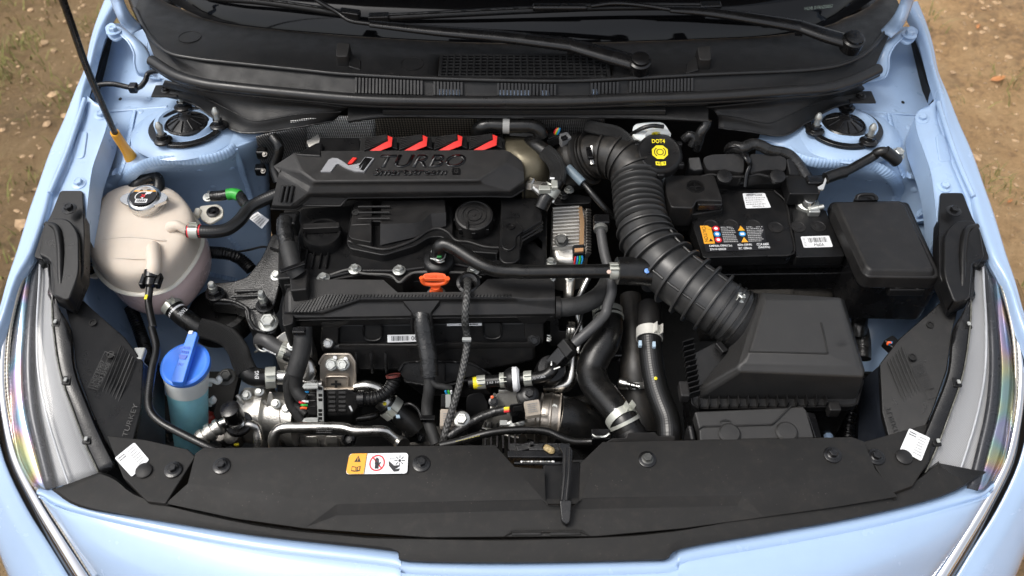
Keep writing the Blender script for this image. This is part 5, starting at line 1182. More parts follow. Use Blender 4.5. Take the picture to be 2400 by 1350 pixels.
prism('mount_ear', Q('A5', (1340, 295, .795), (1470, 280, .795), (1502, 310, .795), (1500, 365, .795), (1410, 415, .795), (1350, 380, .795)), 0, TANKL, ct, zrel=.006, r=.006, bevel=.0015)
lathe('ear_bush', Q('A5', (1436, 338, .797))[0], (0, -.1, 1), [(.0125, 0), (.0125, .003), (.008, .004), (.006, .001), (.004, .001), (.004, .006), (0, .006)], PLG, ct, seg=22)
prism('mount_ear', Q('A5', (575, 690, .765), (640, 660, .765), (660, 780, .76), (590, 770, .76)), 0, TANKL, ct, zrel=.006, r=.008, bevel=.0015)
lathe('ear_bush', Q('A5', (612, 722, .768))[0], (0, -.1, 1), [(.0125, 0), (.0125, .003), (.006, .004), (.004, .006), (0, .006)], PLG, ct, seg=22)
pc = Q('A5', (985, 270, .858))[0]; ax = Vector((0, -.12, 1)).normalized()
lathe('filler_neck', pc-ax*.03, ax, [(.036, 0), (.031, .012), (.029, .03), (0, .03)], TANK, ct, seg=36)
pcap = lathe('pressure_cap', pc, ax, [(.0295, -.004), (.0305, .004), (.0305, .012), (.0285, .015), (.025, .0165), (.024, .0155), (0, .016)], mat('cap_metal', (.62, .62, .61), .25, 1, dust=.1), ct, seg=44)
for s in (-1, 1):
    q = [pc+ax*.013+Vector(p) for p in ((s*.022, .016, .0), (s*.034, .013, 0), (s*.043, .004, 0), (s*.043, -.006, 0), (s*.034, -.013, 0), (s*.022, -.020, 0))]; prism('cap_ear', q, 0, MATS['cap_metal'], pcap, zrel=.007, r=.005, bevel=.002)
t_, a_, b_ = basis(ax); F = quadmap([pc+ax*.0168+Vector(p) for p in ((-.024, .0245, 0), (.024, .0245, 0), (.024, -.0235, 0), (-.024, -.0235, 0))])
shape(F, [disc(.5, .5, .49, .49, 36)], BLK, pcap, h=.0002)
shape(F, [[(.5+.49*math.cos(R(a)), .5-.49*math.sin(R(a))) for a in range(30, 151, 10)]], AMBER, pcap, h=.0006)
shape(F, [[(.36, .09), (.43, .22), (.29, .22)], rect(.56, .10, .70, .2)], BLK, pcap, h=.0009)
shape(F, ringp(.5, .52, .30, .27, .10, a0=150, a1=330)+[[(.60, .27), (.80, .27), (.74, .38), (.62, .40), (.56, .50), (.52, .48)], rect(.28, .66, .72, .86), [(.46, .58), (.54, .58), (.5, .66)]], WHITE, pcap, h=.0009)
shape(F, [rect(.33, .70, .67, .82)], BLK, pcap, h=.0012)
shape(F, [[(.36+i*.08, .80), (.385+i*.08, .72), (.41+i*.08, .72), (.385+i*.08, .80)] for i in range(4)], WHITE, pcap, h=.0015)
shape(F, [[(.42, .44), (.46, .42), (.60, .56), (.56, .59)], [(.55, .42), (.60, .44), (.46, .59), (.41, .57)]], REDPR, pcap, h=.0015)
def on_tank(x, y, dz=0): p, n = hit('tank_top', x/2.872, 380+y/2.872); return p+n*dz if p else Q('A5', (x, y, .83))[0]
tube('outlet_stub', [on_tank(1150, 445, .002), on_tank(1200, 455, .012), Q('A5', (1270, 462, .850))[0], Q('A5', (1330, 465, .850))[0]], [.011, .0085, .0078, .0078], TANK, ct, seg=16)
tube('overflow_pipe', [on_tank(1043, 575, .0), on_tank(1040, 600, .008), Q('A5', (1035, 700, .846))[0], Q('A5', (1025, 760, .835))[0]], [.010, .0125, .0125, .0125], TANK, ct, seg=20)
for pts in (((690, 520), (850, 505), (1000, 515), (1120, 530), (1330, 560)), ((660, 655), (800, 648), (990, 655), (1240, 672))):
    tube('mould_line', [on_tank(x, y, .0002) for x, y in pts], .0011, TANK, ct, seg=6, flat=.5)
# its hoses
th = thing('overflow_hose', 'thin black hose running down from the front of the coolant tank', 'hose', W(345, 700, .80))
tube('hose', Q('A5', (1018, 790, .832), (1008, 850, .825), (1000, 950, .815), (1030, 1110, .81))+Q('B1', (800, 40, .81), (825, 150, .808), (803, 260, .806), (785, 400, .80), (795, 480, .797), (850, 540, .794), (960, 600, .79), (1080, 660, .785), (1150, 690, .78)), .0062, RUB, th)
lathe('quick_connector', Q('A5', (1022, 745, .838))[0], Q('A5', (1012, 840, .826))[0]-Q('A5', (1022, 745, .838))[0], [(.013, -.004), (.0135, .008), (.010, .010), (.0115, .022), (.008, .026), (0, .026)], PLG, th, seg=16)
for s in (-1, 1): box('connector_grip', Q('A5', (1018+s*52, 800, .832))[0], (.008, .026, .014), PLG, th, bevel=.002)
box('paint_mark', Q('A5', (983, 908, .828))[0], (.005, .010, .002), YPRINT, th, bevel=.0008)
uh = thing('upper_coolant_hose', 'black hose from the tank side outlet to behind the engine cover', 'hose', Q('A5', (1500, 460, .80))[0])
tube('hose', Q('A5', (1262, 465, .850), (1340, 467, .850), (1440, 468, .848), (1530, 452, .846), (1610, 395, .846), (1680, 310, .848), (1760, 262, .85), (1870, 215, .855)), .0118, TEXH, uh, seg=18)
p0, p1 = Q('A5', (1290, 465, .850), (1330, 466, .850)); clamp(p0.lerp(p1, .5), p1-p0, .0122, uh, wdt=.016)
for x, m_ in ((1268, REDPR), (1345, REDPR)): a, b = Q('A5', (x, 466, .85), (x+9, 466, .85)); tube('paint_band', [a, b], .0121, m_, uh, seg=16, step=.002)
gc = thing('earth_lead', 'taped earth lead with a green tape band and ring terminal', 'cable', Q('A5', (1400, 245, .79))[0])
tube('lead', Q('A5', (1425, 230, .815), (1490, 225, .818), (1560, 215, .82), (1610, 225, .82), (1640, 270, .82), (1670, 300, .82)), .010, WRAP, gc, seg=14)
tube('green_tape', Q('A5', (1530, 218, .8195), (1575, 213, .8205), (1612, 226, .8205)), .0112, GREEN, gc, seg=14)
lathe('ring_terminal', Q('A5', (1400, 240, .806))[0], (0, -.3, 1), [(.009, 0), (.009, .003), (.006, .003), (.006, .007), (0, .007)], ZINC, gc, seg=20)
box('terminal_tag', Q('A5', (1403, 208, .81))[0], (.006, .012, .003), ZINC, gc)
so, G = sticker('loom_tag', Q('A5', (1672, 375, .815), (1735, 335, .815), (1812, 390, .815), (1762, 450, .812)), WHITE, gc, r=.05); textlines(G, .1, .1, .9, .9, 5, GREYPR, so)
cl = tube('convoluted_loom', Q('A5', (880, 980, .66), (920, 1080, .65), (955, 1180, .64), (990, 1290, .64), (1030, 1370, .63), (1060, 1450, .61)), .0125, PL, None, seg=14, step=.0011, prof=rings(.0046, .16)); tag(cl, 'ribbed black loom tube coming down from under the coolant tank', 'conduit')
cl = tube('convoluted_loom', Q('A5', (1340, 610, .70), (1430, 608, .71), (1540, 620, .715), (1620, 655, .70), (1690, 720, .69)), .0125, PL, None, seg=14, step=.0011, prof=rings(.0046, .16)); tag(cl, 'ribbed black loom tube between coolant tank and engine mount', 'conduit')
tag(tube('thin_wire', Q('A5', (1600, 605, .72), (1680, 590, .74), (1780, 570, .76), (1890, 600, .78)), .0022, RUB, None, seg=8), 'thin black wire above the ribbed loom tube', 'wire')
tag(tube('cap_hose', Q('A5', (850, 215, .82), (905, 170, .835), (960, 120, .845), (1020, 95, .85), (1062, 110, .85), (1070, 160, .845), (1060, 200, .84)), .0105, RUB, None, seg=14), 'black hose looping behind the tank pressure cap', 'hose')
# lower radiator hose with braided middle
lh = thing('heater_hose', 'thick hose marked TANK and ENG with a braided middle', 'hose', Q('B2', (500, 400, .68))[0])
hp = Q('B2', (165, 110, .745), (230, 180, .738), (320, 250, .73), (400, 300, .722), (520, 330, .715), (630, 380, .708), (700, 470, .70), (735, 570, .69), (775, 650, .682), (840, 688, .676), (920, 694, .672), (990, 690, .67))
tube('hose', hp, .0172, RUB, lh, seg=24)
tube('braided_sleeve', hp[3:9], .0185, BRAID, lh, seg=28, step=.003)
def along(P, i, t): return P[i].lerp(P[i+1], t), (P[i+1]-P[i])
c, d = along(hp, 0, .25); clamp(c, d, .0178, lh, wdt=.012, up=(.3, -.3, 1))
c, d = along(hp, 10, .6); clamp(c, d, .0178, lh, wdt=.018, up=(0, -.8, 1))
c, d = along(hp, 0, .75); tube('white_band', [c, c+d.normalized()*.004], .0174, WHITE, lh, seg=20, step=.002)
c, d = along(hp, 10, .15); tube('white_band', [c, c+d.normalized()*.005], .0174, WHITE, lh, seg=20, step=.002)
tube('neck', [hp[-1]-Vector((.01, 0, 0)), hp[-1]+Vector((.03, 0, 0))], .013, STEEL, lh, seg=18)
F = quadmap(Q('B2', (268, 150, .7565), (310, 158, .7565), (258, 215, .7545), (218, 190, .7555))); F = quadmap(Q('B2', (310, 160, .757), (255, 220, .754), (225, 192, .7555), (280, 140, .758)))
text('TANK', F, .0, .05, 1, .95, WHITE, lh, h=.0035, rot=0)
F = quadmap(Q('B2', (832, 705, .6945), (832, 645, .6945), (872, 645, .6945), (872, 705, .6945))); text('ENG', F, 0, .1, 1, .9, WHITE, lh, h=.002)
# washer reservoir
wr = thing('washer_reservoir', 'washer filler neck full of turquoise fluid under a blue lid', 'washer bottle', Q('B1', (960, 640, .52))[0])
wc = Q('B2', (285, 590, .752))[0]; wb = Q('B2', (330, 1150, .585))[0]; ax = (wc-wb).normalized()
L = (wc-wb).length
lathe('neck', wb, ax, [(.030, -.04), (.0305, 0), (.034, L*.55), (.0355, L*.72)], BFLUID, wr, seg=40)
lathe('neck_rim', wb, ax, [(.0356, L*.70), (.0362, L*.8), (.0372, L-.03), (.038, L-.022), (.038, L-.018), (0, L-.018)], WHITEP, wr, seg=40)
cx = Vector((-.05, -.10, 1)).normalized()
lid = lathe('lid', wc-cx*.004, cx, [(.0405, -.006), (.0425, .0), (.0425, .006), (.039, .0085), (.036, .0085), (.034, .0075), (0, .0082)], BCAP, wr, seg=52)
q = Q('B2', (320, 345, .778), (395, 350, .778), (280, 745, .757), (262, 752, .756), (180, 745, .757), (185, 715, .758)); prism('lid_bar', [p+UP*.008 for p in q], 0, BCAP, lid, zrel=.012, r=.005, bevel=.003, seg=3)
prism('bar_latch', [p+UP*.0115 for p in Q('B2', (328, 350, .778), (362, 350, .778), (352, 378, .775), (318, 378, .775))], 0, WHITEP, lid, zrel=.006, bevel=.001)
DB = mat('lid_marks', (.018, .09, .50), .45); F = quadmap([p+UP*.0088 for p in Q('B2', (262, 440, .773), (350, 450, .773), (295, 640, .762), (212, 630, .762))])
text('WASHER', F, .05, .12, .95, .24, DB, lid, h=.0006); text('ONLY', F, .2, .82, .75, .93, DB, lid, h=.0006)
shape(F, [[(.1, .48), (.9, .48), (.75, .66), (.25, .66)]]+[rect(.25+i*.18, .30, .33+i*.18, .42) for i in range(4)], DB, lid, h=.0006)
so, G = sticker('barcode_label', Q('B2', (148, 770, .70), (185, 790, .705), (262, 1005, .640), (215, 1010, .632)), WHITE, wr, r=.05); barcode(G, .2, .1, .8, .9, so, n=14)
for y, z, x1 in ((720, .70, 560), (880, .655, 515)):
    a = Q('B2', (432, y, z), (500, y-5, z), (x1-20, y+10, z), (x1, y-10, z+.006), (x1-20, y-35, z+.012)); tube('clip_arm', a, .0045, WHITEP, wr, seg=8)
    box('clip_web', Q('B2', (450, y+15, z-.006))[0], (.018, .006, .016), WHITEP, wr)
tag(tube('red_loom_band', Q('B2', (440, 985, .61), (455, 1020, .608), (440, 1062, .605)), .0148, mat('red_conduit', (.26, .03, .02), .4, blob=.3), None, seg=16, step=.0011, prof=rings(.0045, .12)), 'red ribbed band of conduit beside the washer bottle', 'conduit')
tag(tube('dark_loom', Q('B2', (470, 900, .62), (450, 980, .606), (435, 1070, .60), (400, 1150, .59), (300, 1230, .56), (180, 1200, .56), (150, 1110, .58)), .0125, WRAP, None, seg=12), 'dark taped loom curling round the foot of the washer bottle', 'loom')
# engine mount casting
mt = thing('engine_mount', 'rough black cast engine mount bracket with studs beside the tank', 'engine mount', Q('A5', (1560, 900, .66))[0])
prism('arm', Q('A5', (1380, 850, .735), (1420, 810, .735), (1560, 800, .735), (1660, 770, .745), (1760, 640, .765), (1830, 480, .775), (1890, 480, .775), (1890, 800, .755), (1850, 960, .74), (1660, 1000, .725), (1560, 960, .725), (1430, 950, .725), (1380, 920, .728)), 0, IRON, mt, zrel=.03, r=.008, bevel=.004, seg=3)
prism('arm_foot', Q('A5', (1640, 980, .728), (1830, 940, .735), (1875, 1080, .715), (1850, 1150, .71), (1780, 1160, .705), (1680, 1120, .708), (1650, 1040, .718)), 0, IRON, mt, zrel=.05, r=.008, bevel=.004)
for x0, x1, y in ((1560, 1780, 905), (1580, 1760, 870)): tube('casting_rib', Q('A5', (x0, y, .738), (x1, y-8, .742)), .003, IRON, mt, seg=8, step=.02)
tube('casting_rib', Q('A5', (1430, 925, .735), (1560, 935, .735), (1660, 985, .735), (1680, 1060, .728), (1720, 1120, .716), (1790, 1145, .712)), .0035, IRON, mt, seg=8)
lathe('rubber_bush', Q('A5', (1480, 1010, .68))[0], (0, 0, 1), [(.062, -.03), (.062, .0), (.056, .010), (.046, .012), (.042, .006), (.02, .006), (0, .006)], RUB, mt, seg=44)
so, G = sticker('mount_label', Q('B2', (548, 305, .69), (628, 292, .69), (655, 335, .685), (580, 352, .685)), WHITE, mt, r=.06); text('HI', G, .3, .2, .8, .8, BLK, so, h=.0012)
for x, y, z, st in ((1450, 880, .742, .018), (1785, 955, .74, .024)):
    p = Q('A5', (x, y+10, z-.004))[0]; lathe('stud_washer', p, (0, 0, 1), [(.017, -.004), (.017, .002), (.012, .003), (0, .003)], PLG, mt, seg=24); bolt(p, .0115, PLG, mt, h=.012, flange=1.2)
    lathe('stud', p+UP*.012, (0, 0, 1), [(.0075, 0), (.0075, st*.6), (.0065, st*.6), (.0065, st), (.0045, st+.003), (0, st+.003)], ZINC, mt, seg=18)
bolt(Q('A5', (1808, 1085, .722))[0], .0135, ZINC, mt, (0, -.1, 1), h=.013, flange=1.35)
bolt(Q('A5', (1860, 765, .775))[0], .0075, ZINC, mt, (0, -.2, 1), flange=1.4)
bolt(Q('B2', (612, 690, .655))[0], .0115, mat('dull_bolt', (.10, .10, .095), .45, .6), mt, (0, -.15, 1), h=.012, flange=1.5)
# left loom branch on top of the engine and bracket
wl = thing('injector_loom', 'shiny taped loom dropping past the oil filler cap', 'loom', Q('A6', (240, 780, .78))[0])
tube('loom', Q('A6', (238, 640, .85), (235, 700, .85), (250, 780, .845), (265, 850, .84), (285, 930, .83)), .0145, WRAP, wl, seg=16)
tube('loom_tape', Q('A6', (258, 800, .846), (275, 870, .842), (292, 935, .835), (320, 980, .825)), .0155, FABT, wl, seg=14)
box('cable_tie', Q('A6', (285, 935, .848))[0], (.045, .008, .004), PLG, wl, ax=axes((1, .5, 0)))
prism('loom_shroud', Q('A6', (195, 650), (230, 590), (320, 590), (300, 660), z=.855), .82, PL, wl, bevel=.004)
prism('side_cover', Q('A6', (200, 590), (330, 570), (330, 1000), (190, 1010), z=.79), .60, PL, wl, bevel=.004)
sb = thing('sensor_bracket', 'small black sensor bracket with bolts hanging beside the strut tower', 'bracket', W(610, 410, .78))
tube('wire', Q('A2', (110, 900, .90), (150, 960, .89), (140, 1030, .87), (120, 1100, .85), (150, 1200, .83)), .010, RUB, sb, seg=12)
for x, y in ((40, 1010), (30, 1120)): box('bracket_plate', Q('A2', (x, y, .87-.0003*(y-1000)))[0], (.020, .018, .02), PLG, sb, bevel=.004); bolt(Q('A2', (x+18, y+8, .882-.0003*(y-1000)))[0], .0035, ALUD, sb, (-.2, -.4, 1))
prism('tin_plate', Q('A2', (330, 930, .875), (410, 880, .88), (430, 930, .875), (350, 975, .87)), 0, ALU, sb, zrel=.003)

# ================================================================== front of the engine, lower metal
cm = thing('compressor', 'grey alloy compressor body below the heater hose', 'compressor', Q('B2', (900, 1050, .52))[0])
ca, cb = Q('B2', (700, 990, .585), (1180, 1010, .585)); dx = (cb-ca); L = dx.length
lathe('housing', ca, dx, [(.030, 0), (.046, .008), (.050, .02), (.052, L*.38), (.060, L*.39), (.060, L*.50), (.052, L*.51), (.046, L*.53), (.046, L*.85), (.052, L*.86), (.052, L), (.03, L)], ALU, cm, seg=48)
prism('neck', Q('B2', (745, 770, .65), (915, 770, .65), (890, 860, .63), (720, 870, .63)), 0, ALU, cm, zrel=.05, bevel=.006, r=.006)
prism('web', Q('B2', (940, 800, .655), (975, 800, .655), (985, 900, .635), (915, 930, .63)), 0, ALU, cm, zrel=.05, bevel=.003)
for x, y in ((1030, 1010), (1060, 990)): tube('seam_scratch', Q('B2', (x, 930, .632), (x, 1100, .615)), .0012, ALUD, cm, seg=6)
for x, y, r in ((660, 1170, .013), (575, 1170, .010)): lathe('port', Q('B2', (x, y, .60))[0], (0, -.35, 1), [(r, -.03), (r, .012), (r*.8, .014), (0, .014)], ALUD, cm, seg=22)
prism('timing_cover', Q('B2', (985, 380, .70), (1100, 300, .71), (1290, 320, .71), (1290, 560, .66), (1180, 600, .65), (1000, 560, .66)), 0, ALU, cm, zrel=.06, bevel=.01, r=.012, seg=3)
prism('front_casting', Q('B2', (1050, 560, .655), (1330, 600, .65), (1330, 880, .60), (1200, 1180, .55), (1000, 1180, .55), (1060, 800, .61)), 0, ALUD, cm, zrel=.04, bevel=.008)
prism('lower_casting', Q('B3', (0, 1110, .56), (420, 1120, .56), (420, 1210, .545), (0, 1220, .545)), 0, ALUD, cm, zrel=.05, bevel=.004)
for x in (110, 290): prism('casting_boss', Q('B3', (x-60, 1125, .575), (x+60, 1125, .575), (x+60, 1195, .56), (x-60, 1195, .56)), 0, ALU, cm, zrel=.03, bevel=.004)
lathe('casting_port', Q('B3', (440, 1160, .575))[0], (0, -.5, 1), [(.012, -.01), (.012, .008), (.008, .010), (.006, .002), (0, .002)], PLG, cm, seg=20)
tube('chrome_bypass', Q('B2', (1150, 560, .67), (1240, 570, .675), (1280, 640, .665), (1240, 710, .65), (1190, 760, .64)), .0125, PIPE, cm, seg=20)
tube('bypass_foot', Q('B2', (1190, 720, .652), (1280, 740, .65), (1370, 745, .65)), .009, STEEL, cm, seg=16)
ac = thing('coolant_pipe', 'bright alloy pipe running along the front with printed marks', 'pipe', Q('B3', (300, 1085, .64))[0])
tube('pipe', Q('B2', (985, 1230, .635), (980, 1180, .648), (1000, 1125, .658), (1060, 1092, .664), (1200, 1086, .666), (1500, 1086, .666))+Q('B3', (500, 1086, .666), (680, 1086, .664), (760, 1095, .66), (820, 1140, .65), (890, 1195, .638), (920, 1230, .63)), .0092, PIPE, ac, seg=20)
F = quadmap(Q('B3', (150, 1048, .674), (340, 1048, .674), (340, 1125, .668), (150, 1125, .668)))
textlines(F, .05, .05, .95, .85, 4, BLK, ac, h=.0035, fill=.3, seed=5)
lathe('pipe_collar', Q('B3', (905, 1200, .642))[0], (.5, -.6, .3), [(.013, -.006), (.013, .006), (0, .006)], STEEL, ac, seg=18)
fv = thing('service_valve', 'black capped service valve on bent alloy pipes by the front cover', 'valve', Q('B2', (690, 1080, .60))[0])
tube('pipe', Q('B2', (430, 1190, .65), (490, 1130, .655), (545, 1070, .662), (610, 1042, .664), (670, 1040, .664)), .0085, PIPE, fv, seg=16)
tube('pipe', Q('B2', (770, 1060, .66), (820, 1072, .658), (852, 1110, .65), (862, 1180, .64), (864, 1240, .63)), .0085, PIPE, fv, seg=16)
a, b = Q('B2', (380, 1190, .655), (520, 1100, .662)); lathe('union', a, b-a, [(.012, 0), (.015, .006), (.015, .014), (.0125, .015), (.0125, .020), (.016, .021), (.016, .030), (.0125, .031), (.0125, .036), (.015, .037), (.015, .044), (.010, .046), (0, .046)], ALU, fv, seg=24)
c0 = Q('B2', (708, 1055, .660))[0]; vx = Vector((-.10, .0, 1)).normalized()
lathe('valve_disc', c0, vx, [(.024, -.006), (.024, .001), (.022, .003), (.010, .003), (0, .003)], PLG, fv, seg=30)
lathe('valve_body', c0, vx, [(.012, 0), (.014, .004), (.011, .008), (.014, .012), (.014, .018), (0, .018)], STEEL, fv, seg=24)
lathe('valve_cap', c0+vx*.018, vx, [(.0165, 0), (.0175, .006), (.0165, .020), (.0175, .024), (.0165, .031), (.012, .033), (0, .0335)], PLG, fv, seg=30)
tube('cap_strap', Q('B2', (640, 1060, .665), (615, 1060, .668), (610, 1085, .662), (640, 1095, .658)), .0022, RUB, fv, seg=8)
# small grey hose beside the manifold
gh = thing('vacuum_hose', 'short grey hose with white print and a wire clamp beside the manifold', 'hose', Q('B2', (950, 430, .67))[0])
gp_ = Q('B2', (880, 420, .675), (885, 385, .69), (930, 395, .695), (990, 440, .69), (1060, 480, .685), (1130, 505, .68)); tube('hose', gp_, .0135, mat('grey_rubber', (.055, .055, .056), .5, dust=.2), gh, seg=18)
c, d = along(gp_, 4, .1); clamp(c, d, .0138, gh, wdt=.014, up=(.3, -.5, 1)); lathe('collar', gp_[-1]-d*.2, d, [(.014, -.012), (.0165, -.006), (.0165, .004), (.010, .006), (.010, .02), (0, .02)], PLG, gh, seg=22)
tube('wire_clip', Q('B2', (840, 430, .685), (860, 465, .69), (900, 485, .69), (930, 480, .69)), .002, ZINC, gh, seg=6); tube('wire_clip', Q('B2', (835, 490, .68), (860, 480, .685)), .002, ZINC, gh, seg=6)
F = quadmap(Q('B2', (905, 450, .708), (1010, 500, .70), (1000, 518, .695), (895, 465, .703))); textlines(F, 0, 0, 1, 1, 1, WHITE, gh, fill=.6)
# vertical loom left of the bracket
vl = thing('starter_loom', 'cloth taped loom falling past the manifold end', 'loom', Q('B2', (1190, 500, .70))[0])
tube('trunk', Q('B2', (1215, 290, .76), (1215, 400, .745), (1200, 500, .73), (1170, 600, .715), (1150, 660, .705)), .0165, FABT, vl, seg=16)
tube('branch', Q('B2', (1150, 650, .705), (1120, 700, .69), (1100, 780, .67), (1120, 900, .645), (1170, 980, .63), (1230, 1060, .615)), .0095, FABT, vl, seg=12)
tube('branch', Q('B2', (1165, 650, .705), (1160, 760, .68), (1190, 830, .67), (1230, 860, .665)), .012, FABT, vl, seg=12)
tube('branch', Q('B2', (1125, 650, .705), (1085, 700, .69), (1085, 780, .67), (1120, 880, .65), (1180, 930, .64), (1240, 980, .635)), .006, FABT, vl, seg=10)
box('cable_tie', Q('B2', (1185, 325, .772))[0], (.022, .012, .010), PLG, vl)
for i, (m_, x, y) in enumerate(((ORANGE, 1195, 850), (BLUPR, 1222, 820), (REDPR, 1200, 900), (GREEN, 1215, 920), (WHITE, 1222, 890), (ORANGE, 1210, 940))):
    tube('core', Q('B2', (x-10, y-20+i*3, .672), (x, y-10, .675), (x+35, y-15+i*2, .672)), .0022, m_, vl, seg=8)
br = thing('beige_bracket', 'beige plated steel bracket with two bolts above the connector', 'bracket', Q('B3', (340, 600, .63))[0])
pl_ = fillet(Q('B3', (185, 480, .688), (230, 412, .70), (450, 412, .70), (495, 480, .688), (497, 720, .64), (185, 720, .64)), .004)
prism('plate', pl_, 0, BRKT, br, dirv=Vector((0, .004, -.003)), bevel=.002); 
ring = [p+Vector((0, -.001, .001)) for p in pl_]; tube('plate_rim', ring, .0025, BRKT, br, seg=8, smoothpath=False, step=.003)
tube('pressed_line', Q('B3', (238, 690, .649), (240, 625, .662), (265, 608, .666), (410, 608, .666), (430, 625, .662), (432, 690, .649)), .002, BRKT, br, seg=6)
for x, y in ((290, 495), (390, 495)): bolt(Q('B3', (x, y+8, .688))[0], .0095, ZINC, br, (0, -.6, .8), flange=1.3)
for x, y in ((318, 445), (412, 455)): lathe('paint_dab', Q('B3', (x, y, .6965))[0], (0, -.6, .8), [(.004, 0), (.003, .0008), (0, .001)], WHITE, br, seg=10)
F = quadmap(Q('B3', (285, 640, .661), (375, 640, .661), (375, 705, .648), (285, 705, .648))); shape(F, [[(.35, 0), (.65, 0), (.62, .35), (1, .4), (1, .65), (.62, .68), (.65, 1), (.35, 1), (.38, .68), (0, .65), (0, .4), (.38, .35)]], PLD, br, h=.0015)
cn = thing('main_connector', 'large black wiring connector with a grey locking lever', 'connector', Q('B3', (300, 850, .60))[0])
prism('plug', Q('B3', (70, 740, .672), (240, 735, .676), (240, 965, .640), (75, 945, .640)), 0, PL, cn, zrel=.035, bevel=.003)
prism('socket', Q('B3', (235, 720, .680), (430, 712, .682), (530, 760, .675), (530, 860, .655), (470, 945, .640), (240, 955, .638)), 0, PL, cn, zrel=.04, bevel=.003)
for y in (750, 790, 830, 870, 905): 
    for x in (290, 380): prism('moulding', Q('B3', (x-30, y-12, .683-.00018*(y-720)), (x+34, y-12, .683-.00018*(y-720)), (x+34, y+12, .680-.00018*(y-720)), (x-30, y+12, .680-.00018*(y-720))), 0, PLM, cn, zrel=.004, bevel=.0008)
for y in (770, 820, 870, 910): tube('plug_rib', Q('B3', (80, y, .678-.0002*(y-740)), (145, y, .678-.0002*(y-740))), .002, PL, cn, seg=6, step=.02)
prism('lock_lever', Q('B3', (155, 690, .692), (215, 690, .692), (222, 1000, .640), (165, 1000, .640)), 0, GREYP, cn, zrel=.006, bevel=.0015)
for y in (700, 760, 800, 895, 930, 965): prism('lever_slot', Q('B3', (172, y, .6935-.00017*(y-690)), (205, y, .6935-.00017*(y-690)), (206, y+24, .689-.00017*(y-690)), (174, y+24, .689-.00017*(y-690))), 0, PLD, cn, zrel=.003, bevel=0)
for y, z in ((690, .695), (995, .642)): tube('lever_arm', Q('B3', (170, y-8, z), (110, y-10, z), (60, y-4, z), (50, y+8, z), (70, y+16, z), (170, y+12, z)), .0035, GREYP, cn, seg=8)
tube('boot', Q('B3', (520, 805, .668), (575, 805, .668)), .0145, PLG, cn, seg=18)
tube('corrugated_tail', Q('B3', (570, 806, .668), (660, 800, .67), (740, 770, .672), (800, 720, .675), (835, 650, .678), (832, 590, .685)), .0128, PL, cn, seg=16, step=.0012, prof=rings(.0058, .17))
tube('red_band', Q('B3', (833, 612, .683), (830, 592, .686)), .0135, mat('dull_red', (.10, .018, .014), .5), cn, seg=14)
prism('paint_stroke', Q('B3', (440, 870, .668), (455, 865, .668), (475, 905, .66), (462, 912, .66)), 0, WHITE, cn, zrel=.004, bevel=0)
so, G = sticker('connector_label', Q('B3', (375, 950, .63), (480, 925, .632), (480, 955, .626), (375, 965, .626)), WHITE, cn, r=.03); textlines(G, .1, .1, .9, .9, 2, BLK, so)
tag(tube('lower_cable', Q('B3', (230, 1000, .615), (450, 985, .615), (600, 970, .615), (660, 955, .615), (720, 930, .61)), .007, RUB, None, seg=12), 'black cable under the large wiring connector', 'cable')
h2 = thing('water_hose', 'short black hose with spring clamp below the corrugated tail', 'hose', Q('B3', (870, 940, .60))[0])
hp = Q('B3', (770, 850, .63), (820, 890, .622), (900, 960, .61), (980, 1020, .60), (1040, 1080, .59)); tube('hose', hp, .0205, RUB, h2, seg=24); c, d = along(hp, 0, .95); clamp(c, d, .021, h2, wdt=.016, up=(-.3, -.6, 1))
lathe('stub', hp[0], hp[0]-hp[1], [(.017, -.01), (.017, .012), (0, .012)], STEEL, h2, seg=22); lathe('paint_dab', Q('B3', (757, 848, .655))[0], (0, -.6, .8), [(.0035, 0), (0, .001)], YPRINT, h2, seg=10)
for x, y in ((795, 890), (868, 958)): prism('paint_mark', Q('B3', (x-16, y-14, .645-.0001*(y-890)), (x+16, y-14, .645-.0001*(y-890)), (x+24, y+12, .641-.0001*(y-890)), (x-10, y+16, .641-.0001*(y-890))), 0, mat('pale_blue_mark', (.40, .52, .62), .5), h2, zrel=.004, bevel=0)
tube('stub_pipe', Q('B3', (500, 705, .64), (600, 690, .645), (700, 720, .64), (780, 790, .632)), .011, STEEL, h2, seg=16)
# middle looms
ml = thing('front_loom', 'fat shiny taped loom dropping from the middle of the loom cover', 'loom', Q('B3', (1120, 400, .70))[0])
tube('taped_part', Q('B3', (1080, 20, .775), (1090, 130, .765), (1110, 270, .745), (1140, 430, .725), (1150, 600, .70)), .0165, WRAP, ml, seg=18)
tube('cloth_part', Q('B3', (1150, 590, .70), (1148, 720, .68), (1130, 860, .655), (1135, 980, .64), (1170, 1090, .63), (1210, 1200, .62)), .0105, FABT, ml, seg=14)
tube('branch', Q('B3', (1140, 610, .70), (1200, 680, .69), (1290, 705, .685), (1340, 720, .68)), .006, FABT, ml, seg=10)
box('cable_tie', Q('B3', (1135, 980, .652))[0], (.026, .010, .010), PLG, ml)
ks = thing('braided_loom', 'flat braided sleeve running down over the loom cover and manifold', 'loom', Q('B3', (1470, 300, .72))[0])
kp = Q('A6', (1385, 1005, .79), (1392, 1030, .812), (1390, 1100, .818), (1380, 1200, .808), (1378, 1290, .785))+Q('B3', (1470, 180, .765), (1482, 300, .74), (1455, 480, .72), (1395, 750, .69), (1320, 990, .66), (1280, 1130, .645), (1265, 1210, .63))
tube('sleeve', kp, .0066, KNIT, ks, seg=16, flat=.7, step=.003); lathe('grommet', Q('A6', (1398, 1035, .80))[0], (0, -.3, 1), [(.021, -.004), (.021, .003), (.016, .005), (.013, .003), (0, -.004)], PLG, ks, seg=26)
box('cable_tie', Q('B3', (1478, 285, .752))[0], (.016, .007, .007), GREYP, ks)
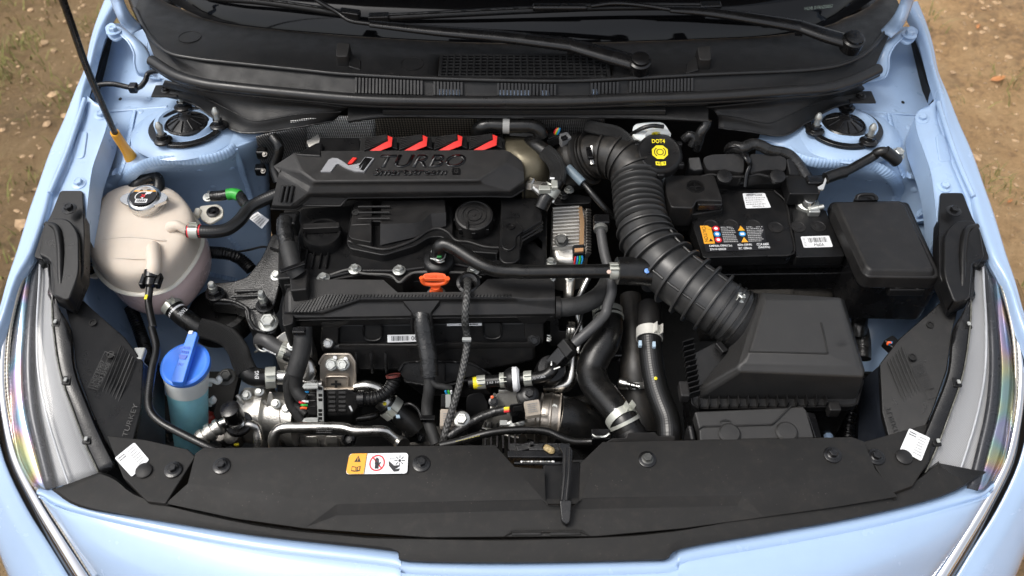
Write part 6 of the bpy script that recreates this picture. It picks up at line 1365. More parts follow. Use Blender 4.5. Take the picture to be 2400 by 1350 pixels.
# pressure sensor with beige tag
ms = thing('map_sensor', 'pressure sensor with beige tag bolted beside the braided sleeve', 'sensor', Q('B3', (1310, 950, .62))[0])
prism('tag', Q('B3', (1245, 895, .665), (1385, 895, .665), (1385, 1045, .64), (1240, 1045, .64)), 0, mat('beige_tag', (.55, .48, .40), .5), ms, zrel=.012, r=.003, bevel=.001)
F = quadmap([p+UP*.0005 for p in Q('B3', (1245, 895, .665), (1385, 895, .665), (1385, 1045, .64), (1240, 1045, .64))]); textlines(F, .2, .2, .7, .9, 5, GREYPR, ms)
prism('plug', Q('B3', (1250, 760, .682), (1350, 760, .682), (1370, 880, .665), (1245, 880, .665)), 0, PL, ms, zrel=.02, bevel=.002); prism('plug_clip', Q('B3', (1290, 765, .686), (1340, 765, .686), (1340, 880, .669), (1290, 880, .669)), 0, GREYP, ms, zrel=.004, bevel=.001)
bolt(Q('B3', (1432, 985, .655))[0], .0105, ZINC, ms, (0, -.4, 1), flange=1.4); prism('ear', Q('B3', (1380, 900, .655), (1450, 890, .655), (1485, 980, .642), (1440, 1030, .635), (1380, 1020, .638)), 0, PL, ms, zrel=.01, r=.006, bevel=.002)
for i, m_ in enumerate((BLUPR, GREEN, WHITE)): tube('core', Q('B3', (1290+i*25, 735, .69), (1300+i*22, 760, .684)), .002, m_, ms, seg=6)
lh2 = tube('rear_lower_loom', Q('B4', (0, 1140, .64), (120, 1060, .645), (260, 980, .65), (400, 925, .655), (510, 900, .658)), .0085, WRAP, None, seg=14); tag(lh2, 'taped loom curving up to the throttle connector', 'loom')
# breather line along the front
bl = tube('vent_hose', Q('B4', (-60, 1215, .66), (100, 1180, .672), (300, 1120, .685), (480, 1088, .69), (720, 1078, .692), (880, 1095, .692), (990, 1145, .69), (1100, 1180, .688), (1250, 1182, .69), (1400, 1165, .70)), .0068, RUB, None, seg=14); tag(bl, 'slim black hose with yellow print waving along the front cover', 'hose')
F = quadmap(Q('B4', (70, 1180, .6795), (290, 1128, .6925), (290, 1138, .6925), (70, 1190, .6795))); textlines(F, 0, 0, 1, 1, 1, mat('olive_print', (.25, .22, .03), .5), bl, h=.002)

for x, y, z in ((770, 830, .645), (870, 800, .652), (1000, 900, .64), (1085, 940, .635), (1240, 420, .715), (1130, 440, .712)): bolt(Q('B2', (x, y, z))[0], .006, ZINC, cm, (0, -.5, 1), name='belt_bolt')
for i in range(5): tube('casting_web', Q('B2', (1010+i*14, 1090+i*8, .60), (1020+i*20, 1190, .575)), .003, ALUD, cm, seg=6)
for x, y, z in ((690, 830, .645), (900, 870, .635)): tube('casting_web', Q('B2', (x, y, z), (x+60, y+70, z-.012)), .004, ALU, cm, seg=6)
box('port_mark', Q('B2', (690, 1222, .612))[0], (.008, .004, .003), YPRINT, cm, bevel=0)
dl = tube('sensor_wire', Q('B3', (880, 900, .62), (930, 860, .63), (980, 850, .635), (1050, 900, .63), (1090, 1000, .62)), .0035, RUB, None, seg=8); tag(dl, 'thin black wire looping below the ribbed runner', 'wire')
gb = thing('gearbox_bracket', 'dark cast bracket with bolts low behind the braided sleeve', 'bracket', Q('B3', (1000, 1100, .54))[0])
prism('plate', Q('B3', (900, 1020, .585), (1100, 1000, .59), (1260, 1060, .58), (1240, 1210, .55), (920, 1210, .55)), 0, ALUD, gb, zrel=.03, bevel=.005, r=.006)
for x, y in ((960, 1080), (1060, 1150), (1010, 1110)): bolt(Q('B3', (x, y, .592-.0002*(y-1000)))[0], .007, PLG, gb, (0, -.5, 1))
prism('clip', Q('B3', (925, 1085, .605), (1040, 1080, .605), (1045, 1140, .592), (935, 1150, .592)), 0, PL, gb, zrel=.02, bevel=.003)
# ================================================================== middle right: throttle, hoses
tb = thing('throttle_body', 'alloy throttle body with black duct and sensor plug', 'throttle body', Q('B4', (850, 950, .58))[0])
ta, tbb = Q('B4', (770, 965, .622), (985, 985, .622)); d = (tbb-ta); L = d.length
lathe('barrel', ta, d, [(.028, -.02), (.040, -.012), (.041, .0), (.046, .003), (.046, .008), (.043, .011), (.045, L*.5), (.047, L*.55), (.047, L*.62), (.045, L*.66), (.044, L*.95), (.041, L), (0, L)], mat('warm_alloy', (.46, .42, .37), .34, 1, dust=.3, var=.25, grain=.3, gscale=300), tb, seg=40)
tube('rubber_duct', Q('B4', (960, 985, .635), (1040, 1000, .632), (1130, 1040, .62), (1220, 1100, .60), (1280, 1170, .57)), [.044, .045, .043, .040, .038], RUB, tb, seg=28)
tube('rim', [tbb-d*.06, tbb], .047, BRKT, tb, seg=32, step=.004)
prism('elbow', Q('B4', (420, 740, .655), (660, 730, .66), (740, 800, .645), (720, 1000, .61), (600, 1180, .58), (280, 1160, .58), (360, 960, .62)), 0, ALU, tb, zrel=.06, bevel=.012, r=.015, seg=3)
prism('elbow_rib', Q('B4', (160, 770, .645), (300, 740, .65), (360, 860, .63), (300, 1100, .59), (160, 1080, .60)), 0, PL, tb, zrel=.05, bevel=.008, r=.01)
tube('elbow_edge', Q('B4', (410, 760, .662), (390, 850, .642), (370, 930, .63), (310, 1060, .60)), .003, ALU, tb, seg=6)
for i in range(4): tube('elbow_fin', Q('B4', (300+i*30, 1060+i*12, .615), (480+i*20, 1090+i*14, .612)), .002, ALU, tb, seg=6)
prism('plug', Q('B4', (535, 850, .700), (660, 830, .704), (690, 930, .684), (560, 965, .680)), 0, PLG, tb, zrel=.025, bevel=.003); prism('plug_lock', Q('B4', (570, 875, .704), (650, 862, .706), (655, 905, .698), (575, 918, .696)), 0, PL, tb, zrel=.006, bevel=.001)
prism('tag', Q('B4', (665, 830, .706), (800, 808, .709), (820, 940, .684), (685, 960, .681)), 0, mat('beige_tag', (.55, .48, .40), .5), tb, zrel=.010, r=.003, bevel=.001)
F = quadmap(Q('B4', (665, 830, .7063), (800, 808, .7093), (820, 940, .6843), (685, 960, .6813))); textlines(F, .2, .15, .85, .8, 5, GREYPR, tb)
for i, m_ in enumerate((YPRINT, AMBER, REDPR)): tube('core', Q('B4', (495, 890+i*14, .672), (540, 885+i*14, .676)), .0024, m_, tb, seg=6)
lathe('boss', Q('B4', (700, 775, .665))[0], (0, -.4, 1), [(.020, -.02), (.020, .008), (.016, .011), (0, .011)], PL, tb, seg=24); bolt(Q('B4', (715, 765, .682))[0], .008, PLG, tb, (0, -.3, 1))
for x0, y0, x1, y1, z in ((445, 735, 640, 728, .664), (430, 800, 420, 900, .65), (660, 745, 735, 815, .655), (370, 960, 320, 1100, .61), (280, 1090, 620, 1150, .60)): tube('elbow_bead', Q('B4', (x0, y0, z), (x1, y1, z-.004)), .003, ALU, tb, seg=8, step=.02)
for i in range(6): box('lower_fin', Q('B4', (330+i*52, 1130+i*8, .605))[0], (.004, .05, .02), PLM, tb)
for x, y, z in ((640, 1000, .64), (560, 1040, .63), (400, 830, .655), (935, 880, .66)): bolt(Q('B4', (x, y, z))[0], .006, ZINC if x > 500 else PLG, tb, (0, -.5, 1))
box('plug_window', Q('B4', (490, 1020, .645))[0], (.014, .010, .006), GREYP, tb, bevel=.001)
lathe('orange_dot', Q('B4', (388, 790, .664))[0], (0, -.6, 1), [(.003, 0), (0, .001)], ORANGE, tb, seg=8)
# purge line with check valve
pv = thing('purge_line', 'black purge hose with white check valve and steel clamps', 'hose', Q('B4', (600, 640, .64))[0])
pp_ = Q('B4', (180, 668, .682), (330, 655, .684), (500, 640, .688), (620, 632, .69), (760, 622, .694), (860, 600, .698), (915, 555, .704), (915, 525, .70)); tube('hose', pp_, .0108, RUB, pv, seg=18)
for i, t, wd, rr in ((0, .75, .015, .0113), (1, .95, .014, .0125), (3, .6, .014, .0125)): c, d = along(pp_, i, t); clamp(c, d, rr, pv, wdt=wd, up=(0, -.6, 1))
c, d = along(pp_, 2, .5); lathe('check_valve', c, d, [(.013, -.014), (.018, -.010), (.022, -.002), (.022, .002), (0, .002)], PL, pv, seg=26); lathe('valve_ring', c, d, [(.0225, .002), (.0225, .010), (.018, .014), (0, .014)], WHITE, pv, seg=26)
a, b = Q('B4', (222, 668, .6835), (300, 660, .6845)); tube('yellow_band', [a, b], .0110, YPRINT, pv, seg=16, step=.003)
F = quadmap(Q('B4', (340, 652, .6975), (445, 645, .699), (445, 668, .694), (340, 675, .692))); text('J 02 10', F, 0, 0, 1, 1, WHITE, pv, h=.001)
F = quadmap(Q('B4', (735, 616, .7075), (850, 594, .711), (858, 618, .706), (740, 640, .702))); text('J 02 14 52020', F, 0, 0, 1, 1, WHITE, pv, h=.001)
vc = Q('B4', (905, 545, .69))[0]; lathe('solenoid', vc, (.15, -.35, 1), [(.026, -.03), (.026, .002), (.024, .006), (.013, .008), (.012, .014), (0, .014)], PL, pv, seg=36)
for s in ((910, 520, 910, 475), (930, 545, 985, 525)): tube('wire_clip', Q('B4', (s[0], s[1], .712), (s[2], s[3], .716)), .0018, ZINC, pv, seg=6)
bx_ = Q('B4', (1000, 430, .71))[0]; dd = (Q('B4', (1100, 310, .735))[0]-Q('B4', (960, 460, .705))[0])
box('coupling', bx_, (.052, .026, .024), PLG, pv, ax=axes(dd), bevel=.003); box('coupling_lock', bx_+dd.normalized()*.014+UP*.006, (.020, .032, .018), PL, pv, ax=axes(dd), bevel=.003)
hs2 = tube('purge_hose', Q('A7', (612, 655, .83), (618, 720, .825), (640, 850, .812), (680, 1000, .80), (685, 1090, .79), (660, 1170, .775))+Q('B4', (1380, 60, .765), (1290, 160, .76), (1200, 240, .752), (1110, 320, .74)), .0092, mat('grey_rubber', (.055, .055, .056), .5), None, seg=16); tag(hs2, 'grey rubber hose sweeping down beside the intake duct', 'hose')
cp2 = thing('hose_coupling', 'black quick coupling at the top of the grey rubber hose', 'coupling', Q('A7', (620, 650, .82))[0]); box('body', Q('A7', (620, 650, .832))[0], (.030, .022, .022), PLG, cp2, bevel=.003); lathe('ring', Q('A7', (615, 690, .83))[0], (0, -1, -.1), [(.011, -.006), (.013, -.002), (.013, .004), (0, .004)], ZINC, cp2, seg=18)
pm_ = tube('metal_tube', Q('A7', (545, 985, .77), (500, 1080, .755), (460, 1180, .745), (490, 1340, .71), (470, 1480, .69)), .0055, STEEL, None, seg=12); tag(pm_, 'thin bare steel tube slanting down behind the grey hose', 'pipe')
tag(tube('side_wire', Q('B4', (1180, 50, .75), (1160, 150, .74), (1110, 250, .73), (1085, 310, .72)), .003, RUB, None, seg=8), 'thin black wire crossing the bare steel tube', 'wire')
wl2 = thing('gearbox_loom', 'wide taped loom leaving the right end of the loom cover', 'loom', Q('A7', (480, 1170, .76))[0])
tube('loom', Q('A7', (335, 1190, .778), (430, 1185, .778), (530, 1160, .776), (620, 1100, .774), (670, 1010, .775), (690, 940, .78)), .0165, FABT, wl2, seg=16); tube('mouth', Q('A7', (330, 1190, .778), (360, 1190, .778)), .0195, PLM, wl2, seg=20)
# coil sensor bracket etc. under the right end of the loom cover
sx_ = thing('cam_sensor', 'black sensor block with steel rings under the loom cover end', 'sensor', Q('B4', (960, 200, .69))[0])
prism('body', Q('B4', (890, 100, .735), (980, 100, .735), (980, 200, .715), (1080, 210, .71), (1080, 260, .70), (900, 260, .70)), 0, PL, sx_, zrel=.03, bevel=.003)
a, b = Q('B4', (1040, 200, .715), (1110, 205, .715)); lathe('ring_stack', a, b-a, [(.016, 0), (.019, .003), (.015, .006), (.019, .009), (.015, .012), (.018, .015), (0, .016)], STEEL, sx_, seg=22)
for y in (245, 270, 290): tube('clip_ring', Q('B4', (870, y, .70), (890, y+8, .70), (905, y-6, .70)), .002, ZINC, sx_, seg=6)
# alternator
al = thing('alternator', 'finned alloy alternator with a brown band beside the cam cover', 'alternator', Q('A7', (420, 750, .68))[0])
prism('body', Q('A7', (305, 560, .80), (340, 535, .805), (510, 545, .805), (540, 600, .80), (545, 760, .785), (535, 860, .775), (430, 905, .77), (330, 890, .772), (300, 780, .783)), .68, ALU, al, r=.012, bevel=.008, seg=3)
for i in range(12): a, b = Q('A7', (312, 570+i*22, .8085-i*.0022), (480, 560+i*22, .8085-i*.0022)); box('fin', (a+b)/2, ((a-b).length, .004, .010), mat('alloy_fin', (.72, .70, .66), .4, .7, dust=.15, dcol=(.3, .26, .2)), al, ax=axes(b-a), bevel=.001)
prism('brown_band', Q('A7', (468, 548, .811), (498, 550, .811), (512, 640, .806), (510, 790, .789), (480, 795, .789), (485, 640, .806)), 0, mat('brown_band', (.34, .21, .11), .5, .3, var=.15), al, zrel=.01, bevel=.001)
for i in range(16): a, b = Q('A7', (515, 585+i*18, .803-.0018*i), (543, 590+i*18, .795-.0018*i)); box('cooling_vane', (a+b)/2, ((a-b).length, .0032, .014), ALUD, al, ax=axes(b-a), bevel=.0006)
prism('mount_lug', Q('A7', (340, 720, .80), (400, 720, .80), (405, 790, .79), (345, 790, .79)), 0, ALU, al, zrel=.02, bevel=.003, r=.004); bolt(Q('A7', (366, 768, .80))[0], .010, mat('dull_bolt', (.10, .10, .095), .45, .6), al, (0, -.4, 1), flange=1.3)
prism('top_lug', Q('A7', (300, 480, .81), (460, 470, .815), (560, 490, .815), (555, 530, .81), (320, 540, .81)), 0, PL, al, zrel=.025, r=.006, bevel=.004)
for x, y in ((378, 485), (415, 448)): bolt(Q('A7', (x, y, .822))[0], .0065, IRON if x < 400 else ZINC, al)
ap = prism('plug', Q('A7', (435, 790, .805), (515, 785, .805), (520, 850, .790), (440, 855, .790)), 0, PLG, al, zrel=.022, bevel=.003); prism('plug_tag', Q('A7', (450, 815, .8005), (505, 812, .8005), (505, 832, .797), (450, 838, .797)), 0, mat('brown_tag', (.42, .22, .10), .5), al, zrel=.003, bevel=0)
for i, m_ in enumerate((REDPR, BLUPR, GREEN, BLUPR)): tube('core', Q('A7', (455+i*14, 860, .785), (452+i*16, 890, .778), (450+i*14, 915, .77)), .0018, m_, al, seg=8)
bolt(Q('A7', (300, 905, .79))[0], .007, ZINC, al)
prism('lower_casting', Q('A7', (385, 960, .745), (460, 960, .745), (440, 1120, .72), (390, 1110, .72)), 0, ALU, al, zrel=.05, bevel=.006)
for x in (300, 420): bolt(Q('A7', (x, 1000, .76))[0], .006, ZINC, al, (0, -.5, 1))
# olive heat shield and small turbo parts
ts = thing('turbo_shield', 'olive pressed metal turbo heat shield at the engine cover end', 'heat shield', Q('A7', (170, 350, .82))[0])
loft('shell', [Q('A7', (0, 100, .895), (80, 105, .90), (180, 115, .90), (240, 130, .89)), Q('A7', (0, 180, .90), (90, 180, .908), (220, 200, .905), (290, 220, .885)), Q('A7', (60, 300, .885), (130, 290, .895), (240, 300, .89), (310, 310, .865)), Q('A7', (110, 420, .86), (170, 400, .865), (250, 400, .855), (310, 400, .83)), Q('A7', (120, 520, .82), (180, 520, .82), (250, 500, .81), (300, 480, .80))], OLIVE, ts, nu=5, nv=5, thick=.003)
lathe('bright_flange', Q('A7', (140, 108, .895))[0], (0, -.6, 1), [(.030, -.006), (.030, .002), (.022, .004), (0, .004)], mat('light_alloy', (.6, .59, .56), .4, .8), ts, seg=26)
lathe('hex_union', Q('A7', (175, 412, .868))[0], (1, -.5, .3), [(.012, -.006), (.013, -.003), (.013, .006), (.010, .008), (.008, .008), (.008, .05), (0, .05)], STEEL, ts, seg=6, angle=20); tube('probe_tail', Q('A7', (190, 425, .868), (240, 470, .86), (320, 520, .85)), .0065, STEEL, ts, seg=14)
ch = thing('turbo_coolant_hose', 'black hose with braided bend and plastic clamp by the olive shield', 'hose', Q('A7', (330, 350, .84))[0])
hp = Q('A7', (165, 150, .895), (200, 160, .905), (265, 205, .905), (320, 260, .90), (345, 330, .888), (335, 400, .878), (300, 450, .868), (265, 500, .858), (235, 560, .845)); tube('hose', hp, .0138, RUB, ch, seg=20); tube('braid', hp[2:6], .0155, BRAID, ch, seg=22, step=.003)
c, d = along(hp, 6, .0); tube('clamp_band', [c-d.normalized()*.009, c+d.normalized()*.009], .0165, CLAMP, ch, seg=20, step=.004); box('clamp_tab', c+Vector((-.012, -.01, .012)), (.022, .012, .012), CLAMP, ch, bevel=.002); box('clamp_tab', c+Vector((.006, -.004, .018)), (.012, .02, .008), CLAMP, ch, bevel=.002)
tube('paint_mark', [hp[5]+Vector((-.004, -.004, .014)), hp[5]+Vector((-.012, -.002, .013))], .002, WHITE, ch, seg=6)
tag(tube('rear_pipe', Q('A2', (1460, 870, .90), (1480, 840, .925), (1540, 825, .93), (1650, 830, .93), (1800, 830, .93), (1860, 850, .925), (1880, 900, .91)), .0135, RUB, None, seg=18), 'black pipe bent behind the red fins with a grey band', 'pipe')
tag(tube('pipe_band', Q('A2', (1628, 829, .93), (1672, 830, .93)), .0145, mat('grey_band', (.30, .30, .29), .45), None, seg=18), 'grey band round the pipe behind the red fins', 'band')
for i, (x, y, m_, w_) in enumerate(((255, 910, PL, .032), (345, 920, mat('grey_plug', (.20, .20, .20), .5), .022))):
    o = thing('sensor_plug', ('black sensor plug with coloured wires behind the intake elbow', 'small grey sensor plug beside the intake elbow')[i], 'connector', Q('A3', (x, y, .88))[0]); box('body', Q('A3', (x, y, .895))[0], (w_, w_*.9, .02), m_, o, ax=axes((1, .5, 0)), bevel=.003)
    box('clip', Q('A3', (x, y-10, .907))[0], (w_*.5, w_*.4, .006), PLG, o, ax=axes((1, .5, 0)), bevel=.001)
    if i == 0:
        for j, mm_ in enumerate((REDPR, AMBER, GREEN, BLUPR)): tube('core', Q('A3', (275+j*8, 885, .905), (285+j*8, 862, .912), (300+j*5, 845, .915)), .002, mm_, o, seg=6)
tag(tube('probe_lead', Q('A7', (470, 365, .87), (520, 420, .862), (570, 480, .855), (640, 560, .84), (700, 620, .82)), .0058, RUB, None, seg=12), 'black probe lead running under the intake duct', 'cable')
ps = tube('probe_sleeve', Q('A7', (405, 305, .88), (440, 340, .876), (500, 400, .868)), .0085, mat('blue_grey_sleeve', (.16, .21, .25), .35), None, seg=16); tag(ps, 'pale blue grey sleeve on a probe beside the braided hose', 'sleeve')
tag(tube('braided_pipe', Q('A3', (500, 830, .92), (580, 850, .925), (680, 870, .925), (750, 920, .92), (780, 980, .905)), .012, BRAID, None, seg=16), 'braided black hose passing behind the intake elbow', 'hose')
# ================================================================== intake duct
ih = thing('intake_hose', 'big ribbed black intake duct curving down to the air filter box', 'intake duct', Q('A7', (860, 700, .75))[0])
path = Q('A7', (470, 270, .845), (540, 240, .862), (620, 222, .876), (720, 235, .885), (800, 290, .884), (840, 370, .876), (850, 460, .868), (860, 560, .86), (880, 660, .854), (915, 770, .847), (985, 880, .842), (1090, 985, .838), (1210, 1075, .832), (1330, 1160, .825), (1440, 1235, .818), (1500, 1275, .812))
lathe('inlet_collar', path[0], path[1]-path[0], [(.030, -.03), (.050, -.02), (.053, 0), (.053, .008), (.050, .012), (.050, .016), (.053, .018), (.053, .022), (.046, .026), (0, .026)], RUBD, ih, seg=44)
for s_ in (.028, .036): 
    q = path[0]+(path[1]-path[0]).normalized()*s_; tube('collar_band', [q, q+(path[1]-path[0]).normalized()*.003], .047, RUBD, ih, seg=36, step=.002)
lathe('band_screw', Q('A7', (560, 170, .905))[0], (0, -1, -.6), [(.005, 0), (.005, .03), (.006, .03), (.006, .036), (0, .036)], STEEL, ih, seg=12)
box('band_housing', Q('A7', (545, 215, .905))[0], (.010, .03, .008), PLG, ih, ax=axes((1, .1, 0)), bevel=.002)
fine = cr(path, 12)
tube('elbow', path[1:6], [.042, .040, .0405, .041, .042], RUBD, ih, seg=40)
for t in (2.35, 3.1, 3.6, 4.5):
    i = int(t); c = fine[int(t*12)]; d = fine[int(t*12)+1]-fine[int(t*12)]; tube('elbow_rib', [c-d.normalized()*.002, c+d.normalized()*.002], .0455, RUBD, ih, seg=40, step=.002)
tube('bellows', path[5:9], .0472, mat('duct_plastic', (.022, .022, .022), .40, dust=.12, rvar=.08), ih, seg=44, step=.0013, prof=rings(.0128, .17, .55))
tube('lower_duct', path[8:], [.0455, .046, .047, .048, .0485, .049, .049, .049], MATS['duct_plastic'], ih, seg=44)
nfine = len(fine)
for k_, t in enumerate((8.35, 8.85, 9.35, 9.85, 10.5, 11.1, 11.75, 12.4, 13.0)):
    i = int(t*12); c = fine[i]; d = (fine[i+1]-fine[i]).normalized(); rr = .0485+.001*min(k_, 4)
    R_ = rr+(.0015 if k_ < 3 else .0042)
    lathe('duct_rib', c, d, [(rr*.9, -.003), (R_, -.0022), (R_+.0008, 0), (R_, .0022), (rr*.9, .003)], MATS['duct_plastic'], ih, seg=48)
for t in (13.5, 13.9, 14.3, 14.7):
    i = min(nfine-2, int(t*12)); c = fine[i]; d = (fine[i+1]-fine[i]).normalized(); lathe('cuff_band', c, d, [(.045, -.003), (.0525, -.002), (.0525, .002), (.045, .003)], RUB, ih, seg=44)
for t0, t1, side in ((9.4, 9.8, .5), (9.9, 10.4, .45), (10.6, 11.05, .4), (11.2, 11.7, .35), (11.85, 12.35, .3), (12.5, 12.95, .3), (10.6, 11.05, -.85), (11.2, 11.7, -.85), (11.85, 12.35, -.85), (12.5, 12.95, -.85)):
    pts_ = []
    for q in range(5):
        i = int((t0+(t1-t0)*q/4)*12); c = fine[i]; d = (fine[i+1]-fine[i]).normalized(); u = (UP-d*UP.dot(d)).normalized(); b = d.cross(u); a = side*1.2; pts_.append(c+(u*math.cos(a)-b*math.sin(a))*.0497)
    tube('duct_key', pts_, .0022, MATS['duct_plastic'], ih, seg=6)
box('cuff_clamp', Q('B5', (600, 520, .80))[0]+Vector((0, 0, .0)), (.012, .022, .010), PL, ih, ax=axes((1, .5, 0)), bevel=.002)
bolt(Q('B5', (735, 158, .862))[0], .0075, ZINC, ih, (.3, .2, 1)); box('bolt_post', Q('B5', (728, 205, .85))[0], (.010, .012, .03), PL, ih)
bh = thing('breather_hose', 'black pipe from the cam cover to the intake duct with steel clips', 'hose', Q('A6', (1560, 950, .80))[0])
bp_ = Q('A6', (1208, 850, .838), (1215, 810, .860), (1245, 790, .866), (1320, 820, .864), (1430, 890, .858), (1530, 940, .853), (1620, 958, .85), (1750, 962, .85))+Q('A7', (100, 965, .85), (350, 962, .85), (560, 960, .85), (720, 958, .848)); tube('pipe', bp_, .0122, RUB, bh, seg=20)
tube('sleeve', Q('A7', (718, 958, .848), (800, 958, .846), (870, 962, .844), (960, 972, .84)), [.0235, .0245, .0245, .025], RUB, bh, seg=28)
lathe('paint_dot', Q('A7', (908, 958, .8665))[0], (0, -.4, 1), [(.0045, 0), (.003, .001), (0, .0012)], mat('blue_dot', (.14, .30, .68), .5), bh, seg=14)
c = Q('A7', (697, 958, .848))[0]; clamp(c, (1, 0, 0), .0135, bh, wdt=.015, up=(0, -.4, 1)); lathe('clip_pin', Q('A7', (668, 964, .862))[0], (0, -.4, 1), [(.004, 0), (.003, .001), (0, .001)], mat('pink_pin', (.6, .45, .38), .4), bh, seg=10)
bc = Q('A6', (1210, 890, .812))[0]; lathe('port', bc, (0, -.05, 1), [(.028, -.012), (.028, 0), (.025, .004), (.017, .006), (.015, .024), (0, .024)], PL, bh, seg=32)
tube('spring_clip', Q('A6', (1165, 830, .834), (1180, 870, .836), (1205, 893, .838), (1240, 880, .838), (1250, 855, .838)), .0022, ZINC, bh, seg=8); tube('spring_clip', Q('A6', (1160, 880, .832), (1180, 885, .834), (1215, 905, .834), (1245, 895, .834)), .0018, ZINC, bh, seg=8)
box('green_mark', Q('A6', (1215, 862, .848))[0], (.008, .010, .004), mat('dark_green', (.02, .16, .04), .5), bh, bevel=.001)
# big radiator hoses
rh = thing('radiator_hose', 'fat black S shaped radiator hose with green marks and spring clamp', 'hose', Q('B4', (1300, 600, .66))[0])
hp = Q('B4', (1400, 20, .72), (1415, 150, .715), (1380, 300, .71), (1300, 430, .70), (1260, 560, .69), (1300, 690, .69), (1390, 800, .695), (1480, 910, .70), (1550, 1010, .70), (1600, 1110, .69)); tube('hose', hp, [.024, .026, .0275, .028, .0275, .027, .026, .025, .0245, .0245], RUB, rh, seg=32)
c, d = along(hp, 7, .65); clamp(c, d, .0255, rh, wdt=.014, up=(.4, .1, 1)); c2, d2 = along(hp, 8, .05); clamp(c2, d2, .0255, rh, wdt=.006, ear=0)
c, d = along(hp, 0, .2); clamp(c, d, .0255, rh, wdt=.010, up=(-.6, -.6, 1)); c, d = along(hp, 0, .6); clamp(c, d, .0262, rh, wdt=.004, ear=0)
GM = mat('lime_mark', (.30, .42, .10), .5, var=.3)
for q in (((1480, 885), (1540, 868), (1548, 905), (1488, 922)), ((1545, 990), (1605, 972), (1618, 1010), (1556, 1028))): prism('paint_mark', [W(1050+x/3.75, 720+y/3.75, .7235-.00004*(y-900)) for x, y in q], 0, GM, rh, zrel=.008, bevel=0)
box('paint_dab', Q('B4', (1476, 912, .724))[0], (.006, .010, .003), WHITE, rh, bevel=.001)
rn = thing('radiator_neck', 'black plastic radiator neck and mounting shroud behind the front cover', 'radiator neck', Q('B4', (1600, 1130, .66))[0])
lathe('neck', hp[-1], hp[-1]-hp[-2], [(.024, -.01), (.027, 0), (.027, .01), (.022, .012), (.022, .06), (0, .06)], PL, rn, seg=30); prism('shroud', Q('B4', (1580, 1100, .74), (1820, 1095, .745), (1850, 1130, .745), (2000, 1135, .745), (2000, 1180, .735), (1380, 1190, .735), (1440, 1150, .74), (1560, 1145, .74)), 0, PLM, rn, zrel=.03, bevel=.003)
tube('wire_clip', Q('B4', (1270, 1120, .735), (1300, 1140, .735), (1380, 1135, .735), (1420, 1110, .74)), .0022, ZINC, rn, seg=6); box('clip_base', Q('B4', (1340, 1140, .72))[0], (.03, .02, .02), PLG, rn)
ch2 = thing('charge_hose', 'textured charge hose with white band clamp beside the air filter box', 'hose', Q('B4', (1850, 700, .66))[0])
hp = Q('B4', (1770, -20, .745), (1770, 120, .742), (1770, 250, .738), (1782, 400, .73), (1800, 550, .722), (1830, 700, .715), (1880, 850, .71), (1930, 980, .705), (1945, 1100, .70), (1945, 1200, .69)); tube('upper_pipe', hp[:3], .0205, PLM, ch2, seg=28); tube('hose', hp[2:], .0205, TEXH, ch2, seg=30)
c, d = along(hp, 1, .92); clamp(c, d, .0215, ch2, wdt=.020, m=mat('white_clamp', (.62, .61, .56), .45, .3), up=(.5, -.4, 1))
for x, y in ((1690, 315), (1812, 325)): prism('paint_mark', Q('B4', (x-14, y-24, .7605), (x+12, y-24, .7605), (x+14, y+22, .755), (x-14, y+22, .755)), 0, MATS['pale_blue_mark'], ch2, zrel=.006, bevel=0)
lathe('paint_dot', Q('B4', (1825, 625, .7385))[0], (0, -.5, 1), [(.003, 0), (0, .001)], YPRINT, ch2, seg=8)
bk = thing('rear_charge_pipe', 'tapered black charge pipe held by a worm drive clip', 'pipe', Q('B4', (1640, 600, .62))[0])
hp = Q('B4', (1600, -100, .69), (1620, 100, .68), (1640, 350, .665), (1650, 560, .65), (1660, 720, .63), (1680, 900, .61), (1700, 1100, .59)); tube('pipe', hp, [.020, .021, .023, .029, .031, .031, .030], RUBD, bk, seg=30)
c, d = along(hp, 3, .75); clamp(c, d, .0315, bk, wdt=.012, m=STEEL, ear=0); a, b = Q('B4', (1510, 660, .672), (1680, 700, .672)); tube('worm_housing', [a.lerp(b, .3), b], .0058, STEEL, bk, seg=10, step=.0016, prof=rings(.004, .2)); lathe('worm_screw', a, a-b, [(.0085, -.012), (.0085, .0), (.006, .003), (0, .003)], STEEL, bk, seg=14)
box('loom_bracket', Q('B4', (1500, 380, .66))[0], (.035, .04, .02), PLG, bk, bevel=.004); tube('loom_bundle', Q('B4', (1480, 330, .66), (1540, 400, .66), (1520, 480, .65)), .012, WRAP, bk, seg=12)
tag(tube('steel_loop', Q('B4', (860, 700, .63), (980, 700, .64), (1060, 660, .65), (1090, 560, .66), (1090, 420, .675)), .0125, STEEL, None, seg=18), 'polished steel pipe bend below the solenoid', 'pipe')
tag(tube('marked_pipe', Q('B4', (990, 870, .62), (1100, 850, .62), (1230, 830, .62), (1330, 820, .61)), .013, RUB, None, seg=16), 'black pipe with a part code passing under the S shaped hose', 'pipe')
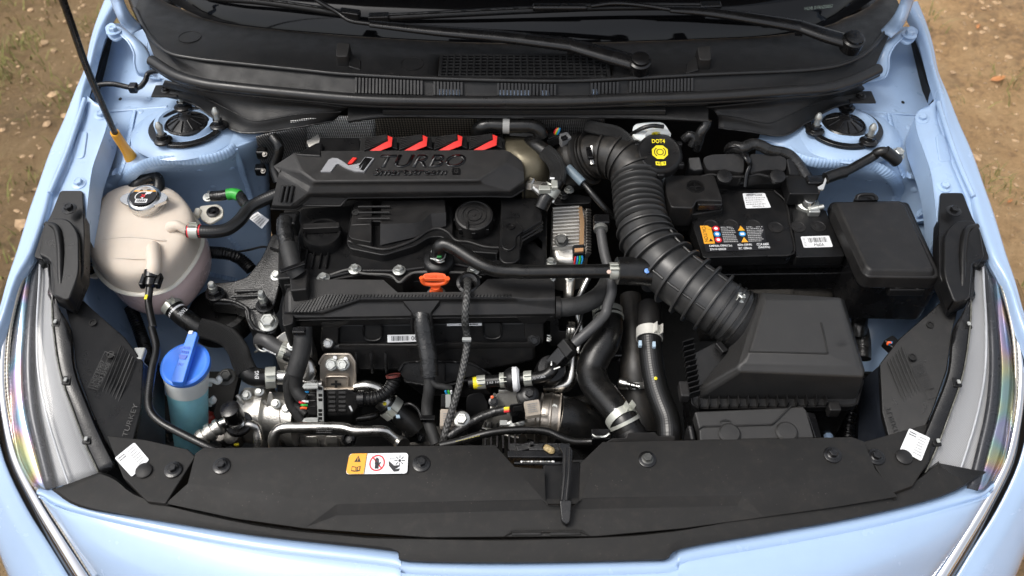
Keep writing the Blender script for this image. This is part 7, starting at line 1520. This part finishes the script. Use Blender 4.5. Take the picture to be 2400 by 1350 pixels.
# ================================================================== right side: battery, fuse box, air box
bt = thing('battery', 'black car battery with warning labels and white stickers', 'battery', W(1790, 600, .62))
zb = .838
prism('lid', Q('P', (1592, 447), (1690, 440), (1905, 446), (1948, 520), (1985, 594), (1655, 598), (1622, 520), z=zb), .80, PL, bt, bevel=.003, r=.004)
prism('case', Q('P', (1600, 460), (1900, 460), (1990, 604), (1650, 612), z=.808), .64, PLG, bt, bevel=.003, flare=.002)
prism('case_ledge', Q('P', (1648, 612), (1988, 602), (1990, 640), (1652, 645), z=.785), .74, PLG, bt, bevel=.003)
prism('raised_panel', Q('P', (1700, 447), (1815, 447), (1846, 480), (1862, 585), (1850, 598), (1648, 604), (1624, 530), (1640, 500), z=zb+.006), .82, PL, bt, bevel=.002, r=.006)
prism('raised_panel', Q('P', (1856, 490), (1935, 492), (1980, 600), (1866, 603), z=zb+.004), .82, PL, bt, bevel=.002, r=.004)
tube('panel_edge', Q('P', (1815, 447, zb+.007), (1842, 475, zb+.007), (1852, 530, zb+.007), (1862, 580, zb+.007), (1852, 597, zb+.007), (1800, 600, zb+.007)), .0016, PLM, bt, seg=6)
for x, y in ((1666, 528), (1713, 527), (1766, 528), (1818, 533), (1871, 532), (1918, 531)):
    lathe('cell_plug', W(x, y, zb+(.0065 if x < 1850 else .0045)), (0, 0, 1), [(.0135, -.001), (.0135, .0012), (.0122, .0012), (.0115, .0004), (.0065, .0004), (.006, .0014), (.002, .0016), (0, .0018)], PLM, bt, seg=28)
so, G = sticker('data_label', [p for p in Q('P', (1640, 530, zb+.0066), (1790, 528, zb+.0066), (1798, 586, zb+.0066), (1655, 591, zb+.0066))], BLK, bt, r=.02)
shape(G, [rect(0, 0, .17, .70)], AMBER, so, h=.0011); text('CAUTION', G, .02, .05, .08, .62, BLK, so, h=.0014, rot=-90); shape(G, [[(.12, .5), (.155, .62), (.085, .62)]], BLK, so, h=.0014)
for i, m_ in enumerate((REDPR, BLUPR, REDPR)): v_ = .12+i*.22; shape(G, [disc(.24, v_, .055, .105, 20)], m_, so, h=.0011); shape(G, [disc(.24, v_, .03, .055, 12)], WHITE if i != 1 else WHITE, so, h=.0014)
shape(G, [[(.635, .02), (.69, .22), (.58, .22)], [(.655, .48), (.71, .68), (.60, .68)]], AMBER, so, h=.0011); shape(G, [disc(.64, .35, .055, .105, 20)], BLUPR, so, h=.0011); shape(G, [rect(.61, .31, .67, .40)], WHITE, so, h=.0014)
textlines(G, .32, .04, .56, .68, 9, GREYPR, so, seed=2); textlines(G, .72, .04, .99, .68, 9, GREYPR, so, seed=3)
text('CMF60L-DIN(12v)', G, .07, .75, .44, .85, WHITE, so, h=.0012, bold=.01); text('60Ah (20HR)', G, .53, .74, .76, .84, WHITE, so, h=.0012, bold=.01); text('CCA 640A', G, .84, .73, 1.04, .83, WHITE, so, h=.0012, bold=.01)
text('37110-Q0620', G, .07, .88, .33, .97, WHITE, so, h=.0012, bold=.01); text('RC 100min', G, .54, .87, .75, .96, WHITE, so, h=.0012, bold=.01); text('(SAE/EN)', G, .86, .86, 1.05, .96, WHITE, so, h=.0012, bold=.01)
so, G = sticker('deposit_label', Q('P', (1740, 454, zb+.0066), (1792, 453, zb+.0066), (1807, 487, zb+.0066), (1748, 489, zb+.0066)), WHITE, bt, r=.05); text('DEPOZITOLUDUR', G, .15, .06, .85, .2, BLK, so, h=.0012, bold=.01); textlines(G, .06, .26, .95, .82, 4, GREYPR, so); text('FIRMA KODU : 06', G, .28, .85, .75, .95, BLK, so, h=.0012)
so, G = sticker('code_label', Q('P', (1876, 555, zb+.0046), (1943, 553, zb+.0046), (1952, 579, zb+.0046), (1884, 581, zb+.0046)), WHITE, bt, r=.05); barcode(G, .22, .14, .88, .58, so, n=22); text('M60A', G, .38, .66, .72, .93, BLK, so, h=.0012); textlines(G, .04, .1, .14, .9, 6, GREYPR, so)
F = quadmap(Q('P', (1700, 487, zb+.0005), (1700, 455, zb+.0005), (1714, 455, zb+.0005), (1716, 487, zb+.0005))); text('710116', F, 0, 0, 1, 1, DGREY, bt, h=.001)
bw = thing('battery_sleeve', 'dark felt sleeve wrapped round the lower battery', 'battery sleeve', W(1780, 700, .62))
loft('felt', [Q('P', (1600, 650, .745), (1690, 668, .745), (1745, 668, .745), (1760, 678, .742), (1850, 676, .742), (1865, 668, .744), (1930, 655, .745), (1985, 640, .75)), Q('P', (1620, 720, .70), (1690, 735, .70), (1745, 735, .70), (1760, 735, .70), (1850, 735, .70), (1865, 730, .70), (1910, 725, .70), (1945, 715, .70)), Q('P', (1640, 800, .62), (1690, 800, .62), (1745, 800, .62), (1760, 800, .62), (1850, 800, .62), (1865, 800, .62), (1880, 800, .62), (1900, 800, .62))], FOAM, bw, nu=4, nv=4, thick=.005)
for x in (1740, 1860): prism('case_slot', Q('P', (x-24, 655, .758), (x+26, 654, .758), (x+26, 660, .756), (x-24, 661, .756)), 0, PLM, bw, zrel=.004, bevel=0)
# positive terminal cover
pt = thing('terminal_cover', 'black cover with plus mark over the positive battery terminal', 'terminal cover', W(1620, 470, .82))
prism('cover', Q('A7', (1020, 352), (1335, 350), (1385, 500), (1385, 515), (1225, 510), (1200, 560), (1060, 555), (1030, 470), z=.878), .83, PLM, pt, bevel=.006, r=.006, seg=3)
prism('cover_skirt', Q('A7', (1035, 480), (1385, 500), (1388, 570), (1210, 600), (1050, 595), z=.855), .81, PLM, pt, bevel=.003)
box('lid_latch', Q('A7', (1300, 535, .868))[0], (.045, .02, .016), PLG, pt, bevel=.003); box('latch_bar', Q('A7', (1295, 540, .878))[0], (.024, .004, .003), PLM, pt, bevel=.001)
pc = Q('A7', (1213, 424, .8782))[0]; lathe('plus_ring', pc, (0, 0, 1), [(.0165, -.001), (.0165, .0012), (.0148, .0012), (.0145, -.0002), (0, -.0002)], PL, pt, seg=32); box('plus_bar', pc, (.018, .0025, .002), PL, pt, bevel=.0004); box('plus_bar', pc+UP*.0003, (.0025, .018, .002), PL, pt, bevel=.0004)
# negative clamp and earth cable
nc = thing('negative_clamp', 'bright negative battery clamp with black sensor block', 'battery clamp', W(1895, 480, .83))
box('sensor_block', Q('A8', (325, 430, .862))[0], (.056, .05, .03), PL, nc, bevel=.003); box('sensor_socket', Q('A8', (415, 385, .872))[0], (.034, .022, .02), PLG, nc, bevel=.003)
lathe('post', Q('A8', (378, 505, .855))[0], (0, 0, 1), [(.013, -.02), (.012, .008), (.0105, .010), (0, .010)], STEEL, nc, seg=26); lathe('clamp_ring', Q('A8', (368, 520, .842))[0], (0, 0, 1), [(.021, -.01), (.021, .006), (.016, .010), (.013, .010), (0, .004)], ZINC, nc, seg=26)
box('clamp_neck', Q('A8', (370, 470, .858))[0], (.018, .024, .006), ZINC, nc); box('clamp_jaw', Q('A8', (405, 560, .848))[0], (.022, .016, .014), ZINC, nc, bevel=.003); a, b = Q('A8', (385, 550, .85), (468, 530, .856)); lathe('clamp_screw', a, b-a, [(.006, 0), (.006, .014), (.0045, .015), (.0045, (b-a).length), (0, (b-a).length)], ZINC, nc, seg=14)
box('copper_lug', Q('A8', (410, 432, .866))[0], (.018, .016, .005), COPPER, nc); prism('bent_lug', Q('A8', (425, 430, .872), (470, 425, .878), (490, 365, .892), (478, 350, .896), (465, 390, .886), (430, 410, .876)), 0, STEEL, nc, zrel=.004, bevel=.001)
gcable = thing('earth_cable', 'black earth cable from the battery to the inner wing bolt', 'cable', Q('A8', (700, 270, .85))[0])
ep_ = Q('A8', (480, 358, .893), (540, 335, .896), (600, 318, .898), (680, 275, .905), (770, 225, .915), (800, 200, .925), (840, 195, .928), (880, 225, .92), (915, 255, .91)); tube('cable', ep_, .0088, RUB, gcable, seg=14); tube('heat_shrink', ep_[0:3], .0110, RUB, gcable, seg=14); tube('heat_shrink', ep_[6:9], .0115, RUB, gcable, seg=14)
prism('eyelet', Q('A8', (905, 215, .912), (940, 215, .912), (945, 262, .905), (915, 268, .905)), 0, STEEL, gcable, zrel=.003, r=.004, bevel=.0008); bolt(Q('A8', (915, 215, .913))[0], .009, ZINC, gcable, (.1, -.2, 1), h=.012); 
lathe('blank_pin', Q('A8', (1040, 410, .835))[0], (0, -.2, 1), [(.005, 0), (.005, .002), (0, .003)], BLUEF, gcable, seg=12) if False else None
# control unit connectors behind the battery
cu = thing('control_unit_plugs', 'pair of black locking connectors strapped together behind the battery', 'connector', W(1750, 400, .84))
prism('tray', Q('A3', (1180, 1130, .86), (1900, 1130, .86), (1900, 1210, .85), (1180, 1210, .85)), .80, PL, cu, bevel=.003)
for x0, x1, s in ((1255, 1530, 1), (1565, 1815, -1)):
    prism('connector', Q('A3', (x0, 1040, .90), (x0+60, 1018, .905), (x1, 1010, .905), (x1, 1140, .885), (x0+130, 1120, .885), (x0+30, 1125, .88)) if s > 0 else Q('A3', (x0, 1010, .905), (x1-50, 1022, .905), (x1, 1045, .90), (x1-10, 1130, .88), (x1-130, 1120, .885), (x0, 1140, .885)), .85, PLM, cu, r=.008, bevel=.005, seg=3)
    tube('lock_rail', Q('A3', (x0-10, 1165, .876), (x0+60, 1150, .878), (x0+140, 1165, .876), (x1, 1165, .876)), .0025, PLM, cu, seg=8)
prism('lock_slide', Q('A3', (1160, 1035, .895), (1240, 1030, .90), (1265, 1120, .885), (1200, 1130, .88), (1170, 1110, .885)), .85, PL, cu, bevel=.003); prism('lock_slide', Q('A3', (1810, 1040, .90), (1905, 1045, .895), (1925, 1130, .88), (1890, 1160, .875), (1830, 1150, .88)), .85, PL, cu, bevel=.003)
tube('strap', Q('A3', (1525, 985, .90), (1530, 1010, .912), (1555, 1050, .912), (1570, 1090, .90), (1550, 1150, .888), (1540, 1230, .87)), .007, PLG, cu, seg=10, flat=.5)
for x in (1290, 1640): lathe('pinion', Q('A3', (x+110, 1165, .885))[0], (0, -.3, 1), [(.014, -.004), (.014, .003), (.010, .004), (0, .004)], PL, cu, seg=14)
tube('cable_loom', Q('A3', (1430, 990, .90), (1460, 968, .915), (1520, 975, .918), (1580, 950, .92), (1640, 960, .918), (1700, 990, .91), (1800, 1010, .90), (1870, 1060, .89), (1950, 1180, .87)), .0105, WRAP, cu, seg=14); tube('wire_ring', Q('A3', (1405, 1000, .90), (1430, 970, .92), (1480, 968, .925), (1530, 1000, .915)), .0025, RUB, cu, seg=8)
tag(tube('hanging_loom', Q('A3', (1285, 790, .94), (1275, 830, .93), (1245, 870, .92), (1230, 930, .90), (1215, 980, .88)), .0095, WRAP, None, seg=12), 'ragged taped loom hanging below the cowl beside the brake reservoir', 'loom')
tag(tube('hanging_loom', Q('A3', (1130, 920, .90), (1170, 890, .91), (1200, 910, .905), (1180, 960, .89)), .008, WRAP, None, seg=12), 'taped loom loop just behind the brake fluid cap', 'loom')
# brake fluid reservoir
bf = thing('brake_reservoir', 'white brake fluid reservoir with black and yellow cap', 'reservoir', Q('A3', (960, 1050, .82))[0])
cx_ = Q('A3', (975, 1000, .925))[0]; ax = Vector((0, -.30, 1)).normalized()
lathe('cap', cx_-ax*.004, ax, [(.042, -.020), (.043, -.006), (.041, .0), (.036, .0035), (.033, .003), (0, .003)], PL, bf, seg=44); F = quadmap([cx_+Vector(p) for p in ((-.033, .033, .0), (.033, .033, 0), (.033, -.033, 0), (-.033, -.033, 0))])
t_, a_, b_ = basis(ax); up_ = (Vector((0, 1, 0))-ax*ax.y).normalized(); F = quadmap([cx_+up_*.033*sy+Vector((.033*sx__, 0, 0)) for sx__, sy in ((-1, 1), (1, 1), (1, -1), (-1, -1))])
for g in range(0, 360, 60): box('cap_lug', cx_-ax*.012+(a_*math.cos(R(g))+b_*math.sin(R(g)))*.043, (.014, .010, .012), PL, bf, bevel=.003)
text('DOT4', F, .30, .10, .66, .23, YPRINT, bf, h=.0006, bold=.03)
oct_ = lambda r: [(.5+r*math.cos(R(22.5+45*i)), .52+r*math.sin(R(22.5+45*i))) for i in range(8)]
shape(F, [oct_(.235)], YPRINT, bf, h=.0006); shape(F, ringp(.5, .52, .10, .10, .22)+ringp(.5, .52, .165, .165, .14, a0=-55, a1=55, n=10)+ringp(.5, .52, .165, .165, .14, a0=125, a1=235, n=10), BLK, bf, h=.0012)
shape(F, [[(.36, .81), (.49, .83), (.49, .95), (.36, .93)], [(.51, .83), (.64, .81), (.64, .93), (.51, .95)]], YPRINT, bf, h=.0006); shape(F, [rect(.395, .85, .415, .91), rect(.44, .85, .46, .91), rect(.58, .84, .60, .91)], BLK, bf, h=.0012)
lathe('neck', cx_-ax*.06, ax, [(.034, -.03), (.034, .04), (0, .04)], WHITEP, bf, seg=32)
prism('body', Q('A3', (800, 815, .93), (900, 800, .935), (1000, 800, .935), (1040, 860, .93), (1050, 910, .925), (870, 930, .92), (790, 900, .92)), .86, WHITEP, bf, r=.010, bevel=.006, seg=3)
prism('front_box', Q('A3', (880, 875, .938), (900, 858, .94), (1030, 855, .94), (1050, 880, .938), (1040, 898, .925), (890, 902, .925)), .88, WHITEP, bf, r=.008, bevel=.004)
F = quadmap(Q('A3', (915, 868, .9405), (985, 866, .9405), (988, 892, .930), (917, 894, .930))); shape(F, [disc(.5, .5, .48, .48, 8)], YPRINT, bf, h=.0006); shape(F, ringp(.5, .5, .22, .22, .25)+ringp(.5, .5, .36, .36, .15, a0=-55, a1=55, n=8)+ringp(.5, .5, .36, .36, .15, a0=125, a1=235, n=8), BLK, bf, h=.001)
prism('lower_body', Q('A3', (945, 1110, .88), (1050, 1090, .88), (1055, 1140, .87), (1000, 1180, .865), (960, 1170, .865)), .82, WHITEP, bf, r=.006, bevel=.004); tube('reservoir_strap', Q('A3', (780, 890, .915), (850, 850, .935), (920, 830, .942), (1000, 835, .94)), .004, RUB, bf, seg=10)
# fuse box
fb = thing('fuse_box', 'black fuse box with a smooth sloping edged lid beside the battery', 'fuse box', W(2080, 640, .70))
prism('lid_top', Q('A8', (548, 500), (925, 497), (962, 520), (1140, 905), (1125, 918), (755, 912), (728, 890), (560, 530), z=.885), .87, PLM, fb, r=.010, bevel=.004, seg=3, flare=.010)
prism('lid', Q('A8', (528, 498), (935, 490), (978, 516), (1182, 938), (1160, 962), (735, 956), (700, 920), (528, 540), z=.876), .845, PLM, fb, r=.010, bevel=.004, seg=3)
prism('lid_lip', Q('A8', (500, 520), (520, 498), (985, 500), (1196, 965), (1170, 985), (730, 985), (690, 960), z=.850), .832, PL, fb, r=.010, bevel=.003)
prism('base', Q('A8', (500, 540), (980, 515), (1185, 985), (1160, 1010), (700, 1000), (660, 960), z=.833), .735, PLG, fb, r=.010, bevel=.003)
prism('base_lip', Q('A8', (495, 560), (985, 530), (1192, 1000), (1165, 1022), (690, 1015), (645, 970), z=.822), .812, PL, fb, r=.010, bevel=.002)
prism('base_foot', Q('A8', (560, 800), (1100, 800), (1150, 1010), (950, 1060), (740, 1060), (640, 980), z=.755), .69, PLG, fb, bevel=.004)
for x in (882, 1030): prism('latch_post', Q('A8', (x-14, 968, .862), (x+8, 966, .862), (x+26, 1030, .842), (x+6, 1036, .842)), 0, PL, fb, zrel=.018, bevel=.002)
tube('latch_bar', Q('A8', (900, 1025, .845), (960, 1012, .848), (1020, 1015, .847), (1040, 1035, .843)), .004, PLM, fb, seg=10); box('latch_plate', Q('A8', (965, 1040, .838))[0], (.06, .012, .016), PL, fb, bevel=.002)
prism('rear_handle', Q('A8', (660, 460, .885), (700, 445, .888), (770, 445, .888), (800, 465, .885), (805, 490, .880), (655, 492, .880)), .85, PLG, fb, r=.006, bevel=.002); tube('handle_loop', Q('A8', (675, 485, .889), (685, 462, .894), (730, 455, .896), (775, 462, .894), (790, 485, .889)), .0028, PL, fb, seg=8)
for x in (720, 800): box('foot_clip', Q('A8', (x, 1130, .72))[0], (.014, .03, .04), PLG, fb, ax=axes((1, .4, 0)), bevel=.003)
bolt(Q('A8', (1200, 945, .80))[0], .006, ZINC, fb, (0, -.3, 1)); box('side_lug', Q('A8', (1195, 950, .79))[0], (.03, .03, .012), PLG, fb)
fl = tube('fuse_loom', Q('A8', (700, 1130, .70), (690, 1200, .69), (680, 1290, .68))+Q('B5', (1620, 380, .67), (1640, 480, .66), (1640, 600, .65)), .015, WRAP, None, seg=14); tag(fl, 'taped loom dropping out of the fuse box', 'loom')
cv = tube('convoluted_loom', Q('B5', (1640, 720, .66), (1620, 820, .65), (1580, 930, .64), (1545, 1030, .635), (1530, 1130, .63), (1530, 1200, .62)), .0135, PLG, None, seg=14, step=.0011, prof=rings(.0048, .15)); tag(cv, 'ribbed black loom tube beside the air filter box corner', 'conduit')
cn2 = thing('lamp_plug', 'black lamp plug with coloured wires beside the closing panel', 'connector', Q('B6', (430, 140, .76))[0]); box('body', Q('B6', (440, 145, .77))[0], (.022, .035, .02), PL, cn2, ax=axes((1, .6, 0)), bevel=.003)
for i, m_ in enumerate((ORANGE, BLUPR)): tube('core', Q('B6', (405+i*8, 130, .78), (410+i*8, 118, .785), (425+i*4, 120, .785)), .0022, m_, cn2, seg=6)
tag(box('lamp_socket', Q('P', (326, 832, .785))[0], (.02, .025, .012), GREYP, None, bevel=.003), 'small grey lamp connector at the edge of the closing panel', 'connector')
# air filter box
ab = thing('air_filter_box', 'large matt charcoal air filter box with a stepped lid', 'air filter box', W(1850, 880, .66))
AB = mat('airbox_charcoal', (.022, .0215, .021), .46, grain=.35, gscale=1500, dust=.08, var=.1, rvar=.05, speck=.2)
K = {}
def kb(n, x, y, z): K[n] = Q('B5', (x, y, z))[0]
kb('a', 895, 112, .872); kb('b', 1478, 150, .874); kb('c', 1650, 705, .850); kb('d', 1640, 735, .845); kb('e', 740, 694, .850); kb('f', 714, 655, .854); kb('f2', 880, 150, .870)
kb('g', 920, 165, .876); kb('h', 1332, 330, .872); kb('i', 1384, 562, .864); kb('j', 800, 545, .866); kb('k', 765, 640, .858); kb('l', 1600, 660, .856); kb('l2', 1470, 165, .877)
kb('m', 1590, 900, .757); kb('n', 420, 900, .757); kb('o', 430, 820, .775); kb('p', 640, 560, .80); kb('q', 700, 380, .80); kb('r', 790, 150, .80); kb('c2', 1655, 690, .80); kb('b2', 1500, 160, .80)
nm = list(K); ix = {a: i for i, a in enumerate(nm)}
fcs = ['a g f2', 'a b l2 g', 'g l2 h', 'h l2 l i', 'g h i j', 'j i l k', 'f2 g j k f', 'k l c d e f', 'l2 b c l', 'e d m n', 'f e n o', 'f o p q', 'f2 f q r', 'b b2 c2 c', 'd c c2 m', 'a f2 r', 'a r b2 b']
ao = pm('lid', [K[a] for a in nm], [[ix[a] for a in s.split()] for s in fcs], AB, ab, angle=14); md = ao.modifiers.new('b', 'BEVEL'); md.width = .0045; md.segments = 3; md.limit_method = 'ANGLE'; md.angle_limit = R(6)
BV['air'] = BVHTree.FromPolygons([K[a] for a in nm], [[ix[a] for a in s.split()] for s in fcs])
def onair(x, y): return hit('air', 1500+x/3.14, 650+y/3.14)[0]
tube('lid_groove', [onair(x, y)+UP*.0003 for x, y in ((802, 547), (1100, 554), (1382, 562), (1360, 450), (1332, 335))], .0014, PLD, ab, seg=6, smoothpath=False)
F = quadmap([onair(x, y) for x, y in ((1450, 470), (1515, 470), (1515, 515), (1450, 515))]); text('<PP>', F, .05, .3, .95, .8, DGREY, ab, h=.002); shape(F, ringp(.5, .5, .55, .6, .08, a0=180, a1=360), DGREY, ab, h=.002)
prism('flange', Q('B5', (385, 560, .79), (700, 400, .79), (1650, 700, .78), (1598, 930, .757), (1560, 945, .756), (430, 965, .756), (385, 930, .757), (360, 700, .775)), .74, PL, ab, r=.006, bevel=.002)
prism('base', Q('B5', (400, 600), (1640, 720), (1560, 940), (430, 950), z=.742), .60, PLG, ab, bevel=.003)
for i in range(14): p = Q('B5', (435+i*71.5, 925-i*1.2, .764))[0]; box('flange_fin', p, (.0022, .016, .018), PL, ab, bevel=.0005)
for i in range(11): p = Q('B5', (352+i*5, 480+i*38, .792))[0]; box('flange_fin', p, (.020, .0022, .016), PL, ab, ax=axes((1, .35, 0)), bevel=.0005)
tube('flange_lip', Q('B5', (360, 640, .788), (372, 800, .775), (385, 930, .759), (430, 962, .758), (1000, 955, .758), (1560, 945, .758), (1598, 930, .759), (1640, 760, .77)), .0022, PLM, ab, seg=6, smoothpath=False, step=.004)
box('snap_clip', Q('B5', (1420, 970, .755))[0], (.020, .018, .022), PLM, ab, bevel=.003); box('snap_clip', Q('B5', (322, 840, .785))[0], (.016, .03, .02), PLM, ab, bevel=.003)
lathe('mouth', Q('A7', (1500, 1275, .812))[0], Q('A7', (1440, 1235, .818))[0]-Q('A7', (1500, 1275, .812))[0], [(.05, -.03), (.054, -.002), (.054, .004), (.048, .006), (0, .006)], PL, ab, seg=44)
# snorkel panel in front
sn = thing('intake_snorkel', 'flat charcoal intake snorkel with two round clips before the air filter box', 'intake snorkel', W(1760, 1000, .74))
K = {}
kb('a', 400, 985, .784); kb('b', 1080, 955, .786); kb('b2', 1200, 945, .786); kb('c', 1225, 975, .784); kb('d', 1285, 1180, .778); kb('e', 440, 1200, .778); kb('f', 435, 1120, .780); kb('g', 460, 1100, .781); kb('h', 975, 1085, .782); kb('i', 1110, 950, .787); kb('h2', 985, 1092, .779); kb('g2', 462, 1108, .778)
pp2 = prism('panel', [K[x] for x in 'a b b2 c d e f'.split()], 0, AB, sn, zrel=.025, bevel=.003)
tube('step_line', [K['f']+UP*.001, K['g']+UP*.001, K['h']+UP*.001, K['i']+UP*.001], .0013, PLD, sn, seg=6, smoothpath=False, step=.004)
for x, y in ((660, 1150), (1080, 1138)): lathe('round_clip', Q('B5', (x, y, .781))[0], (0, -.08, 1), [(.0175, -.002), (.0175, .001), (.0145, .004), (.004, .0045), (0, .0045)], AB, sn, seg=30)
F = quadmap(Q('B5', (590, 1040, .7835), (670, 1040, .7835), (670, 1075, .783), (590, 1075, .783))); shape(F, [[(0, 1), (0, .5), (.3, .2), (.35, .3), (.5, 0), (.65, .3), (.7, .2), (1, .5), (1, 1), (.92, 1), (.92, .55), (.08, .55), (.08, 1)]], PLD, sn, h=.0006)
prism('snorkel_seal', Q('B5', (345, 1070, .775), (395, 1080, .775), (420, 1200, .77), (370, 1200, .77)), .72, PL, sn, bevel=.006)
prism('snorkel_side', Q('B5', (1225, 985, .765), (1290, 1000, .755), (1340, 1180, .75), (1290, 1180, .76)), .70, PLG, sn)
tag(tube('bay_strut', Q('B5', (1355, 1070, .66), (1390, 1180, .64)), .008, BLUEF, None, seg=8), 'pale blue strip of chassis showing beside the snorkel', 'strut')
